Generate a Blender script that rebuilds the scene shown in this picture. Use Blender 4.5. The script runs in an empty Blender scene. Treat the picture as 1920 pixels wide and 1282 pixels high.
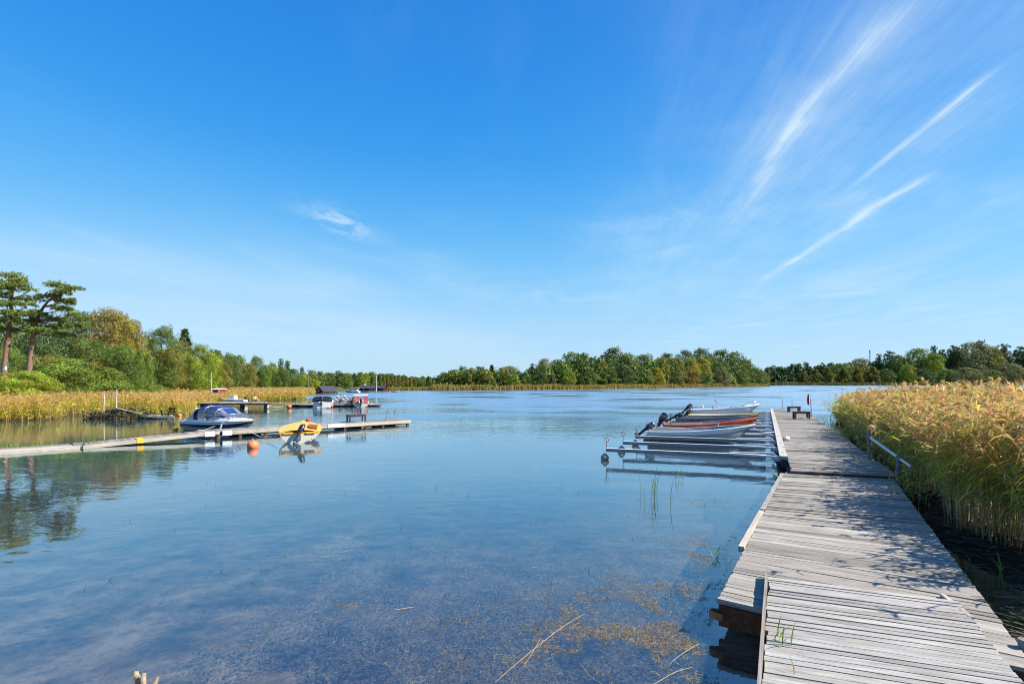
import bpy, math, random
import numpy as np
from mathutils import Vector, Matrix
R = math.radians
scene = bpy.context.scene
COL = scene.collection

# ------------------------------------------------------------------ camera geometry used while surveying the photo
F, HZ, CH = 907.0, 716.0, 3.0
EXPOSURE = 1.25
def at(px, py, z=0.0):
    y = F * (CH - z) / (py - HZ)
    return Vector(((px - 960) / F * y, y, z))
def pt(px, py, y):
    return Vector(((px - 960) / F * y, y, CH - (py - HZ) * y / F))
def xof(px, y):
    return (px - 960) / F * y

# ------------------------------------------------------------------ objects
def link(o, parent=None):
    COL.objects.link(o)
    if parent is not None:
        o.parent = parent
    return o
def tag(o, label=None, cat=None, group=None, kind=None):
    if label: o['label'] = label
    if cat: o['category'] = cat
    if group: o['group'] = group
    if kind: o['kind'] = kind
    return o
def thing(name, label, cat, loc=(0, 0, 0), rz=0.0, group=None):
    o = bpy.data.objects.new(name, None)
    o.empty_display_size = 0.3
    o.location = loc
    o.rotation_euler = (0, 0, rz)
    link(o)
    return tag(o, label, cat, group)
def copy_tree(o, parent=None):
    c = o.copy()
    link(c)
    if parent is not None:
        c.parent = parent
    for ch in [x for x in COL.objects if x.parent == o]:
        copy_tree(ch, c)
    return c

class MB:
    """collects shapes, builds ONE mesh object"""
    def __init__(s):
        s.v = []; s.f = []; s.m = []; s.sm = []
    def add(s, vs, fs, mi=0, smooth=False):
        b = len(s.v)
        s.v += [tuple(v) for v in vs]
        for f in fs:
            s.f.append(tuple(b + i for i in f)); s.m.append(mi); s.sm.append(smooth)
        return s
    def obox(s, c, ax, ay, az, mi=0):
        c, ax, ay, az = Vector(c), Vector(ax), Vector(ay), Vector(az)
        vs = [c + i * ax + j * ay + k * az for k in (-1, 1) for j in (-1, 1) for i in (-1, 1)]
        return s.add(vs, [(0, 2, 3, 1), (4, 5, 7, 6), (0, 1, 5, 4), (2, 6, 7, 3), (0, 4, 6, 2), (1, 3, 7, 5)], mi)
    def box(s, c, size, rz=0.0, mi=0):
        ca, sa = math.cos(rz), math.sin(rz)
        return s.obox(c, (ca * size[0] / 2, sa * size[0] / 2, 0), (-sa * size[1] / 2, ca * size[1] / 2, 0), (0, 0, size[2] / 2), mi)
    def bar(s, a, b, w, h=None, mi=0, up=(0, 0, 1)):
        a, b = Vector(a), Vector(b)
        d = b - a
        if h is None: h = w
        u = Vector(up)
        if abs(d.normalized().dot(u)) > .95: u = Vector((1, 0, 0))
        sx = d.cross(u).normalized(); sz = sx.cross(d).normalized()
        return s.obox((a + b) / 2, d / 2, sx * w / 2, sz * h / 2, mi)
    def tube(s, pts, rad, n=8, mi=0, cap=True, smooth=True):
        pts = [Vector(p) for p in pts]
        if not hasattr(rad, '__len__'): rad = [rad] * len(pts)
        vs = []; fs = []
        prev = None
        for i, p in enumerate(pts):
            d = (pts[min(i + 1, len(pts) - 1)] - pts[max(i - 1, 0)]).normalized()
            if prev is None:
                u = Vector((0, 0, 1)) if abs(d.z) < .9 else Vector((1, 0, 0))
            else:
                u = prev
            sx = d.cross(u)
            if sx.length < 1e-5: sx = d.cross(Vector((0, 1, 0)))
            sx.normalize(); u = sx.cross(d).normalized(); prev = u
            for k in range(n):
                a = 2 * math.pi * k / n
                vs.append(p + (sx * math.cos(a) + u * math.sin(a)) * rad[i])
        for i in range(len(pts) - 1):
            for k in range(n):
                fs.append((i * n + k, i * n + (k + 1) % n, (i + 1) * n + (k + 1) % n, (i + 1) * n + k))
        s.add(vs, fs, mi, smooth)
        if cap:
            s.add(vs[:n], [tuple(range(n))[::-1]], mi); s.add(vs[-n:], [tuple(range(n))], mi)
        return s
    def lathe(s, prof, c=(0, 0, 0), n=16, mi=0, axis='z', smooth=True):
        c = Vector(c); vs = []; fs = []
        for r, z in prof:
            for k in range(n):
                a = 2 * math.pi * k / n
                p = (r * math.cos(a), r * math.sin(a), z)
                if axis == 'x': p = (z, p[0], p[1])
                if axis == 'y': p = (p[0], z, p[1])
                vs.append(c + Vector(p))
        m = len(prof)
        for i in range(m - 1):
            for k in range(n):
                fs.append((i * n + k, i * n + (k + 1) % n, (i + 1) * n + (k + 1) % n, (i + 1) * n + k))
        return s.add(vs, fs, mi, smooth)
    def ball(s, c, r, n=16, mi=0, sz=1.0):
        prof = [(max(1e-4, r * math.sin(math.pi * i / (n // 2))), -r * sz * math.cos(math.pi * i / (n // 2))) for i in range(n // 2 + 1)]
        return s.lathe(prof, c, n, mi)
    def prism(s, poly, d, mi=0):
        """poly: 3-D points of one face, d: extrusion vector"""
        poly = [Vector(p) for p in poly]; d = Vector(d); n = len(poly)
        return s.add(poly + [p + d for p in poly],
                     [tuple(range(n))[::-1], tuple(range(n, 2 * n))] + [(i, (i + 1) % n, n + (i + 1) % n, n + i) for i in range(n)], mi)
    def grid(s, rows, mi=0, smooth=True, close=False):
        nr = len(rows); nc = len(rows[0]); vs = [p for r in rows for p in r]; fs = []
        for i in range(nr - 1):
            for j in range(nc - (0 if close else 1)):
                fs.append((i * nc + j, i * nc + (j + 1) % nc, (i + 1) * nc + (j + 1) % nc, (i + 1) * nc + j))
        return s.add(vs, fs, mi, smooth)
    def build(s, name, mats, parent=None, loc=None, bevel=0.0, normals=True):
        me = bpy.data.meshes.new(name)
        me.from_pydata(s.v, [], s.f)
        if not isinstance(mats, (list, tuple)): mats = [mats]
        for m in mats: me.materials.append(m)
        me.polygons.foreach_set('material_index', s.m)
        me.polygons.foreach_set('use_smooth', s.sm)
        me.validate(); me.update()
        if normals:
            import bmesh
            bm = bmesh.new(); bm.from_mesh(me)
            bmesh.ops.recalc_face_normals(bm, faces=bm.faces); bm.to_mesh(me); bm.free()
        o = bpy.data.objects.new(name, me)
        if loc is not None: o.location = loc
        if bevel:
            b = o.modifiers.new('bevel', 'BEVEL'); b.width = bevel; b.segments = 1; b.limit_method = 'ANGLE'
        return link(o, parent)

def np_mesh(name, V, Q, mats, col=None, uv=None, mi=None, smooth=None):
    V = np.asarray(V, np.float32).reshape(-1, 3); Q = np.asarray(Q, np.int32)
    me = bpy.data.meshes.new(name)
    k = Q.shape[1]
    me.vertices.add(len(V)); me.vertices.foreach_set('co', V.ravel())
    me.loops.add(Q.size); me.loops.foreach_set('vertex_index', Q.ravel())
    me.polygons.add(len(Q)); me.polygons.foreach_set('loop_start', np.arange(0, Q.size, k, dtype=np.int32))
    if not isinstance(mats, (list, tuple)): mats = [mats]
    for m in mats: me.materials.append(m)
    if mi is not None: me.polygons.foreach_set('material_index', np.asarray(mi, np.int32))
    me.polygons.foreach_set('use_smooth', np.full(len(Q), bool(smooth)))
    if col is not None:
        c = np.ones((len(V), 4), np.float32); c[:, :3] = col
        a = me.color_attributes.new('Col', 'FLOAT_COLOR', 'POINT'); a.data.foreach_set('color', c.ravel())
    if uv is not None:
        u = me.uv_layers.new(name='UVMap'); u.data.foreach_set('uv', np.asarray(uv, np.float32).ravel())
    me.update(calc_edges=True); me.validate()
    return me
def np_obj(name, *a, parent=None, **k):
    return link(bpy.data.objects.new(name, np_mesh(name, *a, **k)), parent)

# ------------------------------------------------------------------ materials
def new_mat(name):
    m = bpy.data.materials.new(name); m.use_nodes = True
    nt = m.node_tree; nt.nodes.clear()
    return m, nt, nt.nodes, nt.links
def N(ns, t, **k):
    n = ns.new(t)
    for a, b in k.items():
        if a.startswith('i_'):
            key = a[2:]
            n.inputs[int(key) if key.isdigit() else key.replace('_', ' ')].default_value = b
        else: setattr(n, a, b)
    return n
def c4(c): return (c[0], c[1], c[2], 1)
def mk(name, color, rough=.5, spec=.4, metal=0.0, var=.12, scale=6.0, bump=0.0, dirt=None, dirt_amt=.4):
    m, nt, ns, L = new_mat(name)
    o = N(ns, 'ShaderNodeOutputMaterial'); p = N(ns, 'ShaderNodeBsdfPrincipled')
    p.inputs['Roughness'].default_value = rough; p.inputs['Specular IOR Level'].default_value = spec; p.inputs['Metallic'].default_value = metal
    tc = N(ns, 'ShaderNodeTexCoord')
    nz = N(ns, 'ShaderNodeTexNoise', i_Scale=scale, i_Detail=6.0, i_Roughness=.6)
    L.new(tc.outputs['Object'], nz.inputs['Vector'])
    mr = N(ns, 'ShaderNodeMapRange'); mr.inputs[1].default_value = .3; mr.inputs[2].default_value = .7
    mr.inputs[3].default_value = 1 - var; mr.inputs[4].default_value = 1 + var
    L.new(nz.outputs['Fac'], mr.inputs[0])
    mx = N(ns, 'ShaderNodeMix', data_type='RGBA', blend_type='MULTIPLY'); mx.inputs[0].default_value = 1
    mx.inputs[6].default_value = c4(color); L.new(mr.outputs[0], mx.inputs[7])
    out = mx.outputs[2]
    if dirt is not None:
        n2 = N(ns, 'ShaderNodeTexNoise', i_Scale=scale * .45, i_Detail=8.0, i_Roughness=.7)
        L.new(tc.outputs['Object'], n2.inputs['Vector'])
        r2 = N(ns, 'ShaderNodeMapRange'); r2.inputs[1].default_value = .5; r2.inputs[2].default_value = .72; r2.inputs[3].default_value = 0; r2.inputs[4].default_value = dirt_amt
        L.new(n2.outputs['Fac'], r2.inputs[0])
        m2 = N(ns, 'ShaderNodeMix', data_type='RGBA'); L.new(r2.outputs[0], m2.inputs[0]); L.new(out, m2.inputs[6]); m2.inputs[7].default_value = c4(dirt)
        out = m2.outputs[2]
    L.new(out, p.inputs['Base Color'])
    if bump:
        b = N(ns, 'ShaderNodeBump', i_Strength=bump, i_Distance=.02); L.new(nz.outputs['Fac'], b.inputs['Height']); L.new(b.outputs[0], p.inputs['Normal'])
    L.new(p.outputs[0], o.inputs[0])
    return m
def mk_plant(name, trans=.3, use_object=False, rough=.6):
    """leaves: colour attribute (x object colour), diffuse + translucent + a little gloss"""
    m, nt, ns, L = new_mat(name)
    o = N(ns, 'ShaderNodeOutputMaterial')
    a = N(ns, 'ShaderNodeAttribute', attribute_name='Col')
    out = a.outputs['Color']
    if use_object:
        oi = N(ns, 'ShaderNodeObjectInfo')
        mx = N(ns, 'ShaderNodeMix', data_type='RGBA', blend_type='MULTIPLY'); mx.inputs[0].default_value = 1
        L.new(out, mx.inputs[6]); L.new(oi.outputs['Color'], mx.inputs[7]); out = mx.outputs[2]
    d = N(ns, 'ShaderNodeBsdfPrincipled'); d.inputs['Roughness'].default_value = rough; d.inputs['Specular IOR Level'].default_value = .25
    t = N(ns, 'ShaderNodeBsdfTranslucent')
    L.new(out, d.inputs['Base Color']); L.new(out, t.inputs['Color'])
    mix = N(ns, 'ShaderNodeMixShader'); mix.inputs[0].default_value = trans
    L.new(d.outputs[0], mix.inputs[1]); L.new(t.outputs[0], mix.inputs[2]); L.new(mix.outputs[0], o.inputs[0])
    return m
def mk_wood(name, pale, dark, rough=.75, amt=1.0):
    """weathered plank: UV u runs along the plank in metres, Col carries the tone of each plank"""
    m, nt, ns, L = new_mat(name)
    o = N(ns, 'ShaderNodeOutputMaterial'); p = N(ns, 'ShaderNodeBsdfPrincipled'); p.inputs['Roughness'].default_value = rough; p.inputs['Specular IOR Level'].default_value = .2
    uv = N(ns, 'ShaderNodeUVMap', uv_map='UVMap')
    def noise(sx, sy, detail, rough_):
        mp = N(ns, 'ShaderNodeMapping'); mp.inputs['Scale'].default_value = (sx, sy, 1); L.new(uv.outputs[0], mp.inputs[0])
        n = N(ns, 'ShaderNodeTexNoise', i_Scale=1.0, i_Detail=detail, i_Roughness=rough_); L.new(mp.outputs[0], n.inputs['Vector']); return n
    g = noise(2.2, 70, 5, .65); st = noise(1.1, 22, 6, .7); bl = noise(1.6, 5, 5, .6); fine = noise(9, 220, 3, .6)
    def ramp(src, a, b, c, d):
        r = N(ns, 'ShaderNodeMapRange'); r.inputs[1].default_value = a; r.inputs[2].default_value = b; r.inputs[3].default_value = c; r.inputs[4].default_value = d
        L.new(src, r.inputs[0]); return r.outputs[0]
    def mixc(fac, A, B, bt='MIX'):
        x = N(ns, 'ShaderNodeMix', data_type='RGBA', blend_type=bt)
        for sock, v in ((0, fac), (6, A), (7, B)):
            if hasattr(v, 'is_output'): L.new(v, x.inputs[sock])
            else: x.inputs[sock].default_value = v
        return x.outputs[2]
    c = mixc(ramp(g.outputs['Fac'], .42, .68, 0, .75 * amt), c4(pale), c4(dark))
    c = mixc(ramp(st.outputs['Fac'], .52, .72, 0, .8 * amt), c, c4([x * .55 for x in dark]))
    c = mixc(ramp(bl.outputs['Fac'], .45, .75, 0, .45), c, c4((dark[0] * 1.15, dark[1] * .95, dark[2] * .75)))
    c = mixc(ramp(fine.outputs['Fac'], .55, .7, 0, .35), c, c4([x * .5 for x in dark]))
    a = N(ns, 'ShaderNodeAttribute', attribute_name='Col')
    c = mixc(1.0, c, a.outputs['Color'], 'MULTIPLY')
    L.new(c, p.inputs['Base Color'])
    ad = N(ns, 'ShaderNodeMath', operation='ADD'); L.new(g.outputs['Fac'], ad.inputs[0]); L.new(st.outputs['Fac'], ad.inputs[1])
    b = N(ns, 'ShaderNodeBump', i_Strength=.5, i_Distance=.006); b.invert = True; L.new(ad.outputs[0], b.inputs['Height']); L.new(b.outputs[0], p.inputs['Normal'])
    L.new(p.outputs[0], o.inputs[0])
    return m

M = {}
M['deck'] = mk_wood('weathered_deck_wood', (.33, .308, .272), (.108, .092, .076))
M['deck2'] = mk_wood('pale_walkway_wood', (.38, .366, .34), (.14, .126, .108), amt=1.0)
M['jettywood'] = mk_wood('jetty_wood', (.30, .275, .235), (.13, .115, .095))
M['palewood'] = mk_wood('bleached_side_board', (.50, .455, .385), (.26, .225, .18), amt=.7)
M['whiteboard'] = mk('worn_white_paint', (.68, .68, .68), .6, .3, var=.1, scale=5, dirt=(.3, .28, .25), dirt_amt=.55)
M['darkwood'] = mk('dark_wet_wood', (.055, .043, .034), .7, .3, var=.35, scale=12, bump=.4)
M['brownwood'] = mk('brown_stained_wood', (.085, .058, .042), .65, .3, var=.3, scale=9, bump=.3)
M['navywood'] = mk('dark_blue_grey_wood', (.035, .04, .06), .6, .3, var=.25, scale=9)
M['concrete'] = mk('grey_concrete', (.24, .23, .215), .85, .2, var=.25, scale=9, bump=.4, dirt=(.1, .085, .06), dirt_amt=.6)
M['rust'] = mk('rusty_steel', (.13, .048, .02), .8, .3, var=.5, scale=14, bump=.6, dirt=(.03, .018, .012), dirt_amt=.8)
M['rust2'] = mk('bright_rust', (.36, .15, .06), .8, .3, var=.35, scale=30, bump=.5)
M['galv'] = mk('galvanised_steel', (.42, .45, .50), .4, .5, .55, var=.15, scale=14, dirt=(.22, .19, .16), dirt_amt=.3)
M['galvdark'] = mk('dull_zinc_and_shaded_beam', (.20, .215, .235), .5, .4, .3, var=.14, scale=5, dirt=(.16, .14, .12), dirt_amt=.4)  # dull zinc; on the booms the shade of their sides is in the grey
M['galvtop'] = mk('pale_zinc_and_lit_top', (.66, .67, .69), .5, .4, .1, var=.1, scale=7)  # pale zinc; on the boom tops the sunlight is in the colour
M['steel'] = mk('bright_steel_tube', (.42, .45, .50), .32, .5, .8, var=.08, scale=20)
M['oldpost'] = mk('old_grey_post', (.19, .185, .18), .8, .2, var=.3, scale=16, bump=.5)
M['white'] = mk('white_gelcoat', (.76, .76, .75), .3, .5, var=.05, scale=3, dirt=(.5, .49, .44), dirt_amt=.3)
M['cream'] = mk('cream_hull_paint', (.70, .66, .57), .4, .4, var=.1, scale=4, dirt=(.42, .36, .26), dirt_amt=.4)
M['aluhull'] = mk('light_grey_hull', (.44, .45, .46), .42, .5, .15, var=.08, scale=4, dirt=(.3, .29, .27), dirt_amt=.35)
M['greyhull'] = mk('dark_grey_hull', (.23, .25, .28), .45, .4, .2, var=.1, scale=5, dirt=(.14, .13, .12), dirt_amt=.35)
M['graphite'] = mk('graphite_hull', (.085, .085, .095), .5, .4, var=.15, scale=5)
M['orange'] = mk('orange_red_paint', (.95, .15, .026), .4, .4, var=.1, scale=4, dirt=(.6, .13, .05), dirt_amt=.3)
M['yellow'] = mk('golden_yellow_paint', (.80, .40, .035), .4, .4, var=.1, scale=4, dirt=(.62, .33, .06), dirt_amt=.4)
M['paleyellow'] = mk('pale_yellow_trim', (.62, .43, .09), .45, .4, var=.2, scale=5)
M['navy'] = mk('navy_hull_paint', (.008, .012, .045), .25, .5, var=.1, scale=4)
M['bluecloth'] = mk('blue_canvas', (.010, .038, .16), .8, .2, var=.2, scale=8, bump=.3)
M['navycloth'] = mk('navy_canvas', (.006, .012, .05), .85, .2, var=.2, scale=8)
M['blackcloth'] = mk('black_canvas', (.012, .014, .022), .8, .2, var=.25, scale=6, bump=.4)
M['motor'] = mk('black_outboard_paint', (.012, .014, .022), .28, .5, var=.2, scale=6)
M['motordecal'] = mk('silver_decal', (.42, .44, .5), .35, .5, .3, var=.1, scale=9)
M['black'] = mk('black_rubber', (.012, .012, .013), .7, .3, var=.2, scale=9)
M['ink'] = mk('dark_lettering', (.02, .02, .025), .6, .2, var=.05)
M['greyink'] = mk('silver_lettering', (.5, .52, .58), .6, .2, var=.05)
M['redseat'] = mk('rust_brown_tarp', (.24, .06, .02), .8, .2, var=.25, scale=8)
M['buoyorange'] = mk('orange_buoy_plastic', (.74, .19, .06), .5, .4, var=.14, scale=9, dirt=(.5, .2, .1), dirt_amt=.4)
M['buoyred'] = mk('red_buoy_plastic', (.72, .02, .035), .45, .4, var=.12, scale=9)
M['buoyyellow'] = mk('yellow_buoy_plastic', (.75, .42, .03), .5, .4, var=.12, scale=9)
M['buoycream'] = mk('weathered_cream_float', (.40, .34, .25), .6, .3, var=.2, scale=9, dirt=(.16, .12, .07), dirt_amt=.8)
M['rope'] = mk('pale_rope', (.58, .53, .44), .9, .1, var=.2, scale=40)
M['darkrope'] = mk('dark_rope', (.06, .06, .065), .9, .1, var=.2, scale=40)
M['falured'] = mk('falun_red_boards', (.26, .028, .018), .8, .2, var=.22, scale=3)
M['darkred'] = mk('dark_red_boards', (.055, .009, .010), .85, .2, var=.25, scale=3)
M['roof'] = mk('dark_roof_felt', (.045, .047, .065), .8, .2, var=.2, scale=4)
M['trim'] = mk('white_trim', (.72, .70, .68), .6, .2, var=.06)
M['glass'] = mk('dark_window_glass', (.02, .03, .04), .08, .6, var=.1)
M['pink'] = mk('pink_curtain', (.62, .12, .16), .8, .2, var=.25, scale=9)
M['peach'] = mk('peach_curtain', (.70, .24, .12), .8, .2, var=.2, scale=9)
M['skin'] = mk('fair_skin', (.50, .27, .18), .6, .3, var=.08, scale=9)  # one even skin colour
M['redcloth'] = mk('red_swimwear', (.34, .03, .03), .8, .2, var=.2)
M['whitecloth'] = mk('white_cotton', (.76, .76, .76), .85, .2, var=.08)
M['hair'] = mk('dark_brown_hair', (.035, .02, .012), .6, .3, var=.2)
M['bark'] = mk('grey_brown_bark', (.085, .07, .055), .9, .15, var=.4, scale=5, bump=.6)
M['darkbark'] = mk('dark_bark', (.04, .034, .028), .9, .15, var=.4, scale=5)
M['birchbark'] = mk('birch_bark', (.50, .48, .44), .8, .2, var=.2, scale=5, dirt=(.03, .03, .03), dirt_amt=.9)
M['plant'] = mk_plant('reed_and_grass', .5)
M['foliage'] = mk_plant('tree_foliage', .22, use_object=True)

def mk_pinebark():
    m, nt, ns, L = new_mat('pine_bark')
    o = N(ns, 'ShaderNodeOutputMaterial'); p = N(ns, 'ShaderNodeBsdfPrincipled'); p.inputs['Roughness'].default_value = .9
    tc = N(ns, 'ShaderNodeTexCoord'); sp = N(ns, 'ShaderNodeSeparateXYZ'); L.new(tc.outputs['Object'], sp.inputs[0])
    nz = N(ns, 'ShaderNodeTexNoise', i_Scale=3.0, i_Detail=6.0); L.new(tc.outputs['Object'], nz.inputs['Vector'])
    ad = N(ns, 'ShaderNodeMath', operation='MULTIPLY_ADD', i_1=4.0); L.new(nz.outputs['Fac'], ad.inputs[0]); L.new(sp.outputs['Z'], ad.inputs[2])
    cr = N(ns, 'ShaderNodeValToRGB'); cr.color_ramp.elements[0].color = (.17, .13, .115, 1); cr.color_ramp.elements[1].color = (.27, .115, .055, 1)
    mr = N(ns, 'ShaderNodeMapRange'); mr.inputs[1].default_value = 4; mr.inputs[2].default_value = 11; L.new(ad.outputs[0], mr.inputs[0]); L.new(mr.outputs[0], cr.inputs[0])
    n2 = N(ns, 'ShaderNodeTexNoise', i_Scale=9.0, i_Detail=5.0); L.new(tc.outputs['Object'], n2.inputs['Vector'])
    m2 = N(ns, 'ShaderNodeMapRange'); m2.inputs[1].default_value = .3; m2.inputs[2].default_value = .7; m2.inputs[3].default_value = .55; m2.inputs[4].default_value = 1.3; L.new(n2.outputs['Fac'], m2.inputs[0])
    mx = N(ns, 'ShaderNodeMix', data_type='RGBA', blend_type='MULTIPLY'); mx.inputs[0].default_value = 1; L.new(cr.outputs[0], mx.inputs[6]); L.new(m2.outputs[0], mx.inputs[7])
    L.new(mx.outputs[2], p.inputs['Base Color']); L.new(p.outputs[0], o.inputs[0])
    return m
M['pinebark'] = mk_pinebark()
def mk_clear(name, tint, alpha):
    m, nt, ns, L = new_mat(name)
    o = N(ns, 'ShaderNodeOutputMaterial'); t = N(ns, 'ShaderNodeBsdfTransparent'); t.inputs[0].default_value = c4(tint)
    p = N(ns, 'ShaderNodeBsdfPrincipled'); p.inputs['Base Color'].default_value = (.34, .36, .40, 1); p.inputs['Roughness'].default_value = .15
    mx = N(ns, 'ShaderNodeMixShader'); mx.inputs[0].default_value = alpha
    L.new(t.outputs[0], mx.inputs[1]); L.new(p.outputs[0], mx.inputs[2]); L.new(mx.outputs[0], o.inputs[0])
    return m
M['vinyl'] = mk_clear('clear_vinyl', (.85, .86, .9), .45)
M['screen'] = mk_clear('windscreen_glass', (.7, .78, .86), .25)
M['whiteboard_w'] = mk_wood('greyed_white_beam', (.46, .44, .41), (.24, .215, .19), amt=.7)
M['flagred'] = mk('red_flag_cloth', (.36, .012, .035), .8, .2, var=.15)
M['jettypale'] = mk_wood('bleached_raft_boards', (.50, .45, .385), (.27, .235, .19), amt=.6)
M['pile'] = mk('brown_stained_pile', (.11, .065, .035), .8, .2, var=.45, scale=9, dirt=(.02, .015, .012), dirt_amt=.9)
M['whitefender'] = mk('scuffed_white_vinyl', (.62, .62, .63), .5, .4, var=.1, dirt=(.3, .3, .3), dirt_amt=.4)
M['palewood_p'] = mk('silver_grey_post', (.50, .46, .44), .8, .2, var=.2, scale=9)
M['signyellow'] = mk('faded_yellow_sign', (.72, .60, .22), .6, .3, var=.12)
M['concrete_l'] = mk('pale_roof_sheet', (.42, .42, .43), .8, .2, var=.15)
M['violet'] = mk('violet_cushion', (.34, .27, .46), .85, .2, var=.2)
# ------------------------------------------------------------------ camera, sun, sky
SUN_EL, SUN_AZ = R(42), R(96)          # azimuth clockwise from +Y (the view direction)
SUN = Vector((math.sin(SUN_AZ) * math.cos(SUN_EL), math.cos(SUN_AZ) * math.cos(SUN_EL), math.sin(SUN_EL)))
cam = bpy.data.objects.new('camera', bpy.data.cameras.new('camera'))
cam.data.sensor_width = 36; cam.data.lens = 36 * F / 1920; cam.data.shift_y = (HZ - 641) / 1920
cam.data.clip_end = 20000; cam.data.clip_start = .05
cam.location = (0, 0, CH); cam.rotation_euler = (R(90), 0, 0)
link(cam); scene.camera = cam
sl = bpy.data.lights.new('sun', 'SUN'); sl.energy = 4.3; sl.angle = R(.53); sl.color = (1, .93, .82)
so = bpy.data.objects.new('sun', sl); so.rotation_euler = SUN.to_track_quat('Z', 'Y').to_euler(); link(so)

def make_world():
    w = bpy.data.worlds.new('World'); scene.world = w; w.use_nodes = True
    nt = w.node_tree; ns = nt.nodes; L = nt.links; ns.clear()
    out = N(ns, 'ShaderNodeOutputWorld'); bg = N(ns, 'ShaderNodeBackground', i_Strength=.10)
    L.new(bg.outputs[0], out.inputs[0])
    sky = N(ns, 'ShaderNodeTexSky', sky_type='NISHITA', sun_disc=False, sun_elevation=SUN_EL, sun_rotation=SUN_AZ,
            air_density=1.0, dust_density=.6, ozone_density=2.2)
    tc = N(ns, 'ShaderNodeTexCoord'); D = tc.outputs['Generated']
    def val(x, sock):
        if hasattr(x, 'is_output'): L.new(x, sock)
        else: sock.default_value = x
    def m(op, a, b=0.0, c=None, clamp=False):
        n = N(ns, 'ShaderNodeMath', operation=op); n.use_clamp = clamp
        val(a, n.inputs[0]); val(b, n.inputs[1])
        if c is not None: val(c, n.inputs[2])
        return n.outputs[0]
    def ss(x, a, b, lo=0.0, hi=1.0):
        n = N(ns, 'ShaderNodeMapRange', interpolation_type='SMOOTHSTEP')
        val(x, n.inputs[0]); n.inputs[1].default_value = a; n.inputs[2].default_value = b; n.inputs[3].default_value = lo; n.inputs[4].default_value = hi
        return n.outputs[0]
    def mixc(f, A, B, bt='MIX'):
        n = N(ns, 'ShaderNodeMix', data_type='RGBA', blend_type=bt); val(f, n.inputs[0])
        val(A if hasattr(A, 'is_output') else c4(A), n.inputs[6]); val(B if hasattr(B, 'is_output') else c4(B), n.inputs[7]); return n.outputs[2]
    sp = N(ns, 'ShaderNodeSeparateXYZ'); L.new(D, sp.inputs[0]); X, Y, Z = sp.outputs
    zc = m('MAXIMUM', Z, .012)
    dt = N(ns, 'ShaderNodeVectorMath', operation='DOT_PRODUCT'); L.new(D, dt.inputs[0]); dt.inputs[1].default_value = SUN
    cg = dt.outputs['Value']
    # polarised band: the sky is deepest at a right angle to the sun
    pol = m('SUBTRACT', 1.0, m('MULTIPLY', cg, cg))
    pol = m('MULTIPLY', m('POWER', m('MAXIMUM', pol, 0.0), 2.2), ss(Z, .02, .42))
    nish = mixc(1.0, sky.outputs[0], SKY_TINT, 'MULTIPLY')
    nish = mixc(pol, nish, mixc(1.0, nish, SKY_POL, 'MULTIPLY'))
    cr = N(ns, 'ShaderNodeValToRGB'); el = cr.color_ramp.elements; L.new(Z, cr.inputs[0]); cr.color_ramp.interpolation = 'B_SPLINE'
    while len(el) < len(SKY_RAMP): el.new(.5)
    for e_, (q, c_) in zip(el, SKY_RAMP): e_.position = q; e_.color = c4([k / SKY_K for k in c_])
    ramp = N(ns, 'ShaderNodeVectorMath', operation='SCALE'); L.new(cr.outputs[0], ramp.inputs[0]); ramp.inputs[3].default_value = SKY_K
    col = mixc(.86, nish, ramp.outputs[0])
    # thin high cloud, laid out on a flat layer overhead: u along the wind, v across it
    px = m('DIVIDE', X, zc); py = m('DIVIDE', Y, zc)
    u = m('ADD', m('MULTIPLY', px, .184), m('MULTIPLY', py, .983)); v = m('SUBTRACT', m('MULTIPLY', px, .983), m('MULTIPLY', py, .184))
    def noise(su, sv, detail=6.0, rough=.6, off=0.0, dist=0.0):
        cx = N(ns, 'ShaderNodeCombineXYZ'); L.new(m('MULTIPLY', u, su), cx.inputs[0]); L.new(m('MULTIPLY', v, sv), cx.inputs[1]); cx.inputs[2].default_value = off
        n = N(ns, 'ShaderNodeTexNoise', i_Scale=1.0, i_Detail=detail, i_Roughness=rough, i_Distortion=dist); L.new(cx.outputs[0], n.inputs['Vector']); return n.outputs['Fac']
    wob = noise(.9, .9, 3, .5, 3.1)
    fib = noise(1.3, 24, 8, .68, 1.7, .7)
    puff = noise(2.2, 4.0, 5, .6, 8.2, .4)
    dens = None
    #        v0   width u0    u1   strength wobble
    bands = [(.775, .034, 1.35, 3.4, .36, .26), (.76, .15, 1.2, 3.9, .20, .4),
             (1.245, .017, 1.70, 2.95, .62, .09), (1.33, .12, 1.75, 3.6, .12, .2),
             (1.555, .040, 2.55, 5.6, .56, .24), (1.62, .22, 2.5, 7.5, .16, .5), (2.2, .30, 2.6, 9, .16, .7), (1.0, .62, .7, 8, .24, .8), (.25, .34, 2.8, 9, .16, .9), (-1.45, .30, 3.3, 7, .12, .6)]
    for v0, w_, u0, u1, st, wb in bands:
        dv = m('DIVIDE', m('SUBTRACT', m('SUBTRACT', v, v0), m('MULTIPLY', m('SUBTRACT', wob, .5), wb)), w_)
        g = m('POWER', 2.718, m('MULTIPLY', m('MULTIPLY', dv, dv), -1.0))
        g = m('MULTIPLY', g, m('MULTIPLY', ss(u, u0, u0 + .35), ss(u, u1, u1 - (u1 - u0) * .45)))
        g = m('MULTIPLY', g, m('MULTIPLY', st, m('ADD', ss(fib, .36, .68, .35, 1.0), ss(puff, .45, .7, 0, .35)) if w_ < .14 else m('ADD', ss(fib, .36, .68, .45, .70), ss(puff, .35, .7, 0, .45))))
        dens = g if dens is None else m('ADD', dens, g)
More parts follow.
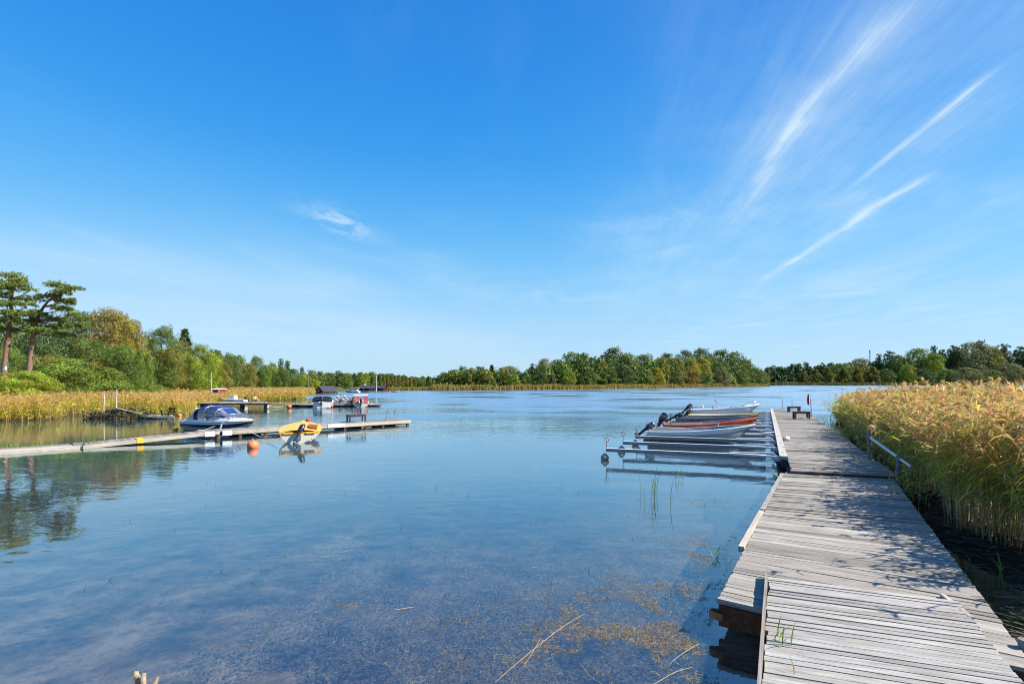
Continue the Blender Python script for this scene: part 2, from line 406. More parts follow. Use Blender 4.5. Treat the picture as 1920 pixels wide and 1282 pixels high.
    # the small torn cloud on the left
    du = m('DIVIDE', m('SUBTRACT', u, 2.80), .26); dv = m('DIVIDE', m('SUBTRACT', m('SUBTRACT', v, -1.66), m('MULTIPLY', m('SUBTRACT', wob, .5), .5)), .14)
    g = m('POWER', 2.718, m('MULTIPLY', m('ADD', m('MULTIPLY', du, du), m('MULTIPLY', dv, dv)), -1.0))
    torn = noise(3.4, 7.0, 6, .65, 5.5, 1.0)
    dens = m('ADD', dens, m('MULTIPLY', m('MULTIPLY', g, ss(torn, .40, .60)), .62))
    # faint veils
    dens = m('ADD', dens, m('MULTIPLY', m('MULTIPLY', ss(v, -1.3, -4.2), ss(u, 1.6, 3.6)), m('MULTIPLY', .30, ss(noise(.35, .6, 4, .55, 2.2), .25, .7, .5, 1.1))))
    veil = noise(.45, .9, 6, .62, 4.4, 1.2); veil2 = noise(.3, .5, 4, .6, 9.9)
    dens = m('ADD', dens, m('MULTIPLY', m('MULTIPLY', ss(veil, .42, .75), ss(veil2, .35, .65)), m('MULTIPLY', .42, m('MULTIPLY', ss(u, 1.2, 3.5, .3, 1.0), ss(v, -2.2, .3, .45, 1.0)))))
    dens = m('MINIMUM', m('MULTIPLY', dens, ss(Z, .0, .10)), .85)
    col = mixc(dens, col, SKY_CLOUD)
    L.new(col, bg.inputs[0])
SKY_TINT = (.45, .72, .95); SKY_POL = (.45, .85, 1.0); SKY_CLOUD = (3.05, 3.75, 4.2)
SKY_K = 4.4                                            # the ramp is a clear September sky read by elevation (sine of the angle)
SKY_RAMP = [(q, [x / .24 for x in c]) for q, c in [(0, (.56, .76, .93)), (.05, (.50, .73, .94)), (.127, (.41, .70, .955)), (.20, (.26, .62, .96)), (.29, (.15, .525, .955)), (.42, (.034, .35, .91)), (.60, (.024, .25, .80)), (1, (.018, .18, .62))]]
make_world()

# ------------------------------------------------------------------ water
def mk_water():
    m_, nt, ns, L = new_mat('lake_water')
    out = N(ns, 'ShaderNodeOutputMaterial')
    ge = N(ns, 'ShaderNodeNewGeometry'); P = ge.outputs['Position']
    sp = N(ns, 'ShaderNodeSeparateXYZ'); L.new(P, sp.inputs[0])
    def noise(sx, sy, detail, rough, w=0.0, dist=0.0):
        mp = N(ns, 'ShaderNodeMapping'); mp.inputs['Scale'].default_value = (sx, sy, 1); mp.inputs['Location'].default_value = (w, w * .7, w); mp.inputs['Rotation'].default_value = (0, 0, R(14)); L.new(P, mp.inputs[0])
        n = N(ns, 'ShaderNodeTexNoise', i_Scale=1.0, i_Detail=detail, i_Roughness=rough, i_Distortion=dist); L.new(mp.outputs[0], n.inputs['Vector']); return n.outputs['Fac']
    def math_(op, a, b):
        n = N(ns, 'ShaderNodeMath', operation=op)
        for i, x in enumerate((a, b)):
            if hasattr(x, 'is_output'): L.new(x, n.inputs[i])
            else: n.inputs[i].default_value = x
        return n.outputs[0]
    def rng(x, a, b, c, d, smooth=True):
        n = N(ns, 'ShaderNodeMapRange', interpolation_type='SMOOTHSTEP' if smooth else 'LINEAR'); L.new(x, n.inputs[0])
        for i, q in enumerate((a, b, c, d)): n.inputs[i + 1].default_value = q
        return n.outputs[0]
    small = noise(2.2, 3.4, 3, .55, 3.0, .3); big = noise(.45, .9, 3, .55, 11.0, .5); patch = noise(.05, .09, 3, .5, 5.0)
    # breeze: calm close in and behind the left jetty, ruffled further out
    breeze = math_('MULTIPLY', rng(sp.outputs['Y'], 16, 62, 0, 1), rng(math_('ADD', sp.outputs['X'], math_('MULTIPLY', sp.outputs['Y'], -.05)), -27, -8, .12, 1))
    far = rng(sp.outputs['Y'], 58, 110, 0, 1)
    breeze = math_('MAXIMUM', breeze, far)
    breeze = math_('MULTIPLY', breeze, rng(patch, .35, .65, .35, 1.45))
    a_small = math_('MULTIPLY_ADD', breeze, .040) if False else math_('ADD', math_('MULTIPLY', breeze, .055), .0028)
    a_big = math_('ADD', math_('MULTIPLY', breeze, .12), .0095)
    h = math_('ADD', math_('MULTIPLY', small, a_small), math_('MULTIPLY', big, a_big))
    bp = N(ns, 'ShaderNodeBump', i_Strength=1.0, i_Distance=1.0); L.new(h, bp.inputs['Height'])
    fr = N(ns, 'ShaderNodeFresnel', i_IOR=1.333); L.new(bp.outputs[0], fr.inputs['Normal'])
    gl = N(ns, 'ShaderNodeBsdfGlossy'); L.new(rng(breeze, 0, 1, .012, .33), gl.inputs['Roughness']); gl.inputs['Color'].default_value = (.88, .98, 1, 1); L.new(bp.outputs[0], gl.inputs['Normal'])
    tr = N(ns, 'ShaderNodeBsdfTransparent'); tr.inputs[0].default_value = (.84, .86, .78, 1)
    df = N(ns, 'ShaderNodeBsdfDiffuse'); df.inputs[0].default_value = (.040, .080, .122, 1)
    m1 = N(ns, 'ShaderNodeMixShader'); L.new(rng(sp.outputs['Y'], 4.5, 18, .10, .64), m1.inputs[0]); L.new(tr.outputs[0], m1.inputs[1]); L.new(df.outputs[0], m1.inputs[2])
    m2 = N(ns, 'ShaderNodeMixShader'); L.new(math_('POWER', fr.outputs[0], .52), m2.inputs[0]); L.new(m1.outputs[0], m2.inputs[1]); L.new(gl.outputs[0], m2.inputs[2])
    L.new(m2.outputs[0], out.inputs[0])
    return m_
M['water'] = mk_water()
def sheet(name, x0, x1, y0, y1, z, mat):
    return tag(MB().add([(x0, y0, z), (x1, y0, z), (x1, y1, z), (x0, y1, z)], [(0, 1, 2, 3)]).build(name, mat, normals=False), kind='structure')
sheet('water', -4000, 4000, -300, 8000, 0.0, M['water'])

def mk_ground(name, stops, scale=.5, bump=.5):
    m, nt, ns, L = new_mat(name)
    o = N(ns, 'ShaderNodeOutputMaterial'); p = N(ns, 'ShaderNodeBsdfPrincipled'); p.inputs['Roughness'].default_value = .95; p.inputs['Specular IOR Level'].default_value = .1
    ge = N(ns, 'ShaderNodeNewGeometry')
    n1 = N(ns, 'ShaderNodeTexNoise', i_Scale=scale, i_Detail=9.0, i_Roughness=.68); L.new(ge.outputs['Position'], n1.inputs['Vector'])
    cr = N(ns, 'ShaderNodeValToRGB'); e = cr.color_ramp.elements
    while len(e) < len(stops): e.new(.5)
    for el, (q, c) in zip(e, stops): el.position = q; el.color = c4(c)
    L.new(n1.outputs['Fac'], cr.inputs[0]); L.new(cr.outputs[0], p.inputs['Base Color'])
    n2 = N(ns, 'ShaderNodeTexNoise', i_Scale=scale * 8, i_Detail=6.0, i_Roughness=.7); L.new(ge.outputs['Position'], n2.inputs['Vector'])
    b = N(ns, 'ShaderNodeBump', i_Strength=bump, i_Distance=.06); L.new(n2.outputs['Fac'], b.inputs['Height']); L.new(b.outputs[0], p.inputs['Normal'])
    L.new(p.outputs[0], o.inputs[0]); return m
M['lakebed'] = mk_ground('lakebed_mud', [(.36, (.12, .10, .07)), (.5, (.38, .275, .18)), (.62, (.66, .50, .33))], 1.1)
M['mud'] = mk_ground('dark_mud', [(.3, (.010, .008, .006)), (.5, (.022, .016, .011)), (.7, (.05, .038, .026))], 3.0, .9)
M['grassland'] = mk_ground('shore_grass', [(.3, (.05, .07, .02)), (.5, (.085, .10, .03)), (.7, (.15, .12, .05))], .6)
M['woodfloor'] = mk_ground('wood_floor', [(.3, (.025, .028, .012)), (.5, (.045, .045, .02)), (.7, (.08, .065, .03))], .6)

def height_noise(x, y, s=1.0):
    return (np.sin(x * .71 * s + 1.3 * np.sin(y * .53 * s)) + np.sin(y * .93 * s + 1.7 * np.sin(x * .41 * s) + 2.0) + .5 * np.sin(x * 2.1 * s + y * 1.7 * s)) / 2.5
def ground_sheet():
    xs = np.concatenate([[-4000, -1500, -600, -250, -100, -50], np.linspace(-25, 25, 101), [50, 100, 250, 600, 1500, 4000]])
    ys = np.concatenate([[-300, -60, -20], np.linspace(-6, 32, 77), [45, 70, 120, 250, 600, 1500, 4000, 8000]])
    X, Y = np.meshgrid(xs, ys)
    d = np.clip((Y - 2.2) / 22, 0, 1)
    Z = -.34 - 2.2 * d ** 1.1 + .07 * height_noise(X, Y, 1.9)
    Z = np.where(Y < 2.2, np.minimum(.9, -.34 + (2.2 - Y) * .30), Z)          # the bank the photographer stands on
    nr, nc = X.shape
    i = np.arange((nr - 1) * (nc - 1)); r = i // (nc - 1); c = i % (nc - 1); b = r * nc + c
    Q = np.stack([b, b + 1, b + nc + 1, b + nc], 1)
    tag(np_obj('ground', np.stack([X, Y, Z], -1), Q, M['lakebed'], smooth=True), kind='structure')
ground_sheet()

def poly_sd(px, py, poly):
    """signed distance (positive inside) of points to a polygon"""
    poly = np.asarray(poly, float); d = np.full(px.shape, 1e9); ins = np.zeros(px.shape, bool)
    for (x0, y0), (x1, y1) in zip(poly, np.roll(poly, -1, 0)):
        ex, ey = x1 - x0, y1 - y0
        t = np.clip(((px - x0) * ex + (py - y0) * ey) / max(ex * ex + ey * ey, 1e-9), 0, 1)
        d = np.minimum(d, np.hypot(px - x0 - t * ex, py - y0 - t * ey))
        cr = ((y0 > py) != (y1 > py)) & (px < (x1 - x0) * (py - y0) / (y1 - y0 + 1e-12) + x0)
        ins ^= cr
    return np.where(ins, d, -d)
LAND = {}
def land(name, poly, res, prof, mat, amp=.15):
    """prof: [(distance inland, height)...]"""
    poly = np.asarray([(p[0], p[1]) for p in poly], float)
    x0, y0 = poly.min(0) - 8; x1, y1 = poly.max(0) + 8
    xs = np.arange(x0, x1 + res, res); ys = np.arange(y0, y1 + res, res)
    X, Y = np.meshgrid(xs, ys); sd = poly_sd(X, Y, poly)
    pd, ph = zip(*prof)
    Z = np.interp(sd, pd, ph) + amp * height_noise(X, Y, .6) * np.clip(sd / 4, 0, 1)
    nr, nc = X.shape
    i = np.arange((nr - 1) * (nc - 1)); r = i // (nc - 1); c = i % (nc - 1); b = r * nc + c
    Q = np.stack([b, b + 1, b + nc + 1, b + nc], 1)
    keep = (sd.ravel()[Q] > -7).any(1)
    o = tag(np_obj(name, np.stack([X, Y, Z], -1), Q[keep], mat, smooth=True), kind='structure')
    LAND[name] = (poly, pd, ph)
    return o
def ground_z(name, x, y):
    poly, pd, ph = LAND[name]
    return float(np.interp(poly_sd(np.array([x]), np.array([y]), poly), pd, ph)[0])

LEFT_EDGE = [at(-160, 797), at(0, 788.5), at(120, 785), at(200, 783), at(330, 777), at(352, 766), at(450, 753), at(560, 748.5), at(552, 743), at(600, 738.5),
             at(640, 735.6), at(700, 733.8), at(760, 732.4), at(817, 731.9)]
land('shore', [p.xy for p in LEFT_EDGE] + [(-32, 260), (-60, 420), (-520, 420), (-520, 36)], 2.5,
     [(-6, -1.6), (0, -.25), (4, .12), (14, .35), (40, .8), (120, 2.5)], M['grassland'])
ISLE = [at(812, 731.6), at(900, 731.3), at(1000, 730.6), at(1130, 729.2), at(1250, 727.2), at(1380, 725.0), at(1442, 723.9)]
land('island', [p.xy for p in ISLE] + [(182, 372), (140, 365), (60, 300), (-10, 250), (-27, 215)], 4,
     [(-6, -1.6), (0, -.2), (6, .3), (25, 1.2)], M['woodfloor'])
land('far_shore', [(228, 428), (320, 436), (480, 446), (700, 450), (900, 470), (900, 900), (150, 900), (150, 620), (215, 600)], 8,
     [(-6, -1.6), (0, -.2), (10, .6), (40, 1.5), (110, 3), (260, 5)], M['woodfloor'])
land('spit', [(173, 420), (205, 424), (222, 428), (222, 440), (205, 442), (180, 436)], 3, [(-6, -1.6), (0, -.2), (4, .4), (9, .7)], M['grassland'])
REED_EDGE = [(27.4, 40), (23.5, 34), (19.4, 27), (15.6, 20.5), (12.7, 15.5), (10.2, 11.4), (8.9, 9.2), (8.4, 7.8), (8.15, 6.4)]
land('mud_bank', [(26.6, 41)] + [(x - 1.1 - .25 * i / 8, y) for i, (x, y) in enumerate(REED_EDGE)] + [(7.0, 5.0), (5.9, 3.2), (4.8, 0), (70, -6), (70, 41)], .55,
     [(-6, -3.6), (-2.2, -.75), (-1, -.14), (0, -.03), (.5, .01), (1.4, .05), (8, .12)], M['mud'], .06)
# ------------------------------------------------------------------ leaves and crowns (numpy)
def unit(a): return a / np.maximum(np.linalg.norm(a, axis=-1, keepdims=True), 1e-9)
def leaf_quads(P, Nn, S, rng, asp=.62):
    """one rhombus-like leaf spray per point"""
    n = len(P)
    t = unit(np.cross(Nn, unit(rng.normal(size=(n, 3))))); b = np.cross(Nn, t)
    S = np.asarray(S).reshape(-1, 1)
    fold = Nn * S * .18
    V = np.stack([P - t * S, P + b * S * asp + fold, P + t * S * .9, P - b * S * asp + fold], 1)
    return V.reshape(-1, 3)
def quads_index(n): return np.arange(n * 4).reshape(-1, 4)
class Leaves:
    def __init__(s, seed): s.rng = np.random.default_rng(seed); s.V = []; s.C = []
    def clump(s, c, r, n, size, col, up=-.45, jitter=.5, shell=.35, asp=.62, flat=0.0, hue=.10):
        g = s.rng
        d = unit(g.normal(size=(int(n * 1.6) + 4, 3))); d = d[d[:, 2] > up][:n]
        n = len(d)
        p = np.asarray(c) + d * np.asarray(r) * (1 - shell * g.random((n, 1)) ** 1.5)
        nn = unit(d + jitter * g.normal(size=(n, 3)) + np.array([0, 0, flat]))
        s.V.append(leaf_quads(p, nn, size * (.6 + .8 * g.random(n)), g, asp))
        cc = np.asarray(col) * (1 + .22 * g.normal(size=(n, 1))).clip(.5, 1.6) * (1 + hue * g.normal(size=(n, 3))).clip(.7, 1.3)
        s.C.append(np.repeat(cc, 4, 0))
    def mesh(s, name, mat):
        V = np.concatenate(s.V); C = np.concatenate(s.C).clip(0, 3)
        return np_mesh(name, V, quads_index(len(V) // 4), mat, col=C)
def warm_cool(g, warm=.5):
    """tone of one clump relative to the tree's own colour"""
    a = g.normal() * .22; w = g.random() * warm
    return np.array([1 + a + w * .5, 1 + a + w * .12, 1 + a - w * .25]).clip(.45, 1.9)

def crown_broad(seed, ncl, nleaf, size, low=.10, wide=.36, warm=.5, shape=1.0, ragged=.3):
    """unit-height rounded broadleaf crown; returns mesh and clump centres"""
    L = Leaves(seed); g = L.rng; cen = []
    lob = g.random(5) * 6.28
    for i in range(ncl):
        h = low + (1 - low) * (i + .5 + g.normal() * .25) / ncl
        q = (h - low) / (1 - low)
        env = wide * (np.clip(4 * q * (1 - q), .0, 1) ** .55 * (1.12 - .35 * q * shape)) + .03
        a = i * 2.399 + g.normal() * .5
        env *= 1 + ragged * .5 * math.sin(2 * a + lob[0]) + ragged * .5 * g.normal() * .6
        rr = env * (.45 + .5 * math.sqrt(g.random()))
        c = np.array([rr * math.cos(a), rr * math.sin(a), min(h, .95)])
        r = (.095 + .085 * g.random()) * (1.15 - .4 * q) * (wide / .36) ** .5
        L.clump(c, (r * 1.25, r * 1.25, r * .85), int(nleaf / ncl * (r / .12) ** 1.6), size, warm_cool(g, warm), jitter=.34, flat=.12)
        cen.append(c)
        if g.random() < .35:                                        # a spray that breaks the outline
            d = unit(np.array([math.cos(a), math.sin(a), .5 + g.random()]))
            L.clump(c + d * r * 1.1, (r * .45,) * 3, int(nleaf / ncl * .18), size * .85, warm_cool(g, warm))
    return L.mesh('crown', M['foliage']), cen
def crown_spruce(seed, nleaf, size, wide=.19):
    L = Leaves(seed); g = L.rng; tiers = 26
    for i in range(tiers):
        q = i / (tiers - 1); h = .06 + .93 * q
        rad = wide * (1 - q) ** .85 + .012
        nb = max(4, int(11 * (1 - q) + 4))
        for k in range(nb):
            a = 2 * math.pi * k / nb + i * 1.3 + g.normal() * .15; rr = rad * (.75 + .4 * g.random())
            n = max(3, int(nleaf / tiers / nb * (1.5 - q)))
            t = g.random(n) ** .7
            p = np.stack([np.cos(a) * rr * t, np.sin(a) * rr * t, h - .045 * t * (1 - .5 * q) + g.normal(size=n) * .006], 1) + g.normal(size=(n, 3)) * .010
            nn = unit(np.array([math.cos(a) * .5, math.sin(a) * .5, 1.0]) + .45 * g.normal(size=(n, 3)))
            L.V.append(leaf_quads(p, nn, size * (.6 + .7 * g.random(n)), g, .5))
            L.C.append(np.repeat(warm_cool(g, .2) * (1 + .18 * g.normal(size=(n, 1))).clip(.5, 1.5), 4, 0))
    return L.mesh('crown', M['foliage']), []
def crown_birch(seed, nleaf, size, low=.12, wide=.20, warm=.8):
    L = Leaves(seed); g = L.rng; ncl = 46
    cen = []
    for i in range(ncl):
        q = (i + .5) / ncl; h = low + (1 - low) * q
        env = wide * (np.clip(1.9 * (1 - q), 0, 1) ** .8) * np.clip(q * 5 + .35, 0, 1)
        a = i * 2.399 + g.normal() * .4; rr = env * (.35 + .65 * g.random())
        c = np.array([rr * math.cos(a), rr * math.sin(a), min(h, .97)]); r = .05 + .03 * g.random()
        L.clump(c, (r * .8, r * .8, r * 1.7), nleaf // ncl, size, warm_cool(g, warm), up=-.9, jitter=.8)
        cen.append(c)
    return L.mesh('crown', M['foliage']), cen
def pine_plates(L, plates, nleaf, size):
    """ragged plates built from needle tufts: (centre, rx, ry, rz); size: length of a needle spray"""
    g = L.rng; tot = sum(p[1] * p[2] for p in plates); per = 7
    for c, rx, ry, rz in plates:
        n = max(12, int(nleaf * rx * ry / tot / per)); lob = g.random(4) * 6.28
        a = g.random(n) * 6.28; q = np.sqrt(g.random(n)) * (1 + .22 * np.sin(3 * a + lob[0]) + .16 * np.sin(5 * a + lob[1]))
        twig = np.floor(a * 2.6 + 2.2 * q)                              # tufts gather along twigs, leaving gaps between
        a = a + .10 * np.sin(twig * 12.9); keep = (np.sin(twig * 78.2 + lob[2]) > -.25) | (q < .25); a, q, twig = a[keep], q[keep], twig[keep]; n = len(a)
        lay = .55 * np.sin(twig * 37.7 + lob[3])
        P = np.asarray(c) + np.stack([rx * q * np.cos(a), ry * q * np.sin(a), rz * (.75 * lay + .45 * g.normal(size=n) - .35 * q * q + .15)], 1)
        out = np.stack([np.cos(a) * q, np.sin(a) * q, np.full(n, .75)], 1)
        tone = np.stack([warm_cool(g, .3) for _ in range(n)])
        d = unit(np.repeat(out, per, 0) + .75 * g.normal(size=(n * per, 3))); Pp = np.repeat(P, per, 0); Ls = size * (.6 + .8 * g.random((n * per, 1)))
        sd = unit(np.cross(d, g.normal(size=(n * per, 3)))) * Ls * .15
        V = np.stack([Pp - sd * .4, Pp + d * Ls * .55 + sd, Pp + d * Ls, Pp + d * Ls * .55 - sd], 1).reshape(-1, 3)
        L.V.append(V); L.C.append(np.repeat(np.repeat(tone, per, 0) * (1 + .2 * g.normal(size=(n * per, 1))).clip(.5, 1.6), 4, 0))
def crown_pine(seed, nleaf, size, low=.45, wide=.24, npl=17):
    L = Leaves(seed); g = L.rng; plates = []
    for i in range(npl):
        q = (i + .5) / npl; h = low + (1 - low) * q * .96
        env = wide * (1 - .72 * q ** 1.6) * (.55 + .6 * g.random())
        a = i * 2.399 + g.normal() * .5; rr = env * (.25 + .6 * g.random())
        s = wide * (.34 + .22 * g.random()) * (1.1 - .35 * q)
        plates.append((np.array([rr * math.cos(a), rr * math.sin(a), h]), s * 1.15, s * 1.15, s * .42))
    pine_plates(L, plates, nleaf, size)
    return L.mesh('crown', M['foliage']), [p[0] for p in plates]
def trunk_mesh(seed, cen, r=.022, top=.82, mat='bark', bend=.02, base=0.0, nlimb=9, limb=.35):
    g = random.Random(seed); b = MB()
    pts = []; rad = []
    for i in range(7):
        q = i / 6; pts.append((bend * math.sin(q * 3 + seed) * q, bend * math.cos(q * 2.3 + seed * 2) * q, base - .02 + (top + .02) * q)); rad.append(r * (1.25 if i == 0 else 1) * (1 - .78 * q))
    b.tube(pts, rad, 8)
    cs = sorted(cen, key=lambda c: g.random())[:nlimb]
    for c in cs:
        z0 = max(base + .12, c[2] - .08 - .18 * g.random()); q = min(1, z0 / max(top, .1)); p0 = Vector(pts[0]).lerp(Vector(pts[-1]), q)
        mid = p0.lerp(Vector(c), .55) + Vector((0, 0, -.012))
        b.tube([p0, mid, Vector(c)], [r * limb * (1.1 - .6 * q), r * limb * .6, r * limb * .25], 5, cap=False)
    me_o = b.build('trunk', M[mat]); me = me_o.data; bpy.data.objects.remove(me_o); return me

PROTO = {}
def proto(key):
    """crown + trunk meshes of one kind of tree, unit height"""
    if key in PROTO: return PROTO[key]
    kind, lod, var = key
    sd = hash_(kind) + var * 17 + lod
    n, s = {0: (15000, .0115), 1: (8000, .015), 2: (3200, .024), 3: (1500, .036)}[lod]
    if kind == 'oak': c, cen = crown_broad(sd, 64, n, s, .06, .40, .6, .8, .35)
    elif kind == 'round': c, cen = crown_broad(sd, 52, n, s, .05, .36, .5, 1.0, .22)
    elif kind == 'tall': c, cen = crown_broad(sd, 58, n, s, .05, .27, .5, 1.1, .25)
    elif kind == 'open': c, cen = crown_broad(sd, 40, int(n * .55), s * .9, .22, .30, .9, .9, .4)
    elif kind == 'shrub': c, cen = crown_broad(sd, 52, int(n * 1.5), s * 1.15, -.02, .62, .7, .5, .22)
    elif kind == 'birch': c, cen = crown_birch(sd, n, s * .85)
    elif kind == 'spruce': c, cen = crown_spruce(sd, n, s * 1.05)
    elif kind == 'pine': c, cen = crown_pine(sd, int(n * 1.6), s * 2.0)
    elif kind == 'tallpine': c, cen = crown_pine(sd, int(n * 1.6), s * 1.8, .30, .20, 22)
    mat = {'birch': 'birchbark', 'pine': 'pinebark', 'tallpine': 'bark', 'open': 'birchbark'}.get(kind, 'darkbark')
    t = trunk_mesh(sd, cen, {'birch': .012, 'pine': .017, 'open': .014, 'shrub': .012}.get(kind, .02), {'spruce': .97, 'birch': .92, 'shrub': .45}.get(kind, .8), mat)
    PROTO[key] = (c, t); return PROTO[key]
def hash_(s): return sum(ord(ch) * (i + 3) for i, ch in enumerate(s)) % 997
def tree(name, label, x, y, gz, h, w, kind, lod, var, tint, group, cat='tree', rz=None, lean=0.0):
    """w: crown width in metres"""
    c, t = proto((kind, lod, var % 3))
    nat = {'oak': .92, 'round': .84, 'tall': .66, 'open': .70, 'shrub': 1.45, 'birch': .46, 'spruce': .42, 'pine': .62, 'tallpine': .54}[kind]
    root = thing(name, label, cat, (x, y, gz), (x * 1.7 + y * .31) % 6.28 if rz is None else rz, group)
    k = w / (nat * h)
    root.scale = (h * k, h * k, h)
    if lean: root.rotation_euler = (0, lean, 0)
    for nm, me in (('crown', c), ('trunk', t)):
        o = bpy.data.objects.new(nm, me); link(o, root); o.color = (*tint, 1)
    return root

# own colours of the leaves
G = dict(mid=(.055, .100, .022), dark=(.044, .082, .022), deep=(.033, .064, .022), fresh=(.095, .150, .022), yel=(.145, .160, .020), olive=(.085, .100, .026),
         brown=(.094, .088, .030), pine=(.040, .078, .034), bluep=(.030, .060, .036), rust=(.115, .078, .030), gold=(.118, .120, .024), grey=(.085, .105, .060), birchgold=(.078, .098, .028))

for k_ in G: G[k_] = tuple(x * k for x, k in zip(G[k_], (2.1, 1.86, 1.3)))
# ---- left bank: px, top py, distance, crown width px, kind, var, tint, label
LB = 'trees along the left bank'
def bank_tree(px, top, y, wpx, kind, var, tint, label, lod=1, name='broadleaf_tree', group=LB, cat='tree', sink=0.0):
    x = xof(px, y); gz = max(.0, ground_z('shore', x, y)) - sink
    h = CH - (top - HZ) * y / F - gz
    return tree(name, label, x, y, gz, h, wpx * y / F, kind, lod, var, G[tint], group, cat)
for a in [
    (150, 590, 76, 110, 'oak', 0, 'dark', 'dark green broadleaf tree behind the leaning pine', 0),
    (95, 612, 70, 90, 'round', 1, 'pine', 'dull green rounded tree between the two pine trunks', 0),
    (10, 600, 84, 110, 'oak', 2, 'mid', 'green broadleaf tree behind the upright pine at the left edge', 1),
    (205, 586, 74, 92, 'oak', 1, 'brown', 'tall rust-tinged tree with a browned top above the big bushes', 0),
    (168, 640, 66, 75, 'round', 2, 'dark', 'lower dark green tree under the rust-tinged crown', 0),
    (247, 603, 70, 52, 'tall', 0, 'gold', 'yellowing slender birch right of the rust-tinged tree', 0),
    (222, 596, 80, 60, 'tall', 1, 'olive', 'olive green tree peeping over the yellowing birch', 1),
    (228, 650, 62, 70, 'round', 0, 'dark', 'dark leafy tree at the foot of the yellowing birch', 0),
    (302, 618, 74, 66, 'oak', 2, 'dark', 'dense dark green tree with a ragged top, left of the spruce', 0),
    (268, 660, 68, 40, 'shrub', 1, 'mid', 'low juniper-shaped bush right of the yellowing birch', 1, 'green_bush', 'bushes along the left bank', 'bush'),
    (337, 638, 80, 45, 'tall', 2, 'grey', 'greyish willow-like tree just left of the spruce', 1),
    (318, 655, 74, 48, 'open', 1, 'olive', 'thin olive tree with pale multiple stems below the ragged dark crown', 0),
    (375, 650, 78, 58, 'oak', 0, 'fresh', 'bright green spreading tree with one pale trunk, right of the spruce', 0),
    (398, 664, 90, 48, 'round', 1, 'mid', 'mid green tree behind the tall white pole', 1),
    (418, 684, 86, 34, 'shrub', 2, 'olive', 'low olive bush behind the red and white shed', 1, 'green_bush', 'bushes along the left bank', 'bush'),
    (405, 658, 110, 40, 'tall', 0, 'deep', 'dark treetop showing behind the bright green tree', 2),
    (432, 665, 104, 42, 'round', 2, 'dark', 'dark green rounded tree right of the white pole', 1),
    (447, 669, 114, 34, 'tall', 1, 'mid', 'narrow green tree above the small white cabin boat', 1),
    (466, 682, 112, 34, 'round', 0, 'olive', 'yellow-tipped olive tree in the middle of the lakeside row', 1),
    (482, 671, 124, 34, 'oak', 1, 'dark', 'domed dark tree standing tallest in the middle of the lakeside row', 1),
    (497, 686, 122, 26, 'round', 1, 'mid', 'smaller green tree right of the domed dark tree', 1),
    (512, 681, 132, 22, 'tall', 2, 'fresh', 'light green column-like tree left of the pair of pine tops', 1),
    (527, 673, 140, 22, 'tallpine', 0, 'pine', 'left one of the pair of pine tops above the lakeside row', 2, 'pine_tree'),
    (539, 676, 142, 22, 'tallpine', 1, 'pine', 'right one of the pair of pine tops above the lakeside row', 2, 'pine_tree'),
    (531, 690, 130, 28, 'round', 2, 'dark', 'dark rounded tree in front of the pair of pine tops', 1),
    (552, 692, 138, 24, 'tall', 0, 'mid', 'green tree sloping down right of the pair of pine tops', 1),
    (566, 688, 156, 18, 'tallpine', 2, 'bluep', 'small dark pine left of the thin wooden pole', 2, 'pine_tree'),
    (566, 702, 140, 24, 'round', 0, 'fresh', 'low light green tree at the right end of the lakeside row', 1),
    (584, 695, 152, 24, 'tall', 1, 'olive', 'green tree just right of the thin wooden pole', 2),
    (586, 712, 136, 26, 'shrub', 0, 'fresh', 'bright low bush left of the red boathouse', 2, 'green_bush', 'bushes along the left bank', 'bush'),
    (600, 697, 172, 22, 'round', 2, 'dark', 'dark tree right behind the ridge of the red boathouse', 2),
    (616, 699, 178, 24, 'oak', 0, 'dark', 'dark green tree above the roof slope of the red boathouse', 2),
    (634, 695, 186, 26, 'tallpine', 0, 'pine', 'taller dark pine right of the red boathouse', 2, 'pine_tree'),
    (650, 700, 180, 24, 'round', 1, 'mid', 'mid green tree behind the white cabin cruiser', 2),
    (664, 699, 190, 18, 'tallpine', 1, 'bluep', 'dark pine between the cabin cruiser and the dark red cottages', 2, 'pine_tree'),
    (681, 700, 186, 26, 'round', 0, 'fresh', 'bright green rounded tree above the larger dark red cottage', 2),
    (697, 698, 190, 20, 'tall', 2, 'mid', 'slim green tree left of the white flagpole by the cottages', 2),
    (803, 705, 240, 20, 'spruce', 1, 'deep', 'dark spruce at the far end of the birch row', 2, 'spruce_tree'),
    (788, 711, 232, 22, 'round', 1, 'dark', 'dark low tree between the birch row and the far spruce', 2),
]: bank_tree(*a)
bank_tree(347, 617, 100, 74, 'spruce', 0, 'deep', 'dark pointed spruce rising above the broadleaf trees on the left bank', 1, 'spruce_tree')
rr = random.Random(5)
words_ = ['first', 'second', 'third', 'fourth', 'fifth', 'sixth', 'seventh', 'eighth', 'ninth', 'tenth']
for i in range(10):
    px = 712 + i * 7.2
    bank_tree(px, 701 + i * .75 + rr.uniform(-1, 1.5), 196 + i * 3, 12, 'birch', i, 'birchgold' if i not in (8, 9) else 'olive',
              'slender yellowing birch, %s from the dark red cottages in the far birch row' % words_[i], 2, 'birch_tree', 'birch row on the far left shore')
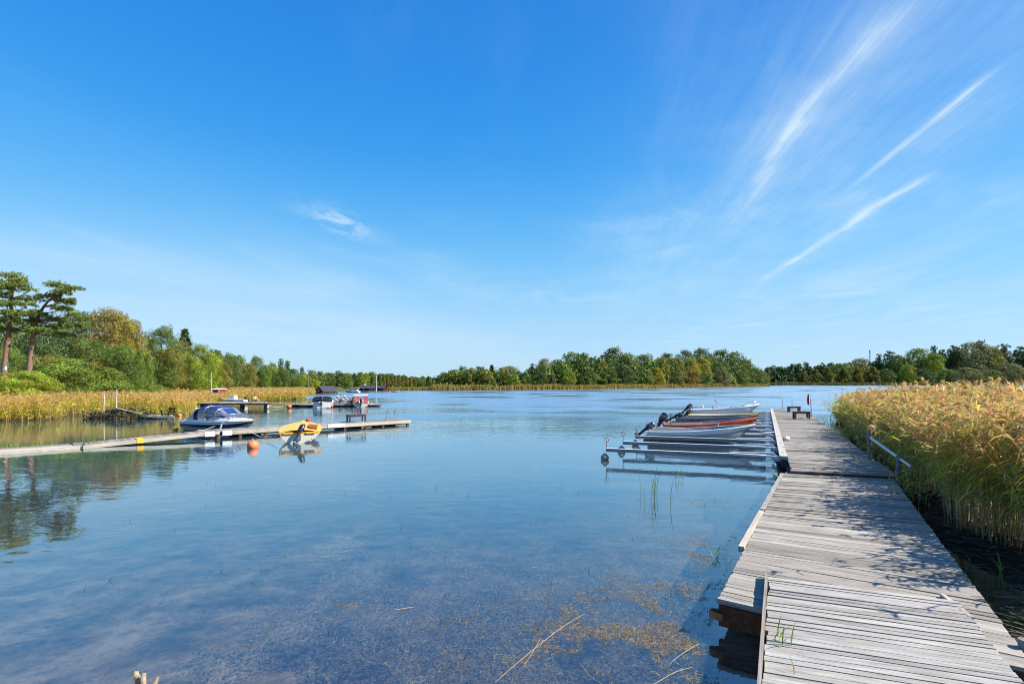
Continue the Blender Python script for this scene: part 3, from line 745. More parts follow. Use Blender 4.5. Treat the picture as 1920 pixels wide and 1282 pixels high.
# bushes in front on the left
for a in [
    (128, 678, 56, 168, 'shrub', 0, 'mid', 'broad green bush, largest in front of the pines', 0),
    (52, 700, 49, 112, 'shrub', 1, 'fresh', 'bright yellow-green bush at the foot of the pines', 0),
    (182, 684, 60, 70, 'shrub', 2, 'rust', 'reddish brown bush on the right flank of the largest bush', 0),
    (92, 672, 62, 90, 'shrub', 2, 'olive', 'olive bush behind the gap between the two front bushes', 1),
    (245, 712, 62, 80, 'shrub', 1, 'mid', 'low bright green thicket below the yellowing birch', 1),
    (16, 660, 66, 60, 'shrub', 0, 'mid', 'fresh green bush between the pine trunks at the left edge', 1),
    (-40, 668, 56, 90, 'shrub', 2, 'dark', 'dark bush cut off by the left edge', 1),
    (-90, 640, 68, 120, 'oak', 1, 'dark', 'dark tree left of the upright pine, beyond the left edge', 1),
    (290, 722, 68, 60, 'shrub', 2, 'mid', 'low green scrub below the dense dark green tree', 1),
]: bank_tree(*a, name='green_bush' if a[4] == 'shrub' else 'broadleaf_tree', group='bushes along the left bank', cat='bush' if a[4] == 'shrub' else 'tree')

# the two big pines on the left, shaped after the photo: (px, py, half width px, half height px) of each plate of needles
def big_pine(label, dist, base, trunk, plates, limbs, seed, nleaf=40000):
    bp = pt(base[0], base[1], dist); bx, by = bp.x, dist
    gz = max(0, ground_z('shore', bx, by)); g = random.Random(seed)
    root = thing('pine_tree', label, 'tree', (bx, by, gz), 0, 'big pines on the left bank')
    def loc(px, py, dy=0.0):
        p = pt(px, py, dist); return Vector((p.x - bx, dy, p.z - gz))
    L = Leaves(seed); pl = []
    for (px, py, hw, hh, dy) in plates:
        c = loc(px, py, dy); s = dist / F
        pl.append((np.array(c), hw * s * .92, hw * s * .75, hh * s * .72))
    pine_plates(L, pl, nleaf, .20)
    o = link(bpy.data.objects.new('crown', L.mesh('crown', M['foliage'])), root); o.color = (*[x * k for x, k in zip(G['pine'], (2.3, 1.75, 1.5))], 1)
    b = MB(); tp = [loc(*q) for q in trunk]; tp[0].z = -.3; n = len(tp)
    b.tube(tp, [.24 * (1.12 if i == 0 else 1) * (1 - .8 * (i / (n - 1)) ** 1.1) + .02 for i in range(n)], 10)
    for a, c, r in limbs:
        p0, p1 = loc(*a), loc(*c); b.tube([p0, p0.lerp(p1, .5) + Vector((0, g.uniform(-.2, .2), .12)), p1], [r, r * .7, r * .25], 6, cap=False)
    for (px, py, hw, hh, dy) in plates:
        c = loc(px, py, dy); z = c.z - .5
        k = min(range(n), key=lambda i: abs(tp[i].z - z)); b.tube([tp[k], tp[k].lerp(c, .6) + Vector((0, 0, -.1)), c], [.07, .05, .02], 5, cap=False)
    b.build('trunk', M['pinebark'], root)
    return root
big_pine('tall upright pine with a full layered crown at the left edge', 50, (4, 722),
         [(4, 722), (8, 690), (13, 650), (17, 620), (20, 590), (22, 560), (24, 530), (26, 515)],
         [(26, 517, 20, 8, 0), (14, 528, 22, 7, .6), (42, 527, 15, 6, -.4), (0, 538, 22, 8, .3), (34, 540, 26, 8, -.6), (52, 545, 14, 6, .2), (10, 553, 28, 8, -.8), (44, 558, 22, 7, .6),
          (-8, 565, 22, 8, .4), (24, 570, 28, 8, -.7), (56, 570, 14, 7, 0), (4, 584, 26, 8, .6), (40, 586, 22, 8, -.5), (-12, 600, 22, 8, 0), (20, 602, 28, 7, -.6), (46, 604, 14, 6, .5), (62, 585, 11, 6, .3), (-25, 580, 20, 8, 0), (-25, 550, 18, 8, 0), (8, 616, 22, 6, .4)],
         [((20, 600), (-10, 575), .07), ((21, 575), (0, 570), .08)], 3)
big_pine('leaning orange-barked pine with an arm of needles reaching right', 51, (50, 726),
         [(50, 726), (55, 690), (58, 655), (63, 625), (68, 605), (74, 588), (82, 575), (90, 565), (97, 558)],
         [(108, 533, 17, 6, 0), (133, 541, 17, 5, .2), (122, 550, 18, 5, -.3), (95, 553, 14, 5, .3), (112, 562, 16, 5, .4), (134, 563, 9, 4, 0), (80, 557, 11, 5, -.3), (116, 580, 18, 5, 0), (135, 588, 12, 5, .3), (128, 570, 9, 4, .2),
          (76, 593, 20, 6, -.4), (92, 600, 18, 6, .5), (60, 600, 14, 5, .2), (70, 612, 20, 6, .6), (86, 618, 20, 6, -.5), (58, 620, 12, 5, -.3), (118, 610, 22, 6, .8), (140, 605, 13, 5, 1.0), (100, 628, 18, 5, 1.0)],
         [((82, 575), (118, 580), .07), ((90, 565), (130, 545), .08), ((97, 558), (108, 538), .07), ((74, 588), (60, 578), .06), ((90, 566), (120, 560), .05)], 8)

# ---- the wooded island in the middle
IG = 'trees on the wooded island'
for px, top, wpx, kind, var, tint, label, dy in [
    (818, 708, 14, 'tall', 0, 'deep', 'dark small tree at the left tip of the island', 8),
    (832, 699, 26, 'round', 1, 'dark', 'dark rounded tree second in from the left tip of the island', 9),
    (850, 694, 26, 'round', 2, 'olive', 'yellow-olive rounded tree near the left tip of the island', 9),
    (868, 688, 26, 'tall', 1, 'mid', 'mid green tree left of the golden crown on the island', 12),
    (884, 692, 22, 'round', 0, 'gold', 'golden yellow crown in the low left part of the island', 8),
    (900, 688, 24, 'tall', 2, 'dark', 'dark green tree right of the golden crown on the island', 14),
    (912, 694, 30, 'round', 1, 'olive', 'olive round tree in front of the island spruce', 7),
    (922, 684, 36, 'spruce', 0, 'deep', 'dark pointed spruce in the left part of the island', 14),
    (944, 689, 24, 'open', 2, 'birchgold', 'thin tan-yellow tree right of the island spruce', 10),
    (956, 687, 40, 'oak', 0, 'grey', 'flat-topped grey-green tree in the dip of the island skyline', 18),
    (962, 704, 26, 'round', 2, 'fresh', 'low light green tree below the flat-topped grey-green one', 7),
    (984, 700, 28, 'round', 0, 'dark', 'dark low tree left of the island pine', 9),
    (998, 682, 22, 'pine', 0, 'pine', 'single dark pine standing in the dip of the island skyline', 16),
    (1022, 674, 34, 'oak', 1, 'olive', 'yellow-tipped tree where the island skyline starts to rise', 18),
    (1012, 698, 32, 'round', 1, 'deep', 'dark tree below the yellow-tipped one on the island', 8),
    (1036, 699, 22, 'spruce', 2, 'grey', 'short grey-green conical tree at the water reeds of the island', 5),
    (1046, 676, 40, 'oak', 2, 'dark', 'dark wide tree right of the yellow-tipped one on the island', 16),
    (1064, 694, 32, 'round', 2, 'fresh', 'light green spreading tree low on the shore of the island', 6),
    (1072, 662, 44, 'oak', 0, 'mid', 'ragged-topped oak left of the tallest crown on the island', 20),
    (1094, 664, 40, 'tall', 0, 'mid', 'upright green tree left of the tallest crown on the island', 17),
    (1102, 690, 40, 'round', 0, 'dark', 'dark undergrown tree left of the tallest crown, by the shore', 8),
    (1126, 674, 36, 'round', 1, 'olive', 'yellowish rounded tree just below and left of the tallest crown', 12),
    (1151, 654, 52, 'oak', 1, 'deep', 'tallest crown on the island, dark with a lacy round top', 24),
    (1140, 690, 34, 'tall', 1, 'dark', 'dark narrow tree below the tallest crown on the island', 8),
    (1178, 665, 46, 'round', 2, 'mid', 'broad mid green tree right of the tallest crown on the island', 18),
    (1172, 692, 40, 'round', 0, 'deep', 'very dark bushy tree by the shore right of the tallest crown', 8),
    (1206, 667, 40, 'oak', 2, 'dark', 'dark green tree in the middle of the island skyline', 20),
    (1219, 664, 14, 'open', 0, 'grey', 'thin pale half-bare tree poking above the island skyline', 22),
    (1208, 694, 36, 'round', 1, 'mid', 'low mid green tree by the shore in the middle of the island', 8),
    (1238, 672, 34, 'round', 0, 'gold', 'golden green crown just right of the half-bare tree', 14),
    (1230, 690, 30, 'round', 2, 'yel', 'yellow flecked small tree below the golden green crown', 8),
    (1250, 664, 34, 'tall', 2, 'dark', 'dark treetop behind the golden green crown', 24),
    (1266, 672, 42, 'oak', 0, 'olive', 'olive wide tree left of the bright yellow crowns', 14),
    (1262, 697, 36, 'round', 2, 'deep', 'dark conical tree by the shore below the olive wide tree', 7),
    (1284, 658, 36, 'oak', 1, 'deep', 'dark oak behind the left bright yellow crown', 26),
    (1296, 671, 36, 'round', 1, 'yel', 'left one of the two bright yellow-green crowns on the island', 14),
    (1290, 690, 36, 'tall', 0, 'brown', 'dull brownish tree below the two bright yellow-green crowns', 9),
    (1314, 656, 42, 'oak', 2, 'dark', 'dark lacy crown behind the two bright yellow-green ones', 26),
    (1316, 672, 34, 'round', 2, 'yel', 'right one of the two bright yellow-green crowns on the island', 14),
    (1318, 698, 36, 'round', 0, 'dark', 'dark low tree by the shore below the right yellow-green crown', 7),
    (1340, 672, 36, 'oak', 0, 'mid', 'green tree right of the two bright yellow-green crowns', 14),
    (1352, 658, 52, 'oak', 1, 'dark', 'large domed crown at the right shoulder of the island', 24),
    (1348, 692, 42, 'round', 1, 'grey', 'grey-green rounded tree by the shore under the domed crown', 8),
    (1378, 662, 44, 'round', 2, 'dark', 'dark sloping crown right of the large domed one', 22),
    (1386, 696, 36, 'round', 0, 'mid', 'light-tipped rounded tree by the shore near the right end of the island', 7),
    (1398, 676, 36, 'oak', 2, 'mid', 'green tree stepping down near the right end of the island', 16),
    (1414, 690, 34, 'round', 1, 'dark', 'darker second to last tree at the right end of the island', 11),
    (1430, 698, 26, 'round', 2, 'olive', 'last low olive tree at the right tip of the island', 8),
    (1364, 704, 30, 'shrub', 1, 'fresh', 'pale green bush at the reeds below the large domed crown', 5),
    (1095, 706, 30, 'shrub', 0, 'dark', 'dark bush at the reeds below the ragged-topped oak', 5),
]:
    q = np.interp(px, [812, 900, 1000, 1130, 1250, 1380, 1442], [F * CH / (s - HZ) for s in (731.6, 731.3, 730.6, 729.2, 727.2, 725, 723.9)])
    y = q + dy; x = xof(px, y); gz = max(0, ground_z('island', x, y)); h = CH - (top - HZ) * y / F - gz
    tree({'spruce': 'spruce_tree', 'pine': 'pine_tree', 'shrub': 'green_bush'}.get(kind, 'broadleaf_tree'), label, x, y, gz, h, wpx * y / F, kind, 2, var, G[tint], IG, 'bush' if kind == 'shrub' else 'tree')

# ---- the right-hand shore
RG = 'trees on the far right shore'
for px, top, wpx, kind, var, tint, label, y in [
    (1508, 700, 26, 'birch', 0, 'olive', 'small yellowish birch at the left end of the right-hand shore', 444),
    (1528, 694, 28, 'birch', 1, 'birchgold', 'pale birch beside the first one at the left end of the right-hand shore', 446),
    (1552, 690, 28, 'birch', 2, 'olive', 'pale birch left of the mast on the right-hand shore', 448),
    (1576, 683, 38, 'oak', 0, 'mid', 'broad green tree standing above the row of pale birches', 480),
    (1582, 692, 28, 'birch', 0, 'birchgold', 'yellow-green birch in front of the broad green tree', 450),
    (1612, 673, 36, 'oak', 1, 'olive', 'olive tree just left of the mast', 485),
    (1608, 692, 30, 'birch', 1, 'olive', 'birch right below the olive tree by the mast', 452),
    (1636, 690, 34, 'birch', 2, 'birchgold', 'birch standing below the mast', 452),
    (1648, 664, 20, 'pine', 0, 'bluep', 'lone dark pine top right of the mast', 500),
    (1668, 658, 32, 'pine', 1, 'bluep', 'dark twisted pine second right of the mast', 500),
    (1660, 692, 30, 'round', 0, 'dark', 'dark rounded tree by the water under the two pine tops', 454),
    (1684, 668, 40, 'oak', 2, 'dark', 'dark broad tree behind the small pale one on the right-hand shore', 485),
    (1700, 684, 28, 'round', 1, 'fresh', 'small light green tree by the water on the right-hand shore', 455),
    (1722, 655, 52, 'oak', 0, 'mid', 'wide domed green tree in the middle of the right-hand shore', 490),
    (1752, 664, 36, 'round', 2, 'fresh', 'light green rounded tree right of the wide domed one', 478),
    (1730, 692, 40, 'round', 0, 'deep', 'dark bushy tree by the water below the wide domed one', 456),
    (1750, 650, 22, 'pine', 2, 'bluep', 'dark pine top rising behind the light green rounded tree', 505),
    (1766, 656, 28, 'pine', 0, 'bluep', 'dark pine right of the light green rounded tree', 500),
    (1788, 648, 36, 'pine', 1, 'pine', 'dark pine at the left shoulder of the highest trees', 500),
    (1776, 694, 40, 'round', 1, 'dark', 'bushy dark tree by the water below the left shoulder', 458),
    (1820, 644, 64, 'oak', 1, 'grey', 'highest wide grey-green tree on the right-hand shore', 498),
    (1834, 641, 34, 'pine', 2, 'bluep', 'dark pine crest on top of the highest wide tree', 512),
    (1812, 690, 44, 'round', 2, 'grey', 'pale grey-green bushy tree below the highest wide tree', 460),
    (1856, 652, 46, 'oak', 2, 'olive', 'olive crown right of the highest wide tree', 496),
    (1850, 694, 46, 'round', 0, 'mid', 'green bushy tree behind the reed tops, right part of the shore', 462),
    (1882, 646, 36, 'pine', 0, 'bluep', 'dark pine second from the right edge', 500),
    (1892, 682, 48, 'round', 1, 'grey', 'pale green broad bush-like tree near the right edge', 466),
    (1916, 650, 40, 'pine', 1, 'bluep', 'dark pine at the right edge', 500),
    (1950, 660, 60, 'oak', 0, 'dark', 'dark tree just outside the right edge', 490),
]:
    x = xof(px, y); gz = max(0, ground_z('far_shore', x, y)); h = CH - (top - HZ) * y / F - gz
    tree({'birch': 'birch_tree', 'pine': 'pine_tree'}.get(kind, 'broadleaf_tree'), label, x, y, gz, h, wpx * y / F, kind, 2, var, G[tint], RG)

# ---- woods that read as one mass
def wood(name, label, pts, n, size, cols, seed, clump=4.0):
    """pts: [(px, top py, bottom z, distance)] skyline of the mass; n clumps"""
    L = Leaves(seed); g = L.rng; pts = np.array(pts, float)
    for i in range(n):
        q = g.random(); px = pts[0, 0] + (pts[-1, 0] - pts[0, 0]) * q
        top = np.interp(px, pts[:, 0], pts[:, 1]); y = np.interp(px, pts[:, 0], pts[:, 3]) + g.random() * 26
        zt = CH - (top - HZ) * y / F; zb = np.interp(px, pts[:, 0], pts[:, 2])
        conical = (i * 2.399) % 1
        z = zb + (zt - zb) * (g.random() ** .75) * (.78 + .3 * math.sin(px * 1.9) * math.sin(px * .83 + 1) + .08 * g.normal())
        z = min(z, zt)
        r = clump * (.6 + .6 * g.random()) * (1 - .4 * (z - zb) / max(zt - zb, 1))
        c = np.array(cols[g.integers(len(cols))]) * (1 + .18 * g.normal())
        L.clump((xof(px, y), y, z), (r, r, r * 1.1), 34, size, c.clip(.008, .4), jitter=.5, hue=.08)
    o = link(bpy.data.objects.new(name, L.mesh(name, M['foliage']))); o.color = (1, 1, 1, 1)
    return tag(o, label, 'woodland', kind='stuff')
wood('pine_wood', 'far dark pine wood behind the gap right of the island', [(1405, 697, 1, 560), (1440, 691, 1, 580), (1500, 684, 2, 600), (1560, 682, 2, 610), (1600, 684, 2, 620), (1680, 680, 3, 620)], 620, 1.5, [G['bluep'], G['deep'], G['bluep'], G['pine']], 21, 5.5)
wood('shore_wood', 'dense background wood filling in behind the trees of the right-hand shore', [(1600, 694, 2, 520), (1700, 676, 3, 520), (1800, 664, 5, 524), (1900, 664, 6, 524), (1990, 670, 6, 524)], 700, 1.5, [G['deep'], G['bluep'], G['dark'], G['mid']], 22, 5.5)
wood('bank_wood', 'background wood behind the boathouse and cottages on the far left shore', [(560, 704, 1, 200), (620, 704, 1, 215), (700, 704, 1, 225), (790, 709, 1, 262), (830, 714, 1, 270)], 420, .8, [G['deep'], G['dark'], G['mid']], 23, 2.2)
wood('bank_wood', 'dark background wood behind the leafy trees of the left bank', [(-60, 640, 1, 100), (120, 625, 1, 105), (260, 640, 1, 112), (400, 676, 1, 135), (560, 700, 1, 165)], 420, .5, [G['deep'], G['dark'], G['dark']], 24, 2.0)
def island_scrub():
    L = Leaves(31); g = L.rng
    for i in range(1000):
        q = g.random(); px = 814 + 622 * q
        y = np.interp(px, [812, 900, 1000, 1130, 1250, 1380, 1442], [F * CH / (s - HZ) for s in (731.6, 731.3, 730.6, 729.2, 727.2, 725, 723.9)]) + 6 + 26 * g.random()
        top = 5 + np.interp(px, [814, 840, 868, 900, 940, 985, 1010, 1040, 1070, 1150, 1200, 1260, 1310, 1360, 1390, 1415, 1436], [714, 703, 696, 696, 697, 702, 688, 683, 673, 667, 675, 673, 667, 667, 677, 692, 704]); zt = CH - (top - HZ) * y / F
        z = .6 + zt * g.random() ** .8 * .95; r = 1.6 + 1.5 * g.random()
        L.clump((xof(px, y), y, z), (r, r, r), 26, .55, np.array(G[('deep', 'dark', 'mid', 'dark', 'olive')[g.integers(5)]]) * (1 + .15 * g.normal()), jitter=.5)
    o = link(bpy.data.objects.new('undergrowth', L.mesh('undergrowth', M['foliage']))); o.color = (1, 1, 1, 1)
    tag(o, 'dense undergrowth filling the wood under the island trees', 'undergrowth', kind='stuff')
island_scrub()
# ------------------------------------------------------------------ reeds
def ribbon(pts, side, w):
    """pts: list of (N,3) along the blade, side: (N,3) unit, w: list of (N,) half widths -> V (N,2k,3), quads"""
    k = len(pts); n = len(pts[0])
    V = np.empty((n, 2 * k, 3))
    for i, p in enumerate(pts):
        V[:, 2 * i] = p - side * w[i][:, None]; V[:, 2 * i + 1] = p + side * w[i][:, None]
    q = np.array([[2 * i, 2 * i + 1, 2 * i + 3, 2 * i + 2] for i in range(k - 1)])
    Q = (np.arange(n)[:, None, None] * 2 * k + q[None]).reshape(-1, 4)
    return V.reshape(-1, 3), Q
class Soup:
    def __init__(s): s.V = []; s.Q = []; s.C = []; s.n = 0
    def add(s, V, Q, C):
        s.V.append(V); s.Q.append(Q + s.n); s.C.append(C); s.n += len(V)
    def obj(s, name, label, cat, mat=None, kind='stuff'):
        o = np_obj(name, np.concatenate(s.V), np.concatenate(s.Q), mat or M['plant'], col=np.concatenate(s.C).clip(.004, .9))
        return tag(o, label, cat, kind=kind)
def lerp(a, b, t): return a + (b - a) * t
def reeds(S, P, H, wind, g, nleaf=8, lw=.016, ll=(.3, .55), stemw=.006, plume=1.0, pal=None, gold=None, strands=9, stemc=None, two=True, droop=.75, s0=.30, plw=.012, pll=.16, wob=.10):
    n = len(P); up = np.array([0, 0, 1.0]); wind = np.asarray(wind, float)
    lean = wind * (.10 + .10 * g.random((n, 1))) + (wob * np.where(g.random((n, 1)) < .13, 3.4, 1.0)) * g.normal(size=(n, 3)) * np.array([1, 1, 0])
    stem = lambda s: P + up * (H * s)[:, None] * 1 + lean * (H * s ** 2)[:, None]
    side = unit(np.stack([g.normal(size=n), g.normal(size=n), np.zeros(n)], 1))
    one = np.ones(n); sw = stemw * (.7 + .6 * g.random(n))
    pts = [stem(one * q) for q in (0, .35, .7, 1)]
    ws = [sw, sw, sw * .8, sw * .5]
    c0 = (np.array(stemc) * (1 + .25 * g.normal(size=(n, 1)))).clip(.02, .8)
    for sd in ((side, np.cross(side, up)) if two else (side,)):
        V, Q = ribbon(pts, sd, ws)
        S.add(V, Q, np.repeat(c0, 8, 0) * np.tile(np.array([.75, .75, 1, 1, 1, 1, 1, 1])[:, None], (n, 1)))
    for j in range(nleaf):
        s = s0 + (.97 - s0) * (j + g.random(n)) / nleaf
        d = unit(wind * (.55 + .5 * g.random((n, 1))) + g.normal(size=(n, 3)) * np.array([.7, .7, 0]) + np.array([0, 0, 1e-4]))
        Ln = (ll[0] + (ll[1] - ll[0]) * g.random(n)) * (1.0 - .35 * np.abs(s - .6) / .4); a = .9 - .5 * g.random(n); dr = droop * (.5 + g.random(n))
        p0 = stem(s); sd = unit(np.cross(d, up) + .5 * g.normal(size=(n, 3)))
        L_ = lambda t: p0 + d * (Ln * t * .8)[:, None] + up * (Ln * (a * t - dr * t * t))[:, None]
        w = lw * (.7 + .6 * g.random(n))
        V, Q = ribbon([L_(0), L_(.4), L_(.75), L_(1.0)], sd, [w * .5, w, w * .75, w * .08])
        col = pal(s, gold, g) * (1 + .2 * g.normal(size=(n, 1))).clip(.5, 1.6)
        S.add(V, Q, np.repeat(col, 8, 0))
    m = g.random(n) < plume
    if m.any():
        k = m.sum(); tip = stem(one)[m]; wv = wind
        base = np.array([.58, .39, .135]) * (1 + .22 * g.normal(size=(k, 1))).clip(.5, 1.6) * (1 + .10 * g.normal(size=(k, 3)))
        for j in range(strands):
            q = j / strands
            d = unit(wv * (.5 + .7 * g.random((k, 1))) + g.normal(size=(k, 3)) * .45 + np.array([0, 0, .45 - .5 * q]))
            Ln = pll * (.6 + .8 * g.random(k)); p0 = tip + up * (.10 * (1 - q) - .06) + wv * (.03 * q)
            sd = unit(np.cross(d, up) + .6 * g.normal(size=(k, 3))); w = plw * (.6 + .8 * g.random(k))
            V, Q = ribbon([p0, p0 + d * (Ln * .55)[:, None], p0 + d * Ln[:, None] - up * (Ln * .25)[:, None]], sd, [w * .5, w, w * .15])
            S.add(V, Q, np.repeat(base * (1 + .15 * g.normal(size=(k, 1))), 6, 0))

STRAW, GREEN, YGREEN, YEL, GOLD, TAN = [np.array(c) for c in ((.50, .40, .22), (.27, .39, .055), (.46, .50, .065), (.62, .49, .055), (.64, .40, .078), (.60, .46, .16))]
def pal_right(s, gold, g):
    n = len(s); r = g.random((n, 1)); s = s[:, None]; gold = gold[:, None]
    low = np.where(r < .75, STRAW * .9, YGREEN)
    mid = np.where(r < .50, GREEN, np.where(r < .78, YGREEN, np.where(r < .9, YEL, STRAW)))
    top_g = np.where(r < .66, GREEN * 1.1, np.where(r < .9, YGREEN, YEL))
    top_o = np.where(r < .42, GOLD, np.where(r < .80, TAN, np.where(r < .92, YEL, YGREEN)))
    t = ((s - .32) / .12).clip(0, 1); c = lerp(low, mid, t)
    isgold = (g.random((n, 1)) < (((s - .60) / .25).clip(0, 1) * .45 + .80 * gold) * (gold > -.5))
    c = np.where(isgold & (s > .45), top_o, np.where(s > .7, np.where(gold < -.5, top_g, c), c))
    return c
def right_reeds():
    g = np.random.default_rng(77); S = Soup()
    e = np.array(REED_EDGE[::-1]); ys, xs = e[:, 1], e[:, 0]
    def place(n, dmin, dmax, y0, y1, power=1.0):
        y = y0 + (y1 - y0) * g.random(n) ** power; d = dmin + (dmax - dmin) * g.random(n)
        x = np.interp(y, ys, xs) + d + .25 * np.sin(y * 1.7) + .18 * g.normal(size=n)
        keep = x < 1.10 * y + 3.2
        return x[keep], y[keep], d[keep]
    wind = np.array([-1.0, -.25, 0])
    # front rows, then the mass behind; nearer reeds carry more leaves
    for (n, d0, d1, y0, y1, nl, lw, strands, two, pw) in [
        (950, 0, 1.0, 6.0, 14, 10, .015, 13, True, 1), (430, 1.0, 3.2, 6.0, 15, 7, .015, 13, True, 1),
        (800, 0, 1.0, 14, 24, 9, .017, 10, True, 1), (1150, 1.0, 5, 14, 24, 8, .019, 11, False, 1),
        (650, 0, 1.4, 24, 36, 9, .020, 7, False, 1), (2000, 1.4, 9, 22, 40, 7, .026, 9, False, 1), (1700, 5, 16, 15, 40, 6, .028, 10, False, 1)]:
        x, y, d = place(n, d0, d1, y0, y1, pw); n = len(x)
        P = np.stack([x, y, np.full(n, -.05)], 1)
        h = 2.16 + .32 * np.clip(d, 0, 3) / 3 + .22 * g.normal(size=n).clip(-1.2, 2.2) + .12 * np.sin(y * .9) 
        h = h - 2.28 + np.interp(y, [9, 18, 22, 35, 40], [2.22, 2.34, 2.26, 1.84, 1.62]) + .10 * g.normal(size=n)
        gold = np.clip(.12 + d / 1.6, 0, 1) * .95
        green = (y > 25) & (d < 2.4) & (np.sin(y * 1.3) > -.7)
        gold = np.where(green, -1.0, gold)
        reeds(S, P, h, wind, g, nl, lw, (.32, .62), .0065 if two else .009, .92, pal_right, gold, strands, STRAW * 1.05, two, plw=.011 if two else .019, pll=.17, s0=.34)
    # low young growth between the bank and the boards
    n = 130; y = 11.5 + 19 * g.random(n) ** 1.1; x = np.interp(y, ys, xs) - .95 + 1.0 * g.random(n)
    reeds(S, np.stack([x, y, np.full(n, -.05)], 1), (.55 + .55 * g.random(n)), wind, g, 6, .013, (.25, .5), .004, 0.0, pal_right, np.full(n, -1.0), 3, STRAW, True, wob=.25, s0=.2)
    # the green clump at the far tip
    n = 200; y = 35.5 + 5 * g.random(n); x = np.interp(y, ys, xs) - .6 + 2.2 * g.random(n)
    reeds(S, np.stack([x, y, np.full(n, -.1)], 1), 1.4 + .30 * g.normal(size=n).clip(-1, 1.2), wind * 1.5, g, 9, .022, (.4, .7), .008, .25, pal_right, np.full(n, -1.0), 6, STRAW, False)
    S.obj('reed_bed', 'tall autumn reeds, golden on top and green in front, right of the boardwalk', 'reeds')
right_reeds()

def pal_left(s, gold, g):
    n = len(s); r = g.random((n, 1)); s = s[:, None]; gold = gold[:, None]
    low = np.where(r < .6, STRAW * np.array([1, .85, .6]), YEL)
    mid = np.where(r < .6, YEL * 1.25, np.where(r < .9, YGREEN * 1.15, GREEN))
    midg = np.where(r < .5, YGREEN, np.where(r < .8, GREEN * 1.1, YEL))
    mid = np.where(g.random((n, 1)) < gold, midg, mid)
    top = np.where(r < .5, GOLD * .98, np.where(r < .92, YEL * 1.05, TAN * .9))
    c = lerp(low, mid, ((s - .15) / .15).clip(0, 1))
    return np.where(s > .72, top, c)
def left_reeds():
    g = np.random.default_rng(12); S = Soup()
    poly = LAND['shore'][0]; need = 21000
    X = []; 
    n0 = 150000
    x = -105 + 100 * g.random(n0); y = 32 + 110 * g.random(n0) ** 1.3
    sd = poly_sd(x, y, poly)
    depth = np.interp(y, [35, 60, 90, 140], [22, 24, 13, 7])
    ok = (sd > -1.2) & (sd < depth) & (x > -1.10 * y - 2)
    front = sd < 2.5
    ok &= (front & (g.random(n0) < 1.0)) | (g.random(n0) < .42)
    ok &= x / y < -.408
    mound = (np.hypot((x + 34.2) / 3.4, (y - 40.5) / 2.0) < 1)
    ok &= ~mound
    land_ = at(262, 781); ok &= ~((np.abs(x - xof(285, y)) < xof(328, y) * 0 + 3.0) & (y < 41.5) & (sd < 2.0) & (x > -33.5))
    x, y, sd = x[ok], y[ok], sd[ok]; k = np.argsort(g.random(len(x)))[:need]; x, y, sd = x[k], y[k], sd[k]; n = len(x)
    z = np.interp(sd, LAND['shore'][1], LAND['shore'][2]).clip(-.1)
    h = 1.62 + .20 * g.normal(size=n).clip(-1.5, 1.8) + .16 * np.sin(x * .35 + 1) + np.interp(y, [40, 60], [.12, -.12])
    h = h * np.interp(y, [40, 90, 140], [1.0, .9, .75]) * np.interp(sd, [-1.2, .3], [.8, 1])
    greenish = np.interp(x / y, [-.98, -.8, -.66, -.45], [.15, .35, .75, .5])
    wide = np.interp(y, [35, 120], [1, 2.4])
    for lo, hi, nl in ((0, 50, 6), (50, 85, 5), (85, 200, 4)):
        m = (y >= lo) & (y < hi)
        if m.any():
            reeds(S, np.stack([x, y, z - .05], 1)[m], h[m], np.array([-.5, -.2, 0]), g, nl, .030 * (1 if hi < 51 else 1.7 if hi < 86 else 2.6), (.35, .6), .014 * (1 if hi < 51 else 1.6), .85, pal_left, greenish[m], 6, STRAW * np.array([1, .82, .55]), False,
                  s0=.16, plw=.018 * (1 if hi < 51 else 1.8), pll=.22, wob=.07)
    S.obj('reed_bed', 'yellow and orange autumn reeds along the left bank', 'reeds')
left_reeds()

def fringe(name, label, line, depth, height, n, width, cols, seed, gz=None, cat='reeds'):
    """distant reeds and bank grass: many upright blades"""
    g = np.random.default_rng(seed); S = Soup(); line = np.array([(p[0], p[1]) for p in line])
    seg = np.hypot(*np.diff(line, axis=0).T); cum = np.r_[0, np.cumsum(seg)]
    t = cum[-1] * g.random(n); x = np.interp(t, cum, line[:, 0]); y = np.interp(t, cum, line[:, 1])
    d = depth * g.random(n); y = y + d
    h = height * (.75 + .35 * g.random(n) + .18 * np.sin(x * .3) * np.sin(x * .13 + 2)) * np.interp(d / depth, [0, .2], [.8, 1])
    P = np.stack([x, y, np.full(n, -.05) + (0 if gz is None else gz) * d / depth], 1)
    side = unit(np.stack([np.ones(n), .5 * g.normal(size=n), np.zeros(n)], 1)); w = width * (.5 + g.random(n))
    lean = np.stack([g.normal(size=n) * .12 * h, g.normal(size=n) * .12 * h, h], 1)
    V, Q = ribbon([P, P + lean * .6, P + lean], side, [w, w * .9, w * .35])
    cl = np.array(cols)[g.integers(len(cols), size=n)] * (1 + .22 * g.normal(size=(n, 1))).clip(.4, 1.7)
    cc = np.repeat(cl, 6, 0); S.add(V, Q, cc)
    return S.obj(name, label, cat)
OCH = [(.42, .30, .075), (.50, .37, .085), (.36, .31, .065), (.27, .29, .06), (.44, .29, .10)]
fringe('reed_belt', 'ochre belt of reeds along the foot of the island', [p + Vector((0, -1.5, 0)) for p in ISLE] + [Vector((171, 338, 0))], 6, 2.0, 16000, .12, OCH, 41)
fringe('reed_belt', 'pale green reed belt along the far right shore', [Vector((226, 426, 0)), Vector((320, 433, 0)), Vector((480, 442, 0)), Vector((560, 446, 0))], 9, 2.6, 6000, .45, [(.12, .16, .045), (.16, .18, .05), (.22, .2, .07), (.08, .11, .035)], 42)
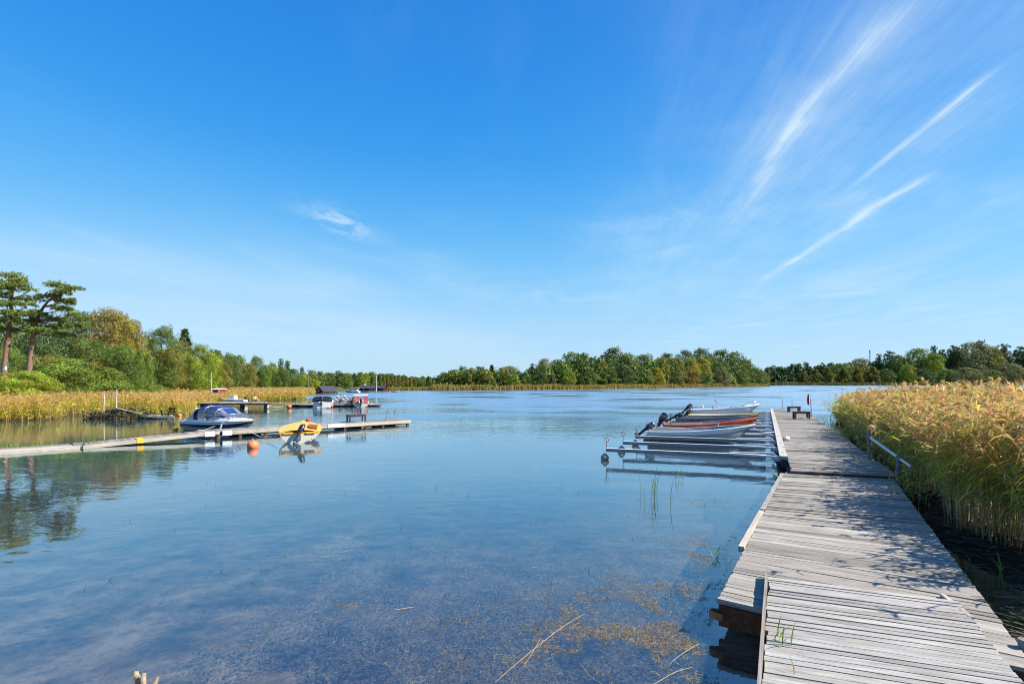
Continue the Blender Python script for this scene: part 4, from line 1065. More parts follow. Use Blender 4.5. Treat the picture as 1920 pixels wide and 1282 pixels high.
fringe('reed_belt', 'tawny reeds on the far shore below the birch row', [Vector((p[0], p[1] - .5, 0)) for p in LEFT_EDGE[11:]] , 5, 1.3, 4000, .14, OCH, 43)
fringe('reed_belt', 'pale reeds on the low spit by the footbridge', [Vector((171, 419, 0)), Vector((200, 422, 0)), Vector((216, 426, 0))], 6, 1.3, 900, .4, [(.2, .18, .07), (.14, .15, .05)], 44)

# sparse shoots standing in the open water
def water_shoots():
    g = np.random.default_rng(9); S = Soup()
    n = 190; px = 150 + 1200 * g.random(n); py = 905 + 300 * g.random(n) ** 1.2
    y = F * CH / (py - HZ); x = (px - 960) / F * y
    x2 = np.concatenate([x, 13.4 + 5.5 * g.random(70)]); y2 = np.concatenate([y, 21 + 17 * g.random(70)])
    x2[n:] = np.interp(y2[n:], [12.4, 36], [11.6, 22.3]) + .3 + 1.2 * g.random(70)
    n2 = len(x2); P = np.stack([x2, y2, np.full(n2, -.1)], 1)
    h = np.concatenate([.13 + .07 * g.random(n), .3 + .45 * g.random(70)])
    side = unit(np.stack([g.normal(size=n2), g.normal(size=n2), np.zeros(n2)], 1)); w = np.concatenate([np.full(n, .004), np.full(70, .010)])
    d = np.stack([g.normal(size=n2) * .3, g.normal(size=n2) * .3, np.ones(n2)], 1) * h[:, None]
    V, Q = ribbon([P, P + d * .6, P + d + np.array([.02, 0, -.01])], side, [w, w, w * .3])
    S.add(V, Q, np.repeat(np.array([.10, .11, .04]) * (1 + .4 * g.normal(size=(n2, 1))).clip(.3, 2), 6, 0))
    S.obj('water_shoots', 'tiny scattered plant tips breaking the calm water', 'water plants')
water_shoots()

# pond weed just under the surface and litter floating on it
def vnoise(x, y, oct_=4, seed=1):
    out = 0; amp = .5
    for o in range(oct_):
        xi = np.floor(x).astype(int); yi = np.floor(y).astype(int); fx = x - xi; fy = y - yi; fx = fx * fx * (3 - 2 * fx); fy = fy * fy * (3 - 2 * fy)
        h = lambda a, b: (np.sin(a * 127.1 + b * 311.7 + seed * 17.3) * 43758.5453) % 1.0
        out = out + amp * ((h(xi, yi) * (1 - fx) + h(xi + 1, yi) * fx) * (1 - fy) + (h(xi, yi + 1) * (1 - fx) + h(xi + 1, yi + 1) * fx) * fy)
        x = x * 2.03 + 5.2; y = y * 2.03 + 1.3; amp *= .5
    return out
def off_pontoon(x, y): return ((x - 2.48) * .834 - (y - 5.8) * .552 < -.10) | (y < 5.4) & (x < 2.2)
def water_weed():
    g = np.random.default_rng(4); S = Soup()
    n = 170000; x = -3.6 + 8.6 * g.random(n); y = 3.9 + 7.2 * g.random(n) ** 1.15
    px = 960 + x / y * F; py = HZ + CH / y * F
    w = np.exp(-((px - (700 + (py - 985) * 1.0)) / 400) ** 2) * np.clip((py - 960) / 190, 0, 1) + np.exp(-((px - 1180) / 170) ** 2 - ((py - 1180) / 120) ** 2)
    nz = vnoise(x * 1.3 + 7, y * 1.3, 4, 3)
    ok = (nz > .56 - .22 * np.clip(w, 0, 1)) & (g.random(n) < np.clip(w, 0, 1)) & off_pontoon(x, y)
    x, y, nz = x[ok][:48000], y[ok][:48000], nz[ok][:48000]; n = len(x)
    ang = 5.0 * vnoise(x * 2.2, y * 2.2, 2, 9) + 1.1 * g.normal(size=n)
    p0 = np.stack([x, y, -.016 - .16 * g.random(n) ** 1.5], 1); d = np.stack([np.cos(ang), np.sin(ang), .04 * g.normal(size=n)], 1); t_ = np.stack([-np.sin(ang), np.cos(ang), np.zeros(n)], 1)
    ln = .025 + .10 * g.random(n) ** 2; b1 = (g.normal(size=n) * .5)[:, None]; b2 = (g.normal(size=n) * .5)[:, None]
    f = lambda t: np.minimum(p0 + (d * t + t_ * (b1 * t * t + b2 * t * (1 - t))) * ln[:, None], np.array([1e9, 1e9, -.008]))
    w_ = .003 + .006 * g.random(n) ** 2
    V, Q = ribbon([f(0), f(.25), f(.5), f(.75), f(1.0)], unit(t_ + .5 * g.normal(size=(n, 3))), [w_ * .5, w_, w_, w_, w_ * .3])
    base = np.where(vnoise(x * .9, y * .9, 2, 5)[:, None] > .5, np.array([.78, .57, .39]), np.array([.62, .50, .30]))
    S.add(V, Q, np.repeat(base * (1 + .35 * g.normal(size=(n, 1))).clip(.3, 2), 10, 0))
    S.obj('pond_weed', 'brown tangled weed just under the surface in the foreground water', 'water weed')
    S = Soup(); PX = []; PY = []
    for (cx, cy, sx, sy, k) in [(1330, 1020, 55, 16, 2600), (1300, 1045, 55, 12, 1700), (1235, 1130, 110, 50, 9000), (1180, 1180, 110, 50, 8000), (1370, 935, 60, 14, 1700), (1310, 945, 40, 8, 700), (1350, 1130, 45, 80, 1500),
                                (1275, 1215, 70, 45, 3000), (1080, 1160, 60, 22, 900), (1360, 1240, 25, 30, 500), (1400, 1000, 20, 40, 500), (640, 1135, 30, 7, 300), (870, 1170, 70, 12, 500), (960, 1238, 80, 24, 1000)]:
        PX.append(cx + sx * g.normal(size=k)); PY.append(cy + sy * g.normal(size=k))
    px = np.concatenate(PX); py = np.concatenate(PY); ok = py > 905; px, py = px[ok], py[ok]
    y = F * CH / (py - HZ); x = (px - 960) / F * y; n = len(x)
    nz = vnoise(x * 3.1, y * 3.1, 4, 6); ok = ((nz > .53) | (g.random(n) < .05)) & off_pontoon(x, y); x, y = x[ok], y[ok]; n = len(x)
    a = 3.0 * vnoise(x * 3, y * 3, 2, 2) + .9 * g.normal(size=n); ln = .005 + .034 * g.random(n) ** 2.6; w = .0012 + .0024 * g.random(n)
    d = np.stack([np.cos(a), np.sin(a), np.zeros(n)], 1); s = np.stack([-np.sin(a), np.cos(a), np.zeros(n)], 1)
    P = np.stack([x, y, .002 + .008 * g.random(n)], 1)
    V, Q = ribbon([P, P + d * ln[:, None] + s * (.4 * ln * g.normal(size=n))[:, None], P + d * (2 * ln)[:, None]], s, [w, w, w * .5])
    tone = np.array([(.34, .275, .195), (.25, .20, .14), (.13, .11, .07), (.46, .42, .32)])[g.choice(4, size=n, p=[.4, .3, .22, .08])]
    S.add(V, Q, np.repeat(tone * (1 + .3 * g.normal(size=(n, 1))).clip(.3, 1.8), 6, 0))
    S.obj('floating_litter', 'bits of dead reed and leaf floating beside the boardwalk', 'litter')
water_weed()

# dead reed litter on the mud right of the boardwalk, and green blades
def mud_litter():
    g = np.random.default_rng(14); S = Soup(); n = 2600
    y = 3.2 + 12.5 * g.random(n); x = np.interp(y, [3.2, 5, 7.5, 9.2, 11.4, 15.5], [4.6, 6.1, 7.8, 8.6, 9.8, 12.0]) + (-.2 + 1.6 * g.random(n)) - .3
    k = g.random(n) < np.interp(y, [3, 6.6, 7.2, 16], [1, 1, .22, .22]); x, y = x[k], y[k]; n = len(x)
    a = .5 * g.normal(size=n) + 2.8; ln = .12 + .55 * g.random(n) ** 1.6; el = .10 * g.normal(size=n) + .06
    d = np.stack([np.cos(a), np.sin(a), el], 1); s = np.stack([-np.sin(a), np.cos(a), np.zeros(n)], 1); w = .003 + .004 * g.random(n)
    P = np.stack([x, y, .05 + .16 * g.random(n) ** 2], 1); b = g.normal(size=n) * .15
    V, Q = ribbon([P, P + d * (ln * .5)[:, None] + s * (b * ln)[:, None], P + d * ln[:, None]], s, [w, w, w * .6])
    S.add(V, Q, np.repeat(np.where(g.random((n, 1)) < .75, np.array([.36, .29, .20]), np.array([.2, .17, .12])) * (1 + .3 * g.normal(size=(n, 1))).clip(.3, 1.6), 6, 0))
    S.obj('reed_litter', 'dead broken reed stalks lying on the dark mud beside the boardwalk', 'litter')
mud_litter()
def blades(name, label, cat, spots, h, w, col, seed, droop=.5, spread=.5, loc=None, group=None):
    g = np.random.default_rng(seed); S = Soup(); n = len(spots); P = np.array(spots, float)
    a = g.random(n) * 6.28; d = np.stack([np.cos(a), np.sin(a), np.zeros(n)], 1); hh = h * (.6 + .6 * g.random(n)); up = np.array([0, 0, 1.0])
    f = lambda t: P + up * (hh * (t * 1.25 - droop * .6 * t * t))[:, None] + d * (spread * hh * t * t)[:, None]
    side = np.stack([-np.sin(a), np.cos(a), np.zeros(n)], 1)
    V, Q = ribbon([f(0), f(.35), f(.7), f(1)], side, [np.full(n, w * .6), np.full(n, w), np.full(n, w * .7), np.full(n, w * .06)])
    S.add(V, Q, np.repeat(np.array(col) * (1 + .25 * g.normal(size=(n, 1))).clip(.4, 1.7), 8, 0))
    o = S.obj(name, label, cat, kind=None)
    if group: o['group'] = group
    return o
rg = np.random.default_rng(2)
c = at(1219, 935); blades('reed_clump', 'sparse green reed clump standing in open water before the mooring booms', 'reeds', [(c.x + rg.normal() * .16, c.y + rg.normal() * .35, -.05) for _ in range(17)], .78, .007, (.16, .19, .045), 1, .3, .25)
c = at(1279, 900); blades('reed_clump', 'small thin reed clump near the dark gap of the boardwalk', 'reeds', [(c.x + rg.normal() * .22, c.y + rg.normal() * .2, -.05) for _ in range(6)], .5, .006, (.16, .17, .05), 2, .3, .3)
c = at(1059, 1138); blades('green_reed', 'single upright green shoot in the foreground water', 'reeds', [(c.x, c.y, -.05)], .30, .008, (.16, .22, .03), 3, .2, .08)
c = at(1352, 1050); blades('green_reed', 'bright green floating leaf shoot beside the boardwalk edge', 'reeds', [(c.x + rg.normal() * .04, c.y + rg.normal() * .15, -.02) for _ in range(5)], .22, .012, (.16, .30, .02), 4, .6, .6)
for px, py, lab in ((1800, 1060, 'long green blade leaning over the dark water by the boardwalk'), (1862, 1085, 'yellow-green blade hanging before the straw stems'), (1835, 1180, 'green blade among the dead stalks at the right edge'), (1460, 900, 'small yellow leaves in the gap under the boardwalk step')):
    c = at(px, py); blades('green_reed', lab, 'reeds', [(c.x + rg.normal() * .08, c.y + rg.normal() * .08, .0) for _ in range(4)], .42, .014, (.20, .27, .05), px, .9, .7, group='green blades by the boardwalk')
# grass that has come up between the boards of the walkway
blades('grass_tuft', 'thin green grass tuft sprouting between boards at the walkway edge', 'grass', [(2.62 + .05 * rg.normal(), 4.72 + .10 * rg.normal(), .46) for _ in range(8)], .22, .006, (.20, .29, .03), 11, .8, .7)
blades('grass_tuft', 'lone green blade between the nearest walkway boards', 'grass', [(2.44, 4.18, .46)], .16, .005, (.20, .29, .03), 12, .8, .5)
c = at(1675, 925, .42); blades('grass_tuft', 'small green weed on the shaded middle of the boardwalk', 'grass', [(c.x + .07 * rg.normal(), c.y + .05 * rg.normal(), .415) for _ in range(14)], .06, .009, (.16, .26, .02), 13, 1.0, .9)
def stalk(label, px0, py0, px1, py1, r=.005, sag=0.02, col='rope'):
    a = at(px0, py0, .012); b = at(px1, py1, .012); m = (a + b) / 2 + Vector(((b - a).y, -(b - a).x, 0)) * .06
    cv = [a * (1 - t) ** 2 + m * 2 * t * (1 - t) + b * t * t + Vector((.008 * math.sin(7 * t + px0), .008 * math.sin(5 * t + py0), 0)) for t in [k / 9 for k in range(10)]]
    tag(MB().tube(cv, [r * .8 * (1 - .55 * abs(k / 9 - .4)) for k in range(10)], 6).build('reed_stalk', M['straw']), label, 'reed stalk', 'dead reed stalks floating in the foreground')
M['straw'] = mk('dry_straw', (.40, .325, .215), .8, .2, var=.3, scale=20)
stalk('long curved dead reed stalk floating in the bottom centre of the water', 1097, 1150, 930, 1278, .0036)
stalk('forked dead stalk floating nearest the boardwalk', 1312, 1206, 1255, 1245, .004)
stalk('pale dead stalk running to the bottom edge near the boardwalk', 1297, 1250, 1220, 1284, .004)
stalk('short pale stalk floating left of the centre', 740, 1142, 779, 1137, .006)
stalk('short stalk crossing behind the long curved one', 1016, 1196, 984, 1250, .003)
stalk('thin stalk lying on the dark water right of the long curved one', 1088, 1246, 1130, 1284, .003)
# dry folded leaf of a bank plant at the bottom left
def dry_leaf():
    b = MB(); p = pt(262, 1284, 4.35)
    for dx, h, tw, w in ((-.055, .10, .03, .022), (-.01, .135, -.01, .026), (.02, .12, .015, .02), (.085, .085, .05, .016)):
        rows = []
        for i in range(7):
            q = i / 6; x = p.x + dx + tw * q * q * 1.6; z = p.z - .3 + (.3 + h) * q; ww = w * math.sin(math.pi * (.15 + .8 * q)) + .003
            rows.append([(x - ww, p.y + .01 * math.sin(q * 6), z), (x, p.y - .018 - .02 * q, z + .012 * math.sin(q * 9)), (x + ww, p.y + .01, z - .01 * q)])
        b.grid(rows)
    tag(b.build('dry_leaf', M['straw']), 'dry curled straw-coloured leaf tips at the bottom left edge', 'dry plant')
dry_leaf()
# ------------------------------------------------------------------ boards
def boards(name, P0, P1, Q0, Q1, n, thick, mat, parent=None, gap=.06, seed=1, ragged=.012, wob=.004, tone=.16, under=True, along=False):
    """n boards between the edge lines P0->P1 and Q0->Q1; each board spans from the P edge to the Q edge"""
    g = np.random.default_rng(seed); P0, P1, Q0, Q1 = [np.array(p, float) for p in (P0, P1, Q0, Q1)]
    V = []; Q = []; C = []; U = []
    cuts = np.linspace(0, 1, n + 1) + np.r_[0, g.normal(size=n - 1) * .06 / n, 0]
    for i in range(n):
        a, b = cuts[i] + gap / n * .5 * (.4 + 1.2 * g.random()), cuts[i + 1] - gap / n * .5 * (.4 + 1.2 * g.random())
        p = [P0 + (P1 - P0) * a, Q0 + (Q1 - Q0) * a, Q0 + (Q1 - Q0) * b, P0 + (P1 - P0) * b]
        d = (p[1] - p[0]); Ln = np.linalg.norm(d); d = d / Ln; e0, e1 = ragged * g.normal(), ragged * g.normal()
        p[0] = p[0] - d * e0; p[3] = p[3] - d * e0; p[1] = p[1] + d * e1; p[2] = p[2] + d * e1
        dz = wob * g.normal(size=4)
        top = [q + np.array([0, 0, z]) for q, z in zip(p, dz)]; bot = [q - np.array([0, 0, thick]) for q in top]
        base = len(V); V += bot + top
        fs = [(4, 5, 6, 7), (0, 1, 5, 4), (1, 2, 6, 5), (2, 3, 7, 6), (3, 0, 4, 7), (3, 2, 1, 0)]
        t = 1 + tone * g.normal(); hue = .012 * g.normal(size=3); C += [np.clip(t + hue, .45, 1.5)] * 8
        wd = np.linalg.norm(p[3] - p[0]); u0, v0 = 37 * g.random(), 19 * i + g.random()
        uvc = {0: (0, 0), 1: (Ln, 0), 2: (Ln, wd), 3: (0, wd)}
        for f in fs:
            Q.append([base + k for k in f])
            for k in f:
                u, v = uvc[k % 4]; U.append((u0 + u, v0 + v + (.03 if k < 4 else 0)))
    return np_obj(name, V, Q, mat, col=np.array(C), uv=U, parent=parent)
def board(name, a, b, w, h, mat, parent=None, seed=0):
    """one plank from a to b (centre line of its top face), wood-grained"""
    a, b = Vector(a), Vector(b); d = (b - a).normalized(); s = d.cross(Vector((0, 0, 1))).normalized() * w / 2
    return boards(name, a - s, a + s, b - s, b + s, 1, h, mat, parent, gap=0, seed=seed, ragged=0, wob=0) if False else \
        boards(name, a + s, a - s, b + s, b - s, 1, h, mat, parent, gap=0, seed=seed, ragged=0, wob=0)

# ---- the near pontoon of the boardwalk
ZN = .413
NA, NB = Vector((2.48, 5.80, ZN)), Vector((7.85, 13.90, ZN))          # left edge
ND = (NB - NA).normalized(); NR = Vector((ND.y, -ND.x, 0)); NW = 2.67
t = thing('pontoon', 'weathered grey plank pontoon with a rusty end plate, nearest on the right', 'pontoon', (0, 0, 0), 0, 'sections of the boardwalk')
RA, RB = NA + NR * NW, Vector((10.42, 13.27, ZN))
boards('deck', NA, NB, RA, RB, 92, .035, M['deck'], t, gap=.07, seed=4, ragged=.006)
b = MB()
for o0, w in ((.10, .16), (1.32, .12), (NW - .14, .16)):
    b.bar(NA + NR * o0 + ND * .14 + Vector((0, 0, -.15)), NB + NR * o0 * .97 - ND * .1 + Vector((0, 0, -.15)), w, .22)
b.build('frame', M['darkwood'], t)
b = MB()                                                              # concrete float, set back under the deck
b.obox(NA + ND * 5.2 + NR * 1.34 + Vector((0, 0, -.42)), ND * 4.6, NR * 1.12, (0, 0, .16))
b.build('float', M['concrete'], t)
b = MB(); c = NA + NR * .72 + ND * .03 + Vector((0, 0, -.185)); b.obox(c, NR * .72, ND * .012, (0, 0, .145)); b.build('end_beam', M['concrete'], t, bevel=.008)
b = MB(); c = NA + NR * .225 - ND * .004 + Vector((0, 0, -.20)); b.obox(c, NR * .225, ND * .012, (0, 0, .125)); 
for k in range(3): b.lathe([(.001, 0), (.014, 0), (.014, .012), (.001, .014)], NA + NR * (.12 + .13 * k) - ND * .016 + Vector((0, 0, -.12)), 8)
b.build('rusty_plate', M['rust'], t, bevel=.004)
b = MB(); rows = []
for k in range(13):
    a = -2.0 + 4.0 * k / 12; cc = NA + NR * .01 - ND * .03 + Vector((0, 0, -.185)); rad = .075
    off = -NR * (rad * math.cos(a) * 1.25) + ND * (rad * .8 * math.sin(a))
    rows.append([cc + off + Vector((0, 0, .04)), cc + off * 1.22 + Vector((0, 0, .04)), cc + off * 1.22 + Vector((0, 0, -.04)), cc + off + Vector((0, 0, -.04))])
b.grid(rows, close=True, smooth=False); b.build('mooring_ring', M['rust2'], t)
board('end_trim', NA - NR * .01 - ND * .0 + Vector((0, 0, .004)), NA + NR * .80 + Vector((0, 0, .004)), .06, .06, M['deck'], t, 8)
board('side_rail', NA + ND * 2.05 - NR * .05 + Vector((0, 0, .03)), NA + ND * 4.6 - NR * .045 + Vector((0, 0, .03)), .085, .09, M['palewood'], t, 9)
board('side_rail', NA + ND * 4.75 - NR * .05 + Vector((0, 0, .02)), NA + ND * 9.4 - NR * .05 + Vector((0, 0, .02)), .085, .10, M['deck'], t, 10)
b = MB(); b.obox(NA + NR * .63 + ND * .42 + Vector((0, 0, .0085)), NR * .15, ND * .30, (0, 0, .004)); b.build('painted_shadow', M['graphite'], t)  # dark sheet painted as the shadow the walkway edge casts here

# ---- the walkway of wider boards that lies on it and leads ashore
ZW = .475
WA, WB = Vector((3.34, 6.28, ZW)), Vector((.35, .88, ZW)); WC = Vector((5.16, 5.60, ZW)); WD = Vector((2.22, .42, ZW))
t = thing('gangway', 'gangway of wide pale boards with dark gaps leading onto the pontoon', 'gangway', (0, 0, 0), 0, 'sections of the boardwalk')
boards('deck', WB, WA, WD, WC, 60, .032, M['deck2'], t, gap=.15, seed=6, ragged=.010, tone=.09)
b = MB(); wd = (WA - WB).normalized()
for o0 in (.03, .5, .95):
    p = WB.lerp(WD, o0); q = WA.lerp(WC, o0); b.bar(p + Vector((0, 0, -.065)), q + Vector((0, 0, -.048)) , .05, .05 if o0 else .05)
b.build('frame', M['brownwood'], t)
board('side_board', WA + wd * .10 + Vector((-.035, .0, .05)), WB + Vector((-.035, 0, .012)), .03, .11, M['deck'], t, 3)
board('end_wedge', WC + Vector((.02, .22, -.018)), WC + Vector((-.22, -.40, .004)), .05, .04, M['deck2'], t, 5)

# ---- the long far pontoon
ZF = .50
FU = Vector((.4633, .8862, 0)); FN = Vector((.8862, -.4633, 0)); FO = Vector((7.64, 13.66, ZF))
def fp(s, w=0.0, z=0.0): return FO + FU * s + FN * w + Vector((0, 0, z))
FL = 34.6
t = thing('pontoon', 'long grey plank pontoon with a pale beam and mooring booms along its left side', 'pontoon', (0, 0, 0), 0, 'sections of the boardwalk')
e0, e1 = fp(.12, .22), fp(.55, 2.70)
boards('deck', e0, fp(FL, .22), e1, fp(FL, 2.70), 285, .035, M['deck'], t, gap=.06, seed=11, ragged=.012)
board('side_beam', fp(2.55, .10, .07), fp(18.4, .10, .07), .22, .14, M['whiteboard_w'] if 'whiteboard_w' in M else M['palewood'], t, 12)
board('side_beam', fp(18.5, .10, .07), fp(FL, .10, .07), .22, .14, M['palewood'], t, 13)
b = MB(); b.bar(fp(2.5, .13, -.16), fp(FL - .05, .13, -.16), .20, .25); b.bar(fp(.7, 2.6, -.14), fp(FL - .05, 2.6, -.14), .14, .20); b.bar(fp(.3, 1.4, -.14), fp(FL - .1, 1.4, -.14), .14, .2)
b.bar(fp(.20, .3, -.085), fp(.62, 2.6, -.085), .06, .09); b.bar(fp(FL - .05, .0, -.1), fp(FL - .05, 2.7, -.1), .08, .16)
b.build('frame', M['darkwood'], t)
for s0 in (3.0, 11.0, 19, 27): MB().obox(fp(s0 + 3.4, 1.4, -.50), FU * 3.3, FN * 1.15, (0, 0, .22)).build('float', M['concrete'], t)
b = MB()
for k in range(11): b.obox(fp(3.4 + k * 2.9, .10, .076), FU * .06, FN * .03, (0, 0, .008))
b.build('cleat', M['galv'], t)

# ---- mooring booms
BV = Vector((-5.62, 1.86, 0)); BL = BV.length; BD = BV.normalized(); BS = Vector((-BD.y, BD.x, 0))
def boom():
    r = thing('mooring_boom', 'x', 'mooring boom', (0, 0, 0), math.atan2(BD.y, BD.x), 'mooring booms along the far pontoon')
    b = MB(); b.obox((BL / 2 + .2, 0, .02), (BL / 2 - .2, 0, 0), (0, .06, 0), (0, 0, .062)); b.build('beam', M['galvdark'], r)
    b = MB(); b.obox((BL / 2 + .2, 0, .0865), (BL / 2 - .2, 0, 0), (0, .062, 0), (0, 0, .004)); b.build('lit_top', M['galvtop'], r)  # thin added strip, painted pale as the sunlit top of the beam
    b = MB()
    for s in (-1, 1):
        b.bar((.06, s * .46, .10), (1.55, s * .08, .085), .075, .06)
    b.build('brace', M['galvtop'], r)
    b = MB(); b.bar((.06, .5, .02), (.06, -.5, .02), .05, .16); b.build('hinge_bar', M['galv'], r)
    b = MB(); b.tube([(BL - .02, 0, .10), (BL - .02, 0, .34)], .018, 6)
    ring = [(BL - .02 + .075 * math.sin(a), 0, .41 + .075 * math.cos(a)) for a in [2 * math.pi * k / 14 for k in range(15)]]
    b.tube(ring, .013, 6, cap=False); b.build('mooring_eye', M['rust2'], r)
    b = MB(); b.lathe([(.001, -.15), (.10, -.14), (.16, -.08), (.165, -.01), (.12, .06), (.06, .10), (.05, .13), (.001, .13)], (BL + .05, 0, -.24), 14); b.build('float', M['buoycream'], r)
    return r
bm0 = boom()
ord_ = ['nearest mooring boom, empty water on its near side', 'second nearest mooring boom, next to the nearest one with nothing moored between', 'mooring boom alongside the near side of the pale grey boat, with a bulbous cream float',
        'mooring boom hidden close behind the pale grey boat', 'mooring boom just in front of the orange boat', 'mooring boom between the orange boat and the low dark grey boat', 'mooring boom behind the low dark grey boat',
        'mooring boom between the yellow-trimmed boat and its dark neighbour', 'mooring boom behind the yellow-trimmed boat', 'mooring boom in front of the white motorboat', 'mooring boom behind the white motorboat', 'farthest mooring boom, near the end of the pontoon']
for i in range(12):
    o = bm0 if i == 0 else copy_tree(bm0)
    p = fp(3.55 + 2.46 * i, -.03, -.05); o.location = (p.x, p.y, .36); o['label'] = ord_[i]
def slot(i, f=.5): return fp(3.55 + 2.46 * (i + f), 0, 0)

# ---- things on the far pontoon
def bench(label, s, w, L_, rz, mat, group, z0, D=.36, H=.46, name='bench'):
    p = s; r = thing(name, label, 'bench', (p.x, p.y, z0), rz, group)
    b = MB()
    for k in range(3): b.box((0, (k - 1) * D / 3, H - .025), (L_, D / 3 - .015, .05))
    b.build('seat', mat, r, bevel=.004)
    for sx in (-1, 1):
        for sy in (-1, 1):
            MB().box((sx * (L_ / 2 - .09), sy * (D / 2 - .05), (H - .05) / 2), (.09, .08, H - .05)).build('leg', mat, r)
    b = MB()
    for sx in (-1, 1): b.box((sx * (L_ / 2 - .09), 0, H - .09), (.05, D - .12, .075))
    b.box((0, D / 2 - .05, H - .095), (L_ - .27, .035, .08)); b.box((0, -D / 2 + .05, H - .095), (L_ - .27, .035, .08))
    b.build('frame', mat, r)
    return r
pB = at(1502.5, 785.5, ZF); bench('dark brown wooden bench with a rope coil under it, nearer of two on the pontoon', pB, 0, 1.08, -.06, M['brownwood'], 'benches on the pontoon', ZF, H=.52)
pB2 = at(1488.5, 772.3, ZF); bench('dark brown wooden bench near the end of the pontoon, farther of two', pB2, 0, 1.0, -.05, M['brownwood'], 'benches on the pontoon', ZF, H=.47)
b = MB(); pts = []
for k in range(70):
    a = k * .36; rr = .12 + .10 * math.sin(k * .11); pts.append((pB.x + .12 + 1.5 * rr * math.cos(a), pB.y - .08 + rr * math.sin(a), ZF + .03 + .03 * (k / 70) + .02 * math.sin(k)))
b.tube(pts, .017, 6); tag(b.build('rope_coil', M['rope']), 'pale rope coil lying under the nearer pontoon bench', 'rope')
t = thing('swim_ladder', 'two upright ladder handles at the far end of the pontoon', 'ladder', (0, 0, 0))
for w, h in ((.95, .92), (1.72, .86)):
    p = fp(FL - .06, w, 0); MB().tube([p + Vector((0, 0, -1.0)), p, p + Vector((.0, .0, h))], .024, 8).build('handle', M['oldpost'], t)
b = MB()
for k in range(3): b.bar(fp(FL + .0, .95, -.3 - .25 * k), fp(FL + .0, 1.72, -.3 - .25 * k), .04)
b.build('rung', M['oldpost'], t)
p = at(1521.5, 781.5, ZF); t = thing('flag_pole', 'thin leaning pole with a furled red and white flag at the pontoon edge', 'flag pole', p)
MB().tube([(0, 0, -.3), (-.02, 0, .6), (-.13, 0, 1.66)], [.026, .024, .018], 8).build('pole', M['oldpost'], t)
b = MB(); rows = []
for i in range(9):
    q = i / 8; z = .86 + .78 * q; r0 = .035 + .05 * math.sin(math.pi * min(1, q * .9 + .1)); cx = -.20 - .01 * q
    rows.append([(cx + r0 * math.cos(a) * (1 + .25 * math.sin(3 * a)), r0 * math.sin(a), z) for a in [2 * math.pi * k / 12 for k in range(12)]])
b.grid(rows, close=True)
fl = b.build('flag', [M['flagred'], M['whitecloth']] if 'flagred' in M else [M['redcloth'], M['whitecloth']], t)
for i, pl in enumerate(fl.data.polygons): pl.material_index = 1 if (i % 12) in (1, 2, 9) else 0
b = MB(); b.tube([(-.18, 0, 1.64), (-.26, 0, 1.66), (-.28, 0, 1.62)], .014, 6); b.build('hook', M['galvtop'], t)
p = fp(8.1, .37, 0); b = MB(); b.lathe([(.001, -.15), (.05, -.15), (.085, -.12), (.09, 0), (.085, .12), (.05, .15), (.001, .15)], (0, 0, .09), 14, axis='x')
o = tag(b.build('fender', M['whitefender'] if 'whitefender' in M else M['white']), 'short white fender lying on the boards beside the pale beam', 'fender'); o.location = p; o.rotation_euler = (0, 0, .5)

# ---- the handrail on the right
t = thing('handrail', 'sloping steel handrail on two old posts right of the boardwalk', 'handrail', (0, 0, 0))
a1 = pt(1630.5, 866, 15.6); a2 = pt(1630, 801, 15.6); b1 = pt(1682, 890, 13.0); b2 = pt(1688, 854, 13.0)
MB().tube([a1 + Vector((0, 0, -.55)), a1, a2], .058, 10).build('post', M['oldpost'], t)
MB().tube([b1 + Vector((-.08, 0, -.55)), b1, b2], .058, 10).build('post', M['oldpost'], t)
r0, r1 = pt(1631, 820, 15.55), pt(1687, 859.5, 12.93); r2 = r1 + (r1 - r0) * .32
MB().tube([r0 - (r1 - r0) * .02, r0.lerp(r2, .5), r2], .042, 12).build('rail', M['steel'], t)
for c in (r0, r1): MB().lathe([(.075, -.06), (.085, -.03), (.085, .03), (.075, .06)], c + Vector((0, .02, 0)), 12).build('clamp', M['oldpost'], t)
p = at(1920, 1246, .25); tag(MB().tube([(p.x, p.y, -.2), (p.x, p.y, .50)], .045, 12).build('mooring_post', M['oldpost']), 'short grey post at the bottom right edge among dead reeds', 'post')

# ---- left jetty: all on one straight line
J0 = Vector((-21.2, 20.0, 0)); JU = Vector((.7174, .6967, 0)); JN = Vector((-JU.y, JU.x, 0))     # JN points away from the camera
def jp(s, w=0.0, z=0.0): return J0 + JU * s + JN * w + Vector((0, 0, z))
t = thing('float', 'low pale raft of lengthwise boards at the left edge, almost awash', 'raft', (0, 0, 0), 0, 'sections of the left jetty')
for k, (w0, w1, zz, mt) in enumerate(((.02, .40, .165, 'jettypale'), (.46, .86, .168, 'jettywood'), (.92, 1.35, .17, 'jettywood'))):
    boards('plank', jp(-7, w0, zz), jp(-7, w1, zz), jp(2.55 - .35 * (k == 2), w0, zz - .03), jp(2.55 - .35 * (k == 2), w1, zz - .03), 1, .05, M[mt] if mt in M else M['jettywood'], t, gap=0, seed=60 + k, ragged=0)
board('side_board', jp(-7, -.02, .14), jp(2.5, -.02, .11), .05, .15, M['palewood'], t, 21)
b = MB(); b.obox(jp(-2.3, .66, .02), JU * 4.7, JN * .62, (0, 0, .085)); b.build('float_body', M['darkwood'], t)
t = thing('ramp', 'sloping plank ramp with a yellow band joining the raft to the left jetty', 'ramp', (0, 0, 0), 0, 'sections of the left jetty')
boards('deck', jp(2.7, .02, .14), jp(8.0, .02, .40), jp(2.7, 1.35, .14), jp(8.0, 1.35, .40), 38, .04, M['jettywood'], t, gap=.10, seed=31)
board('side_board', jp(2.6, -.02, .15), jp(8.0, -.02, .41), .05, .17, M['palewood'], t, 22)
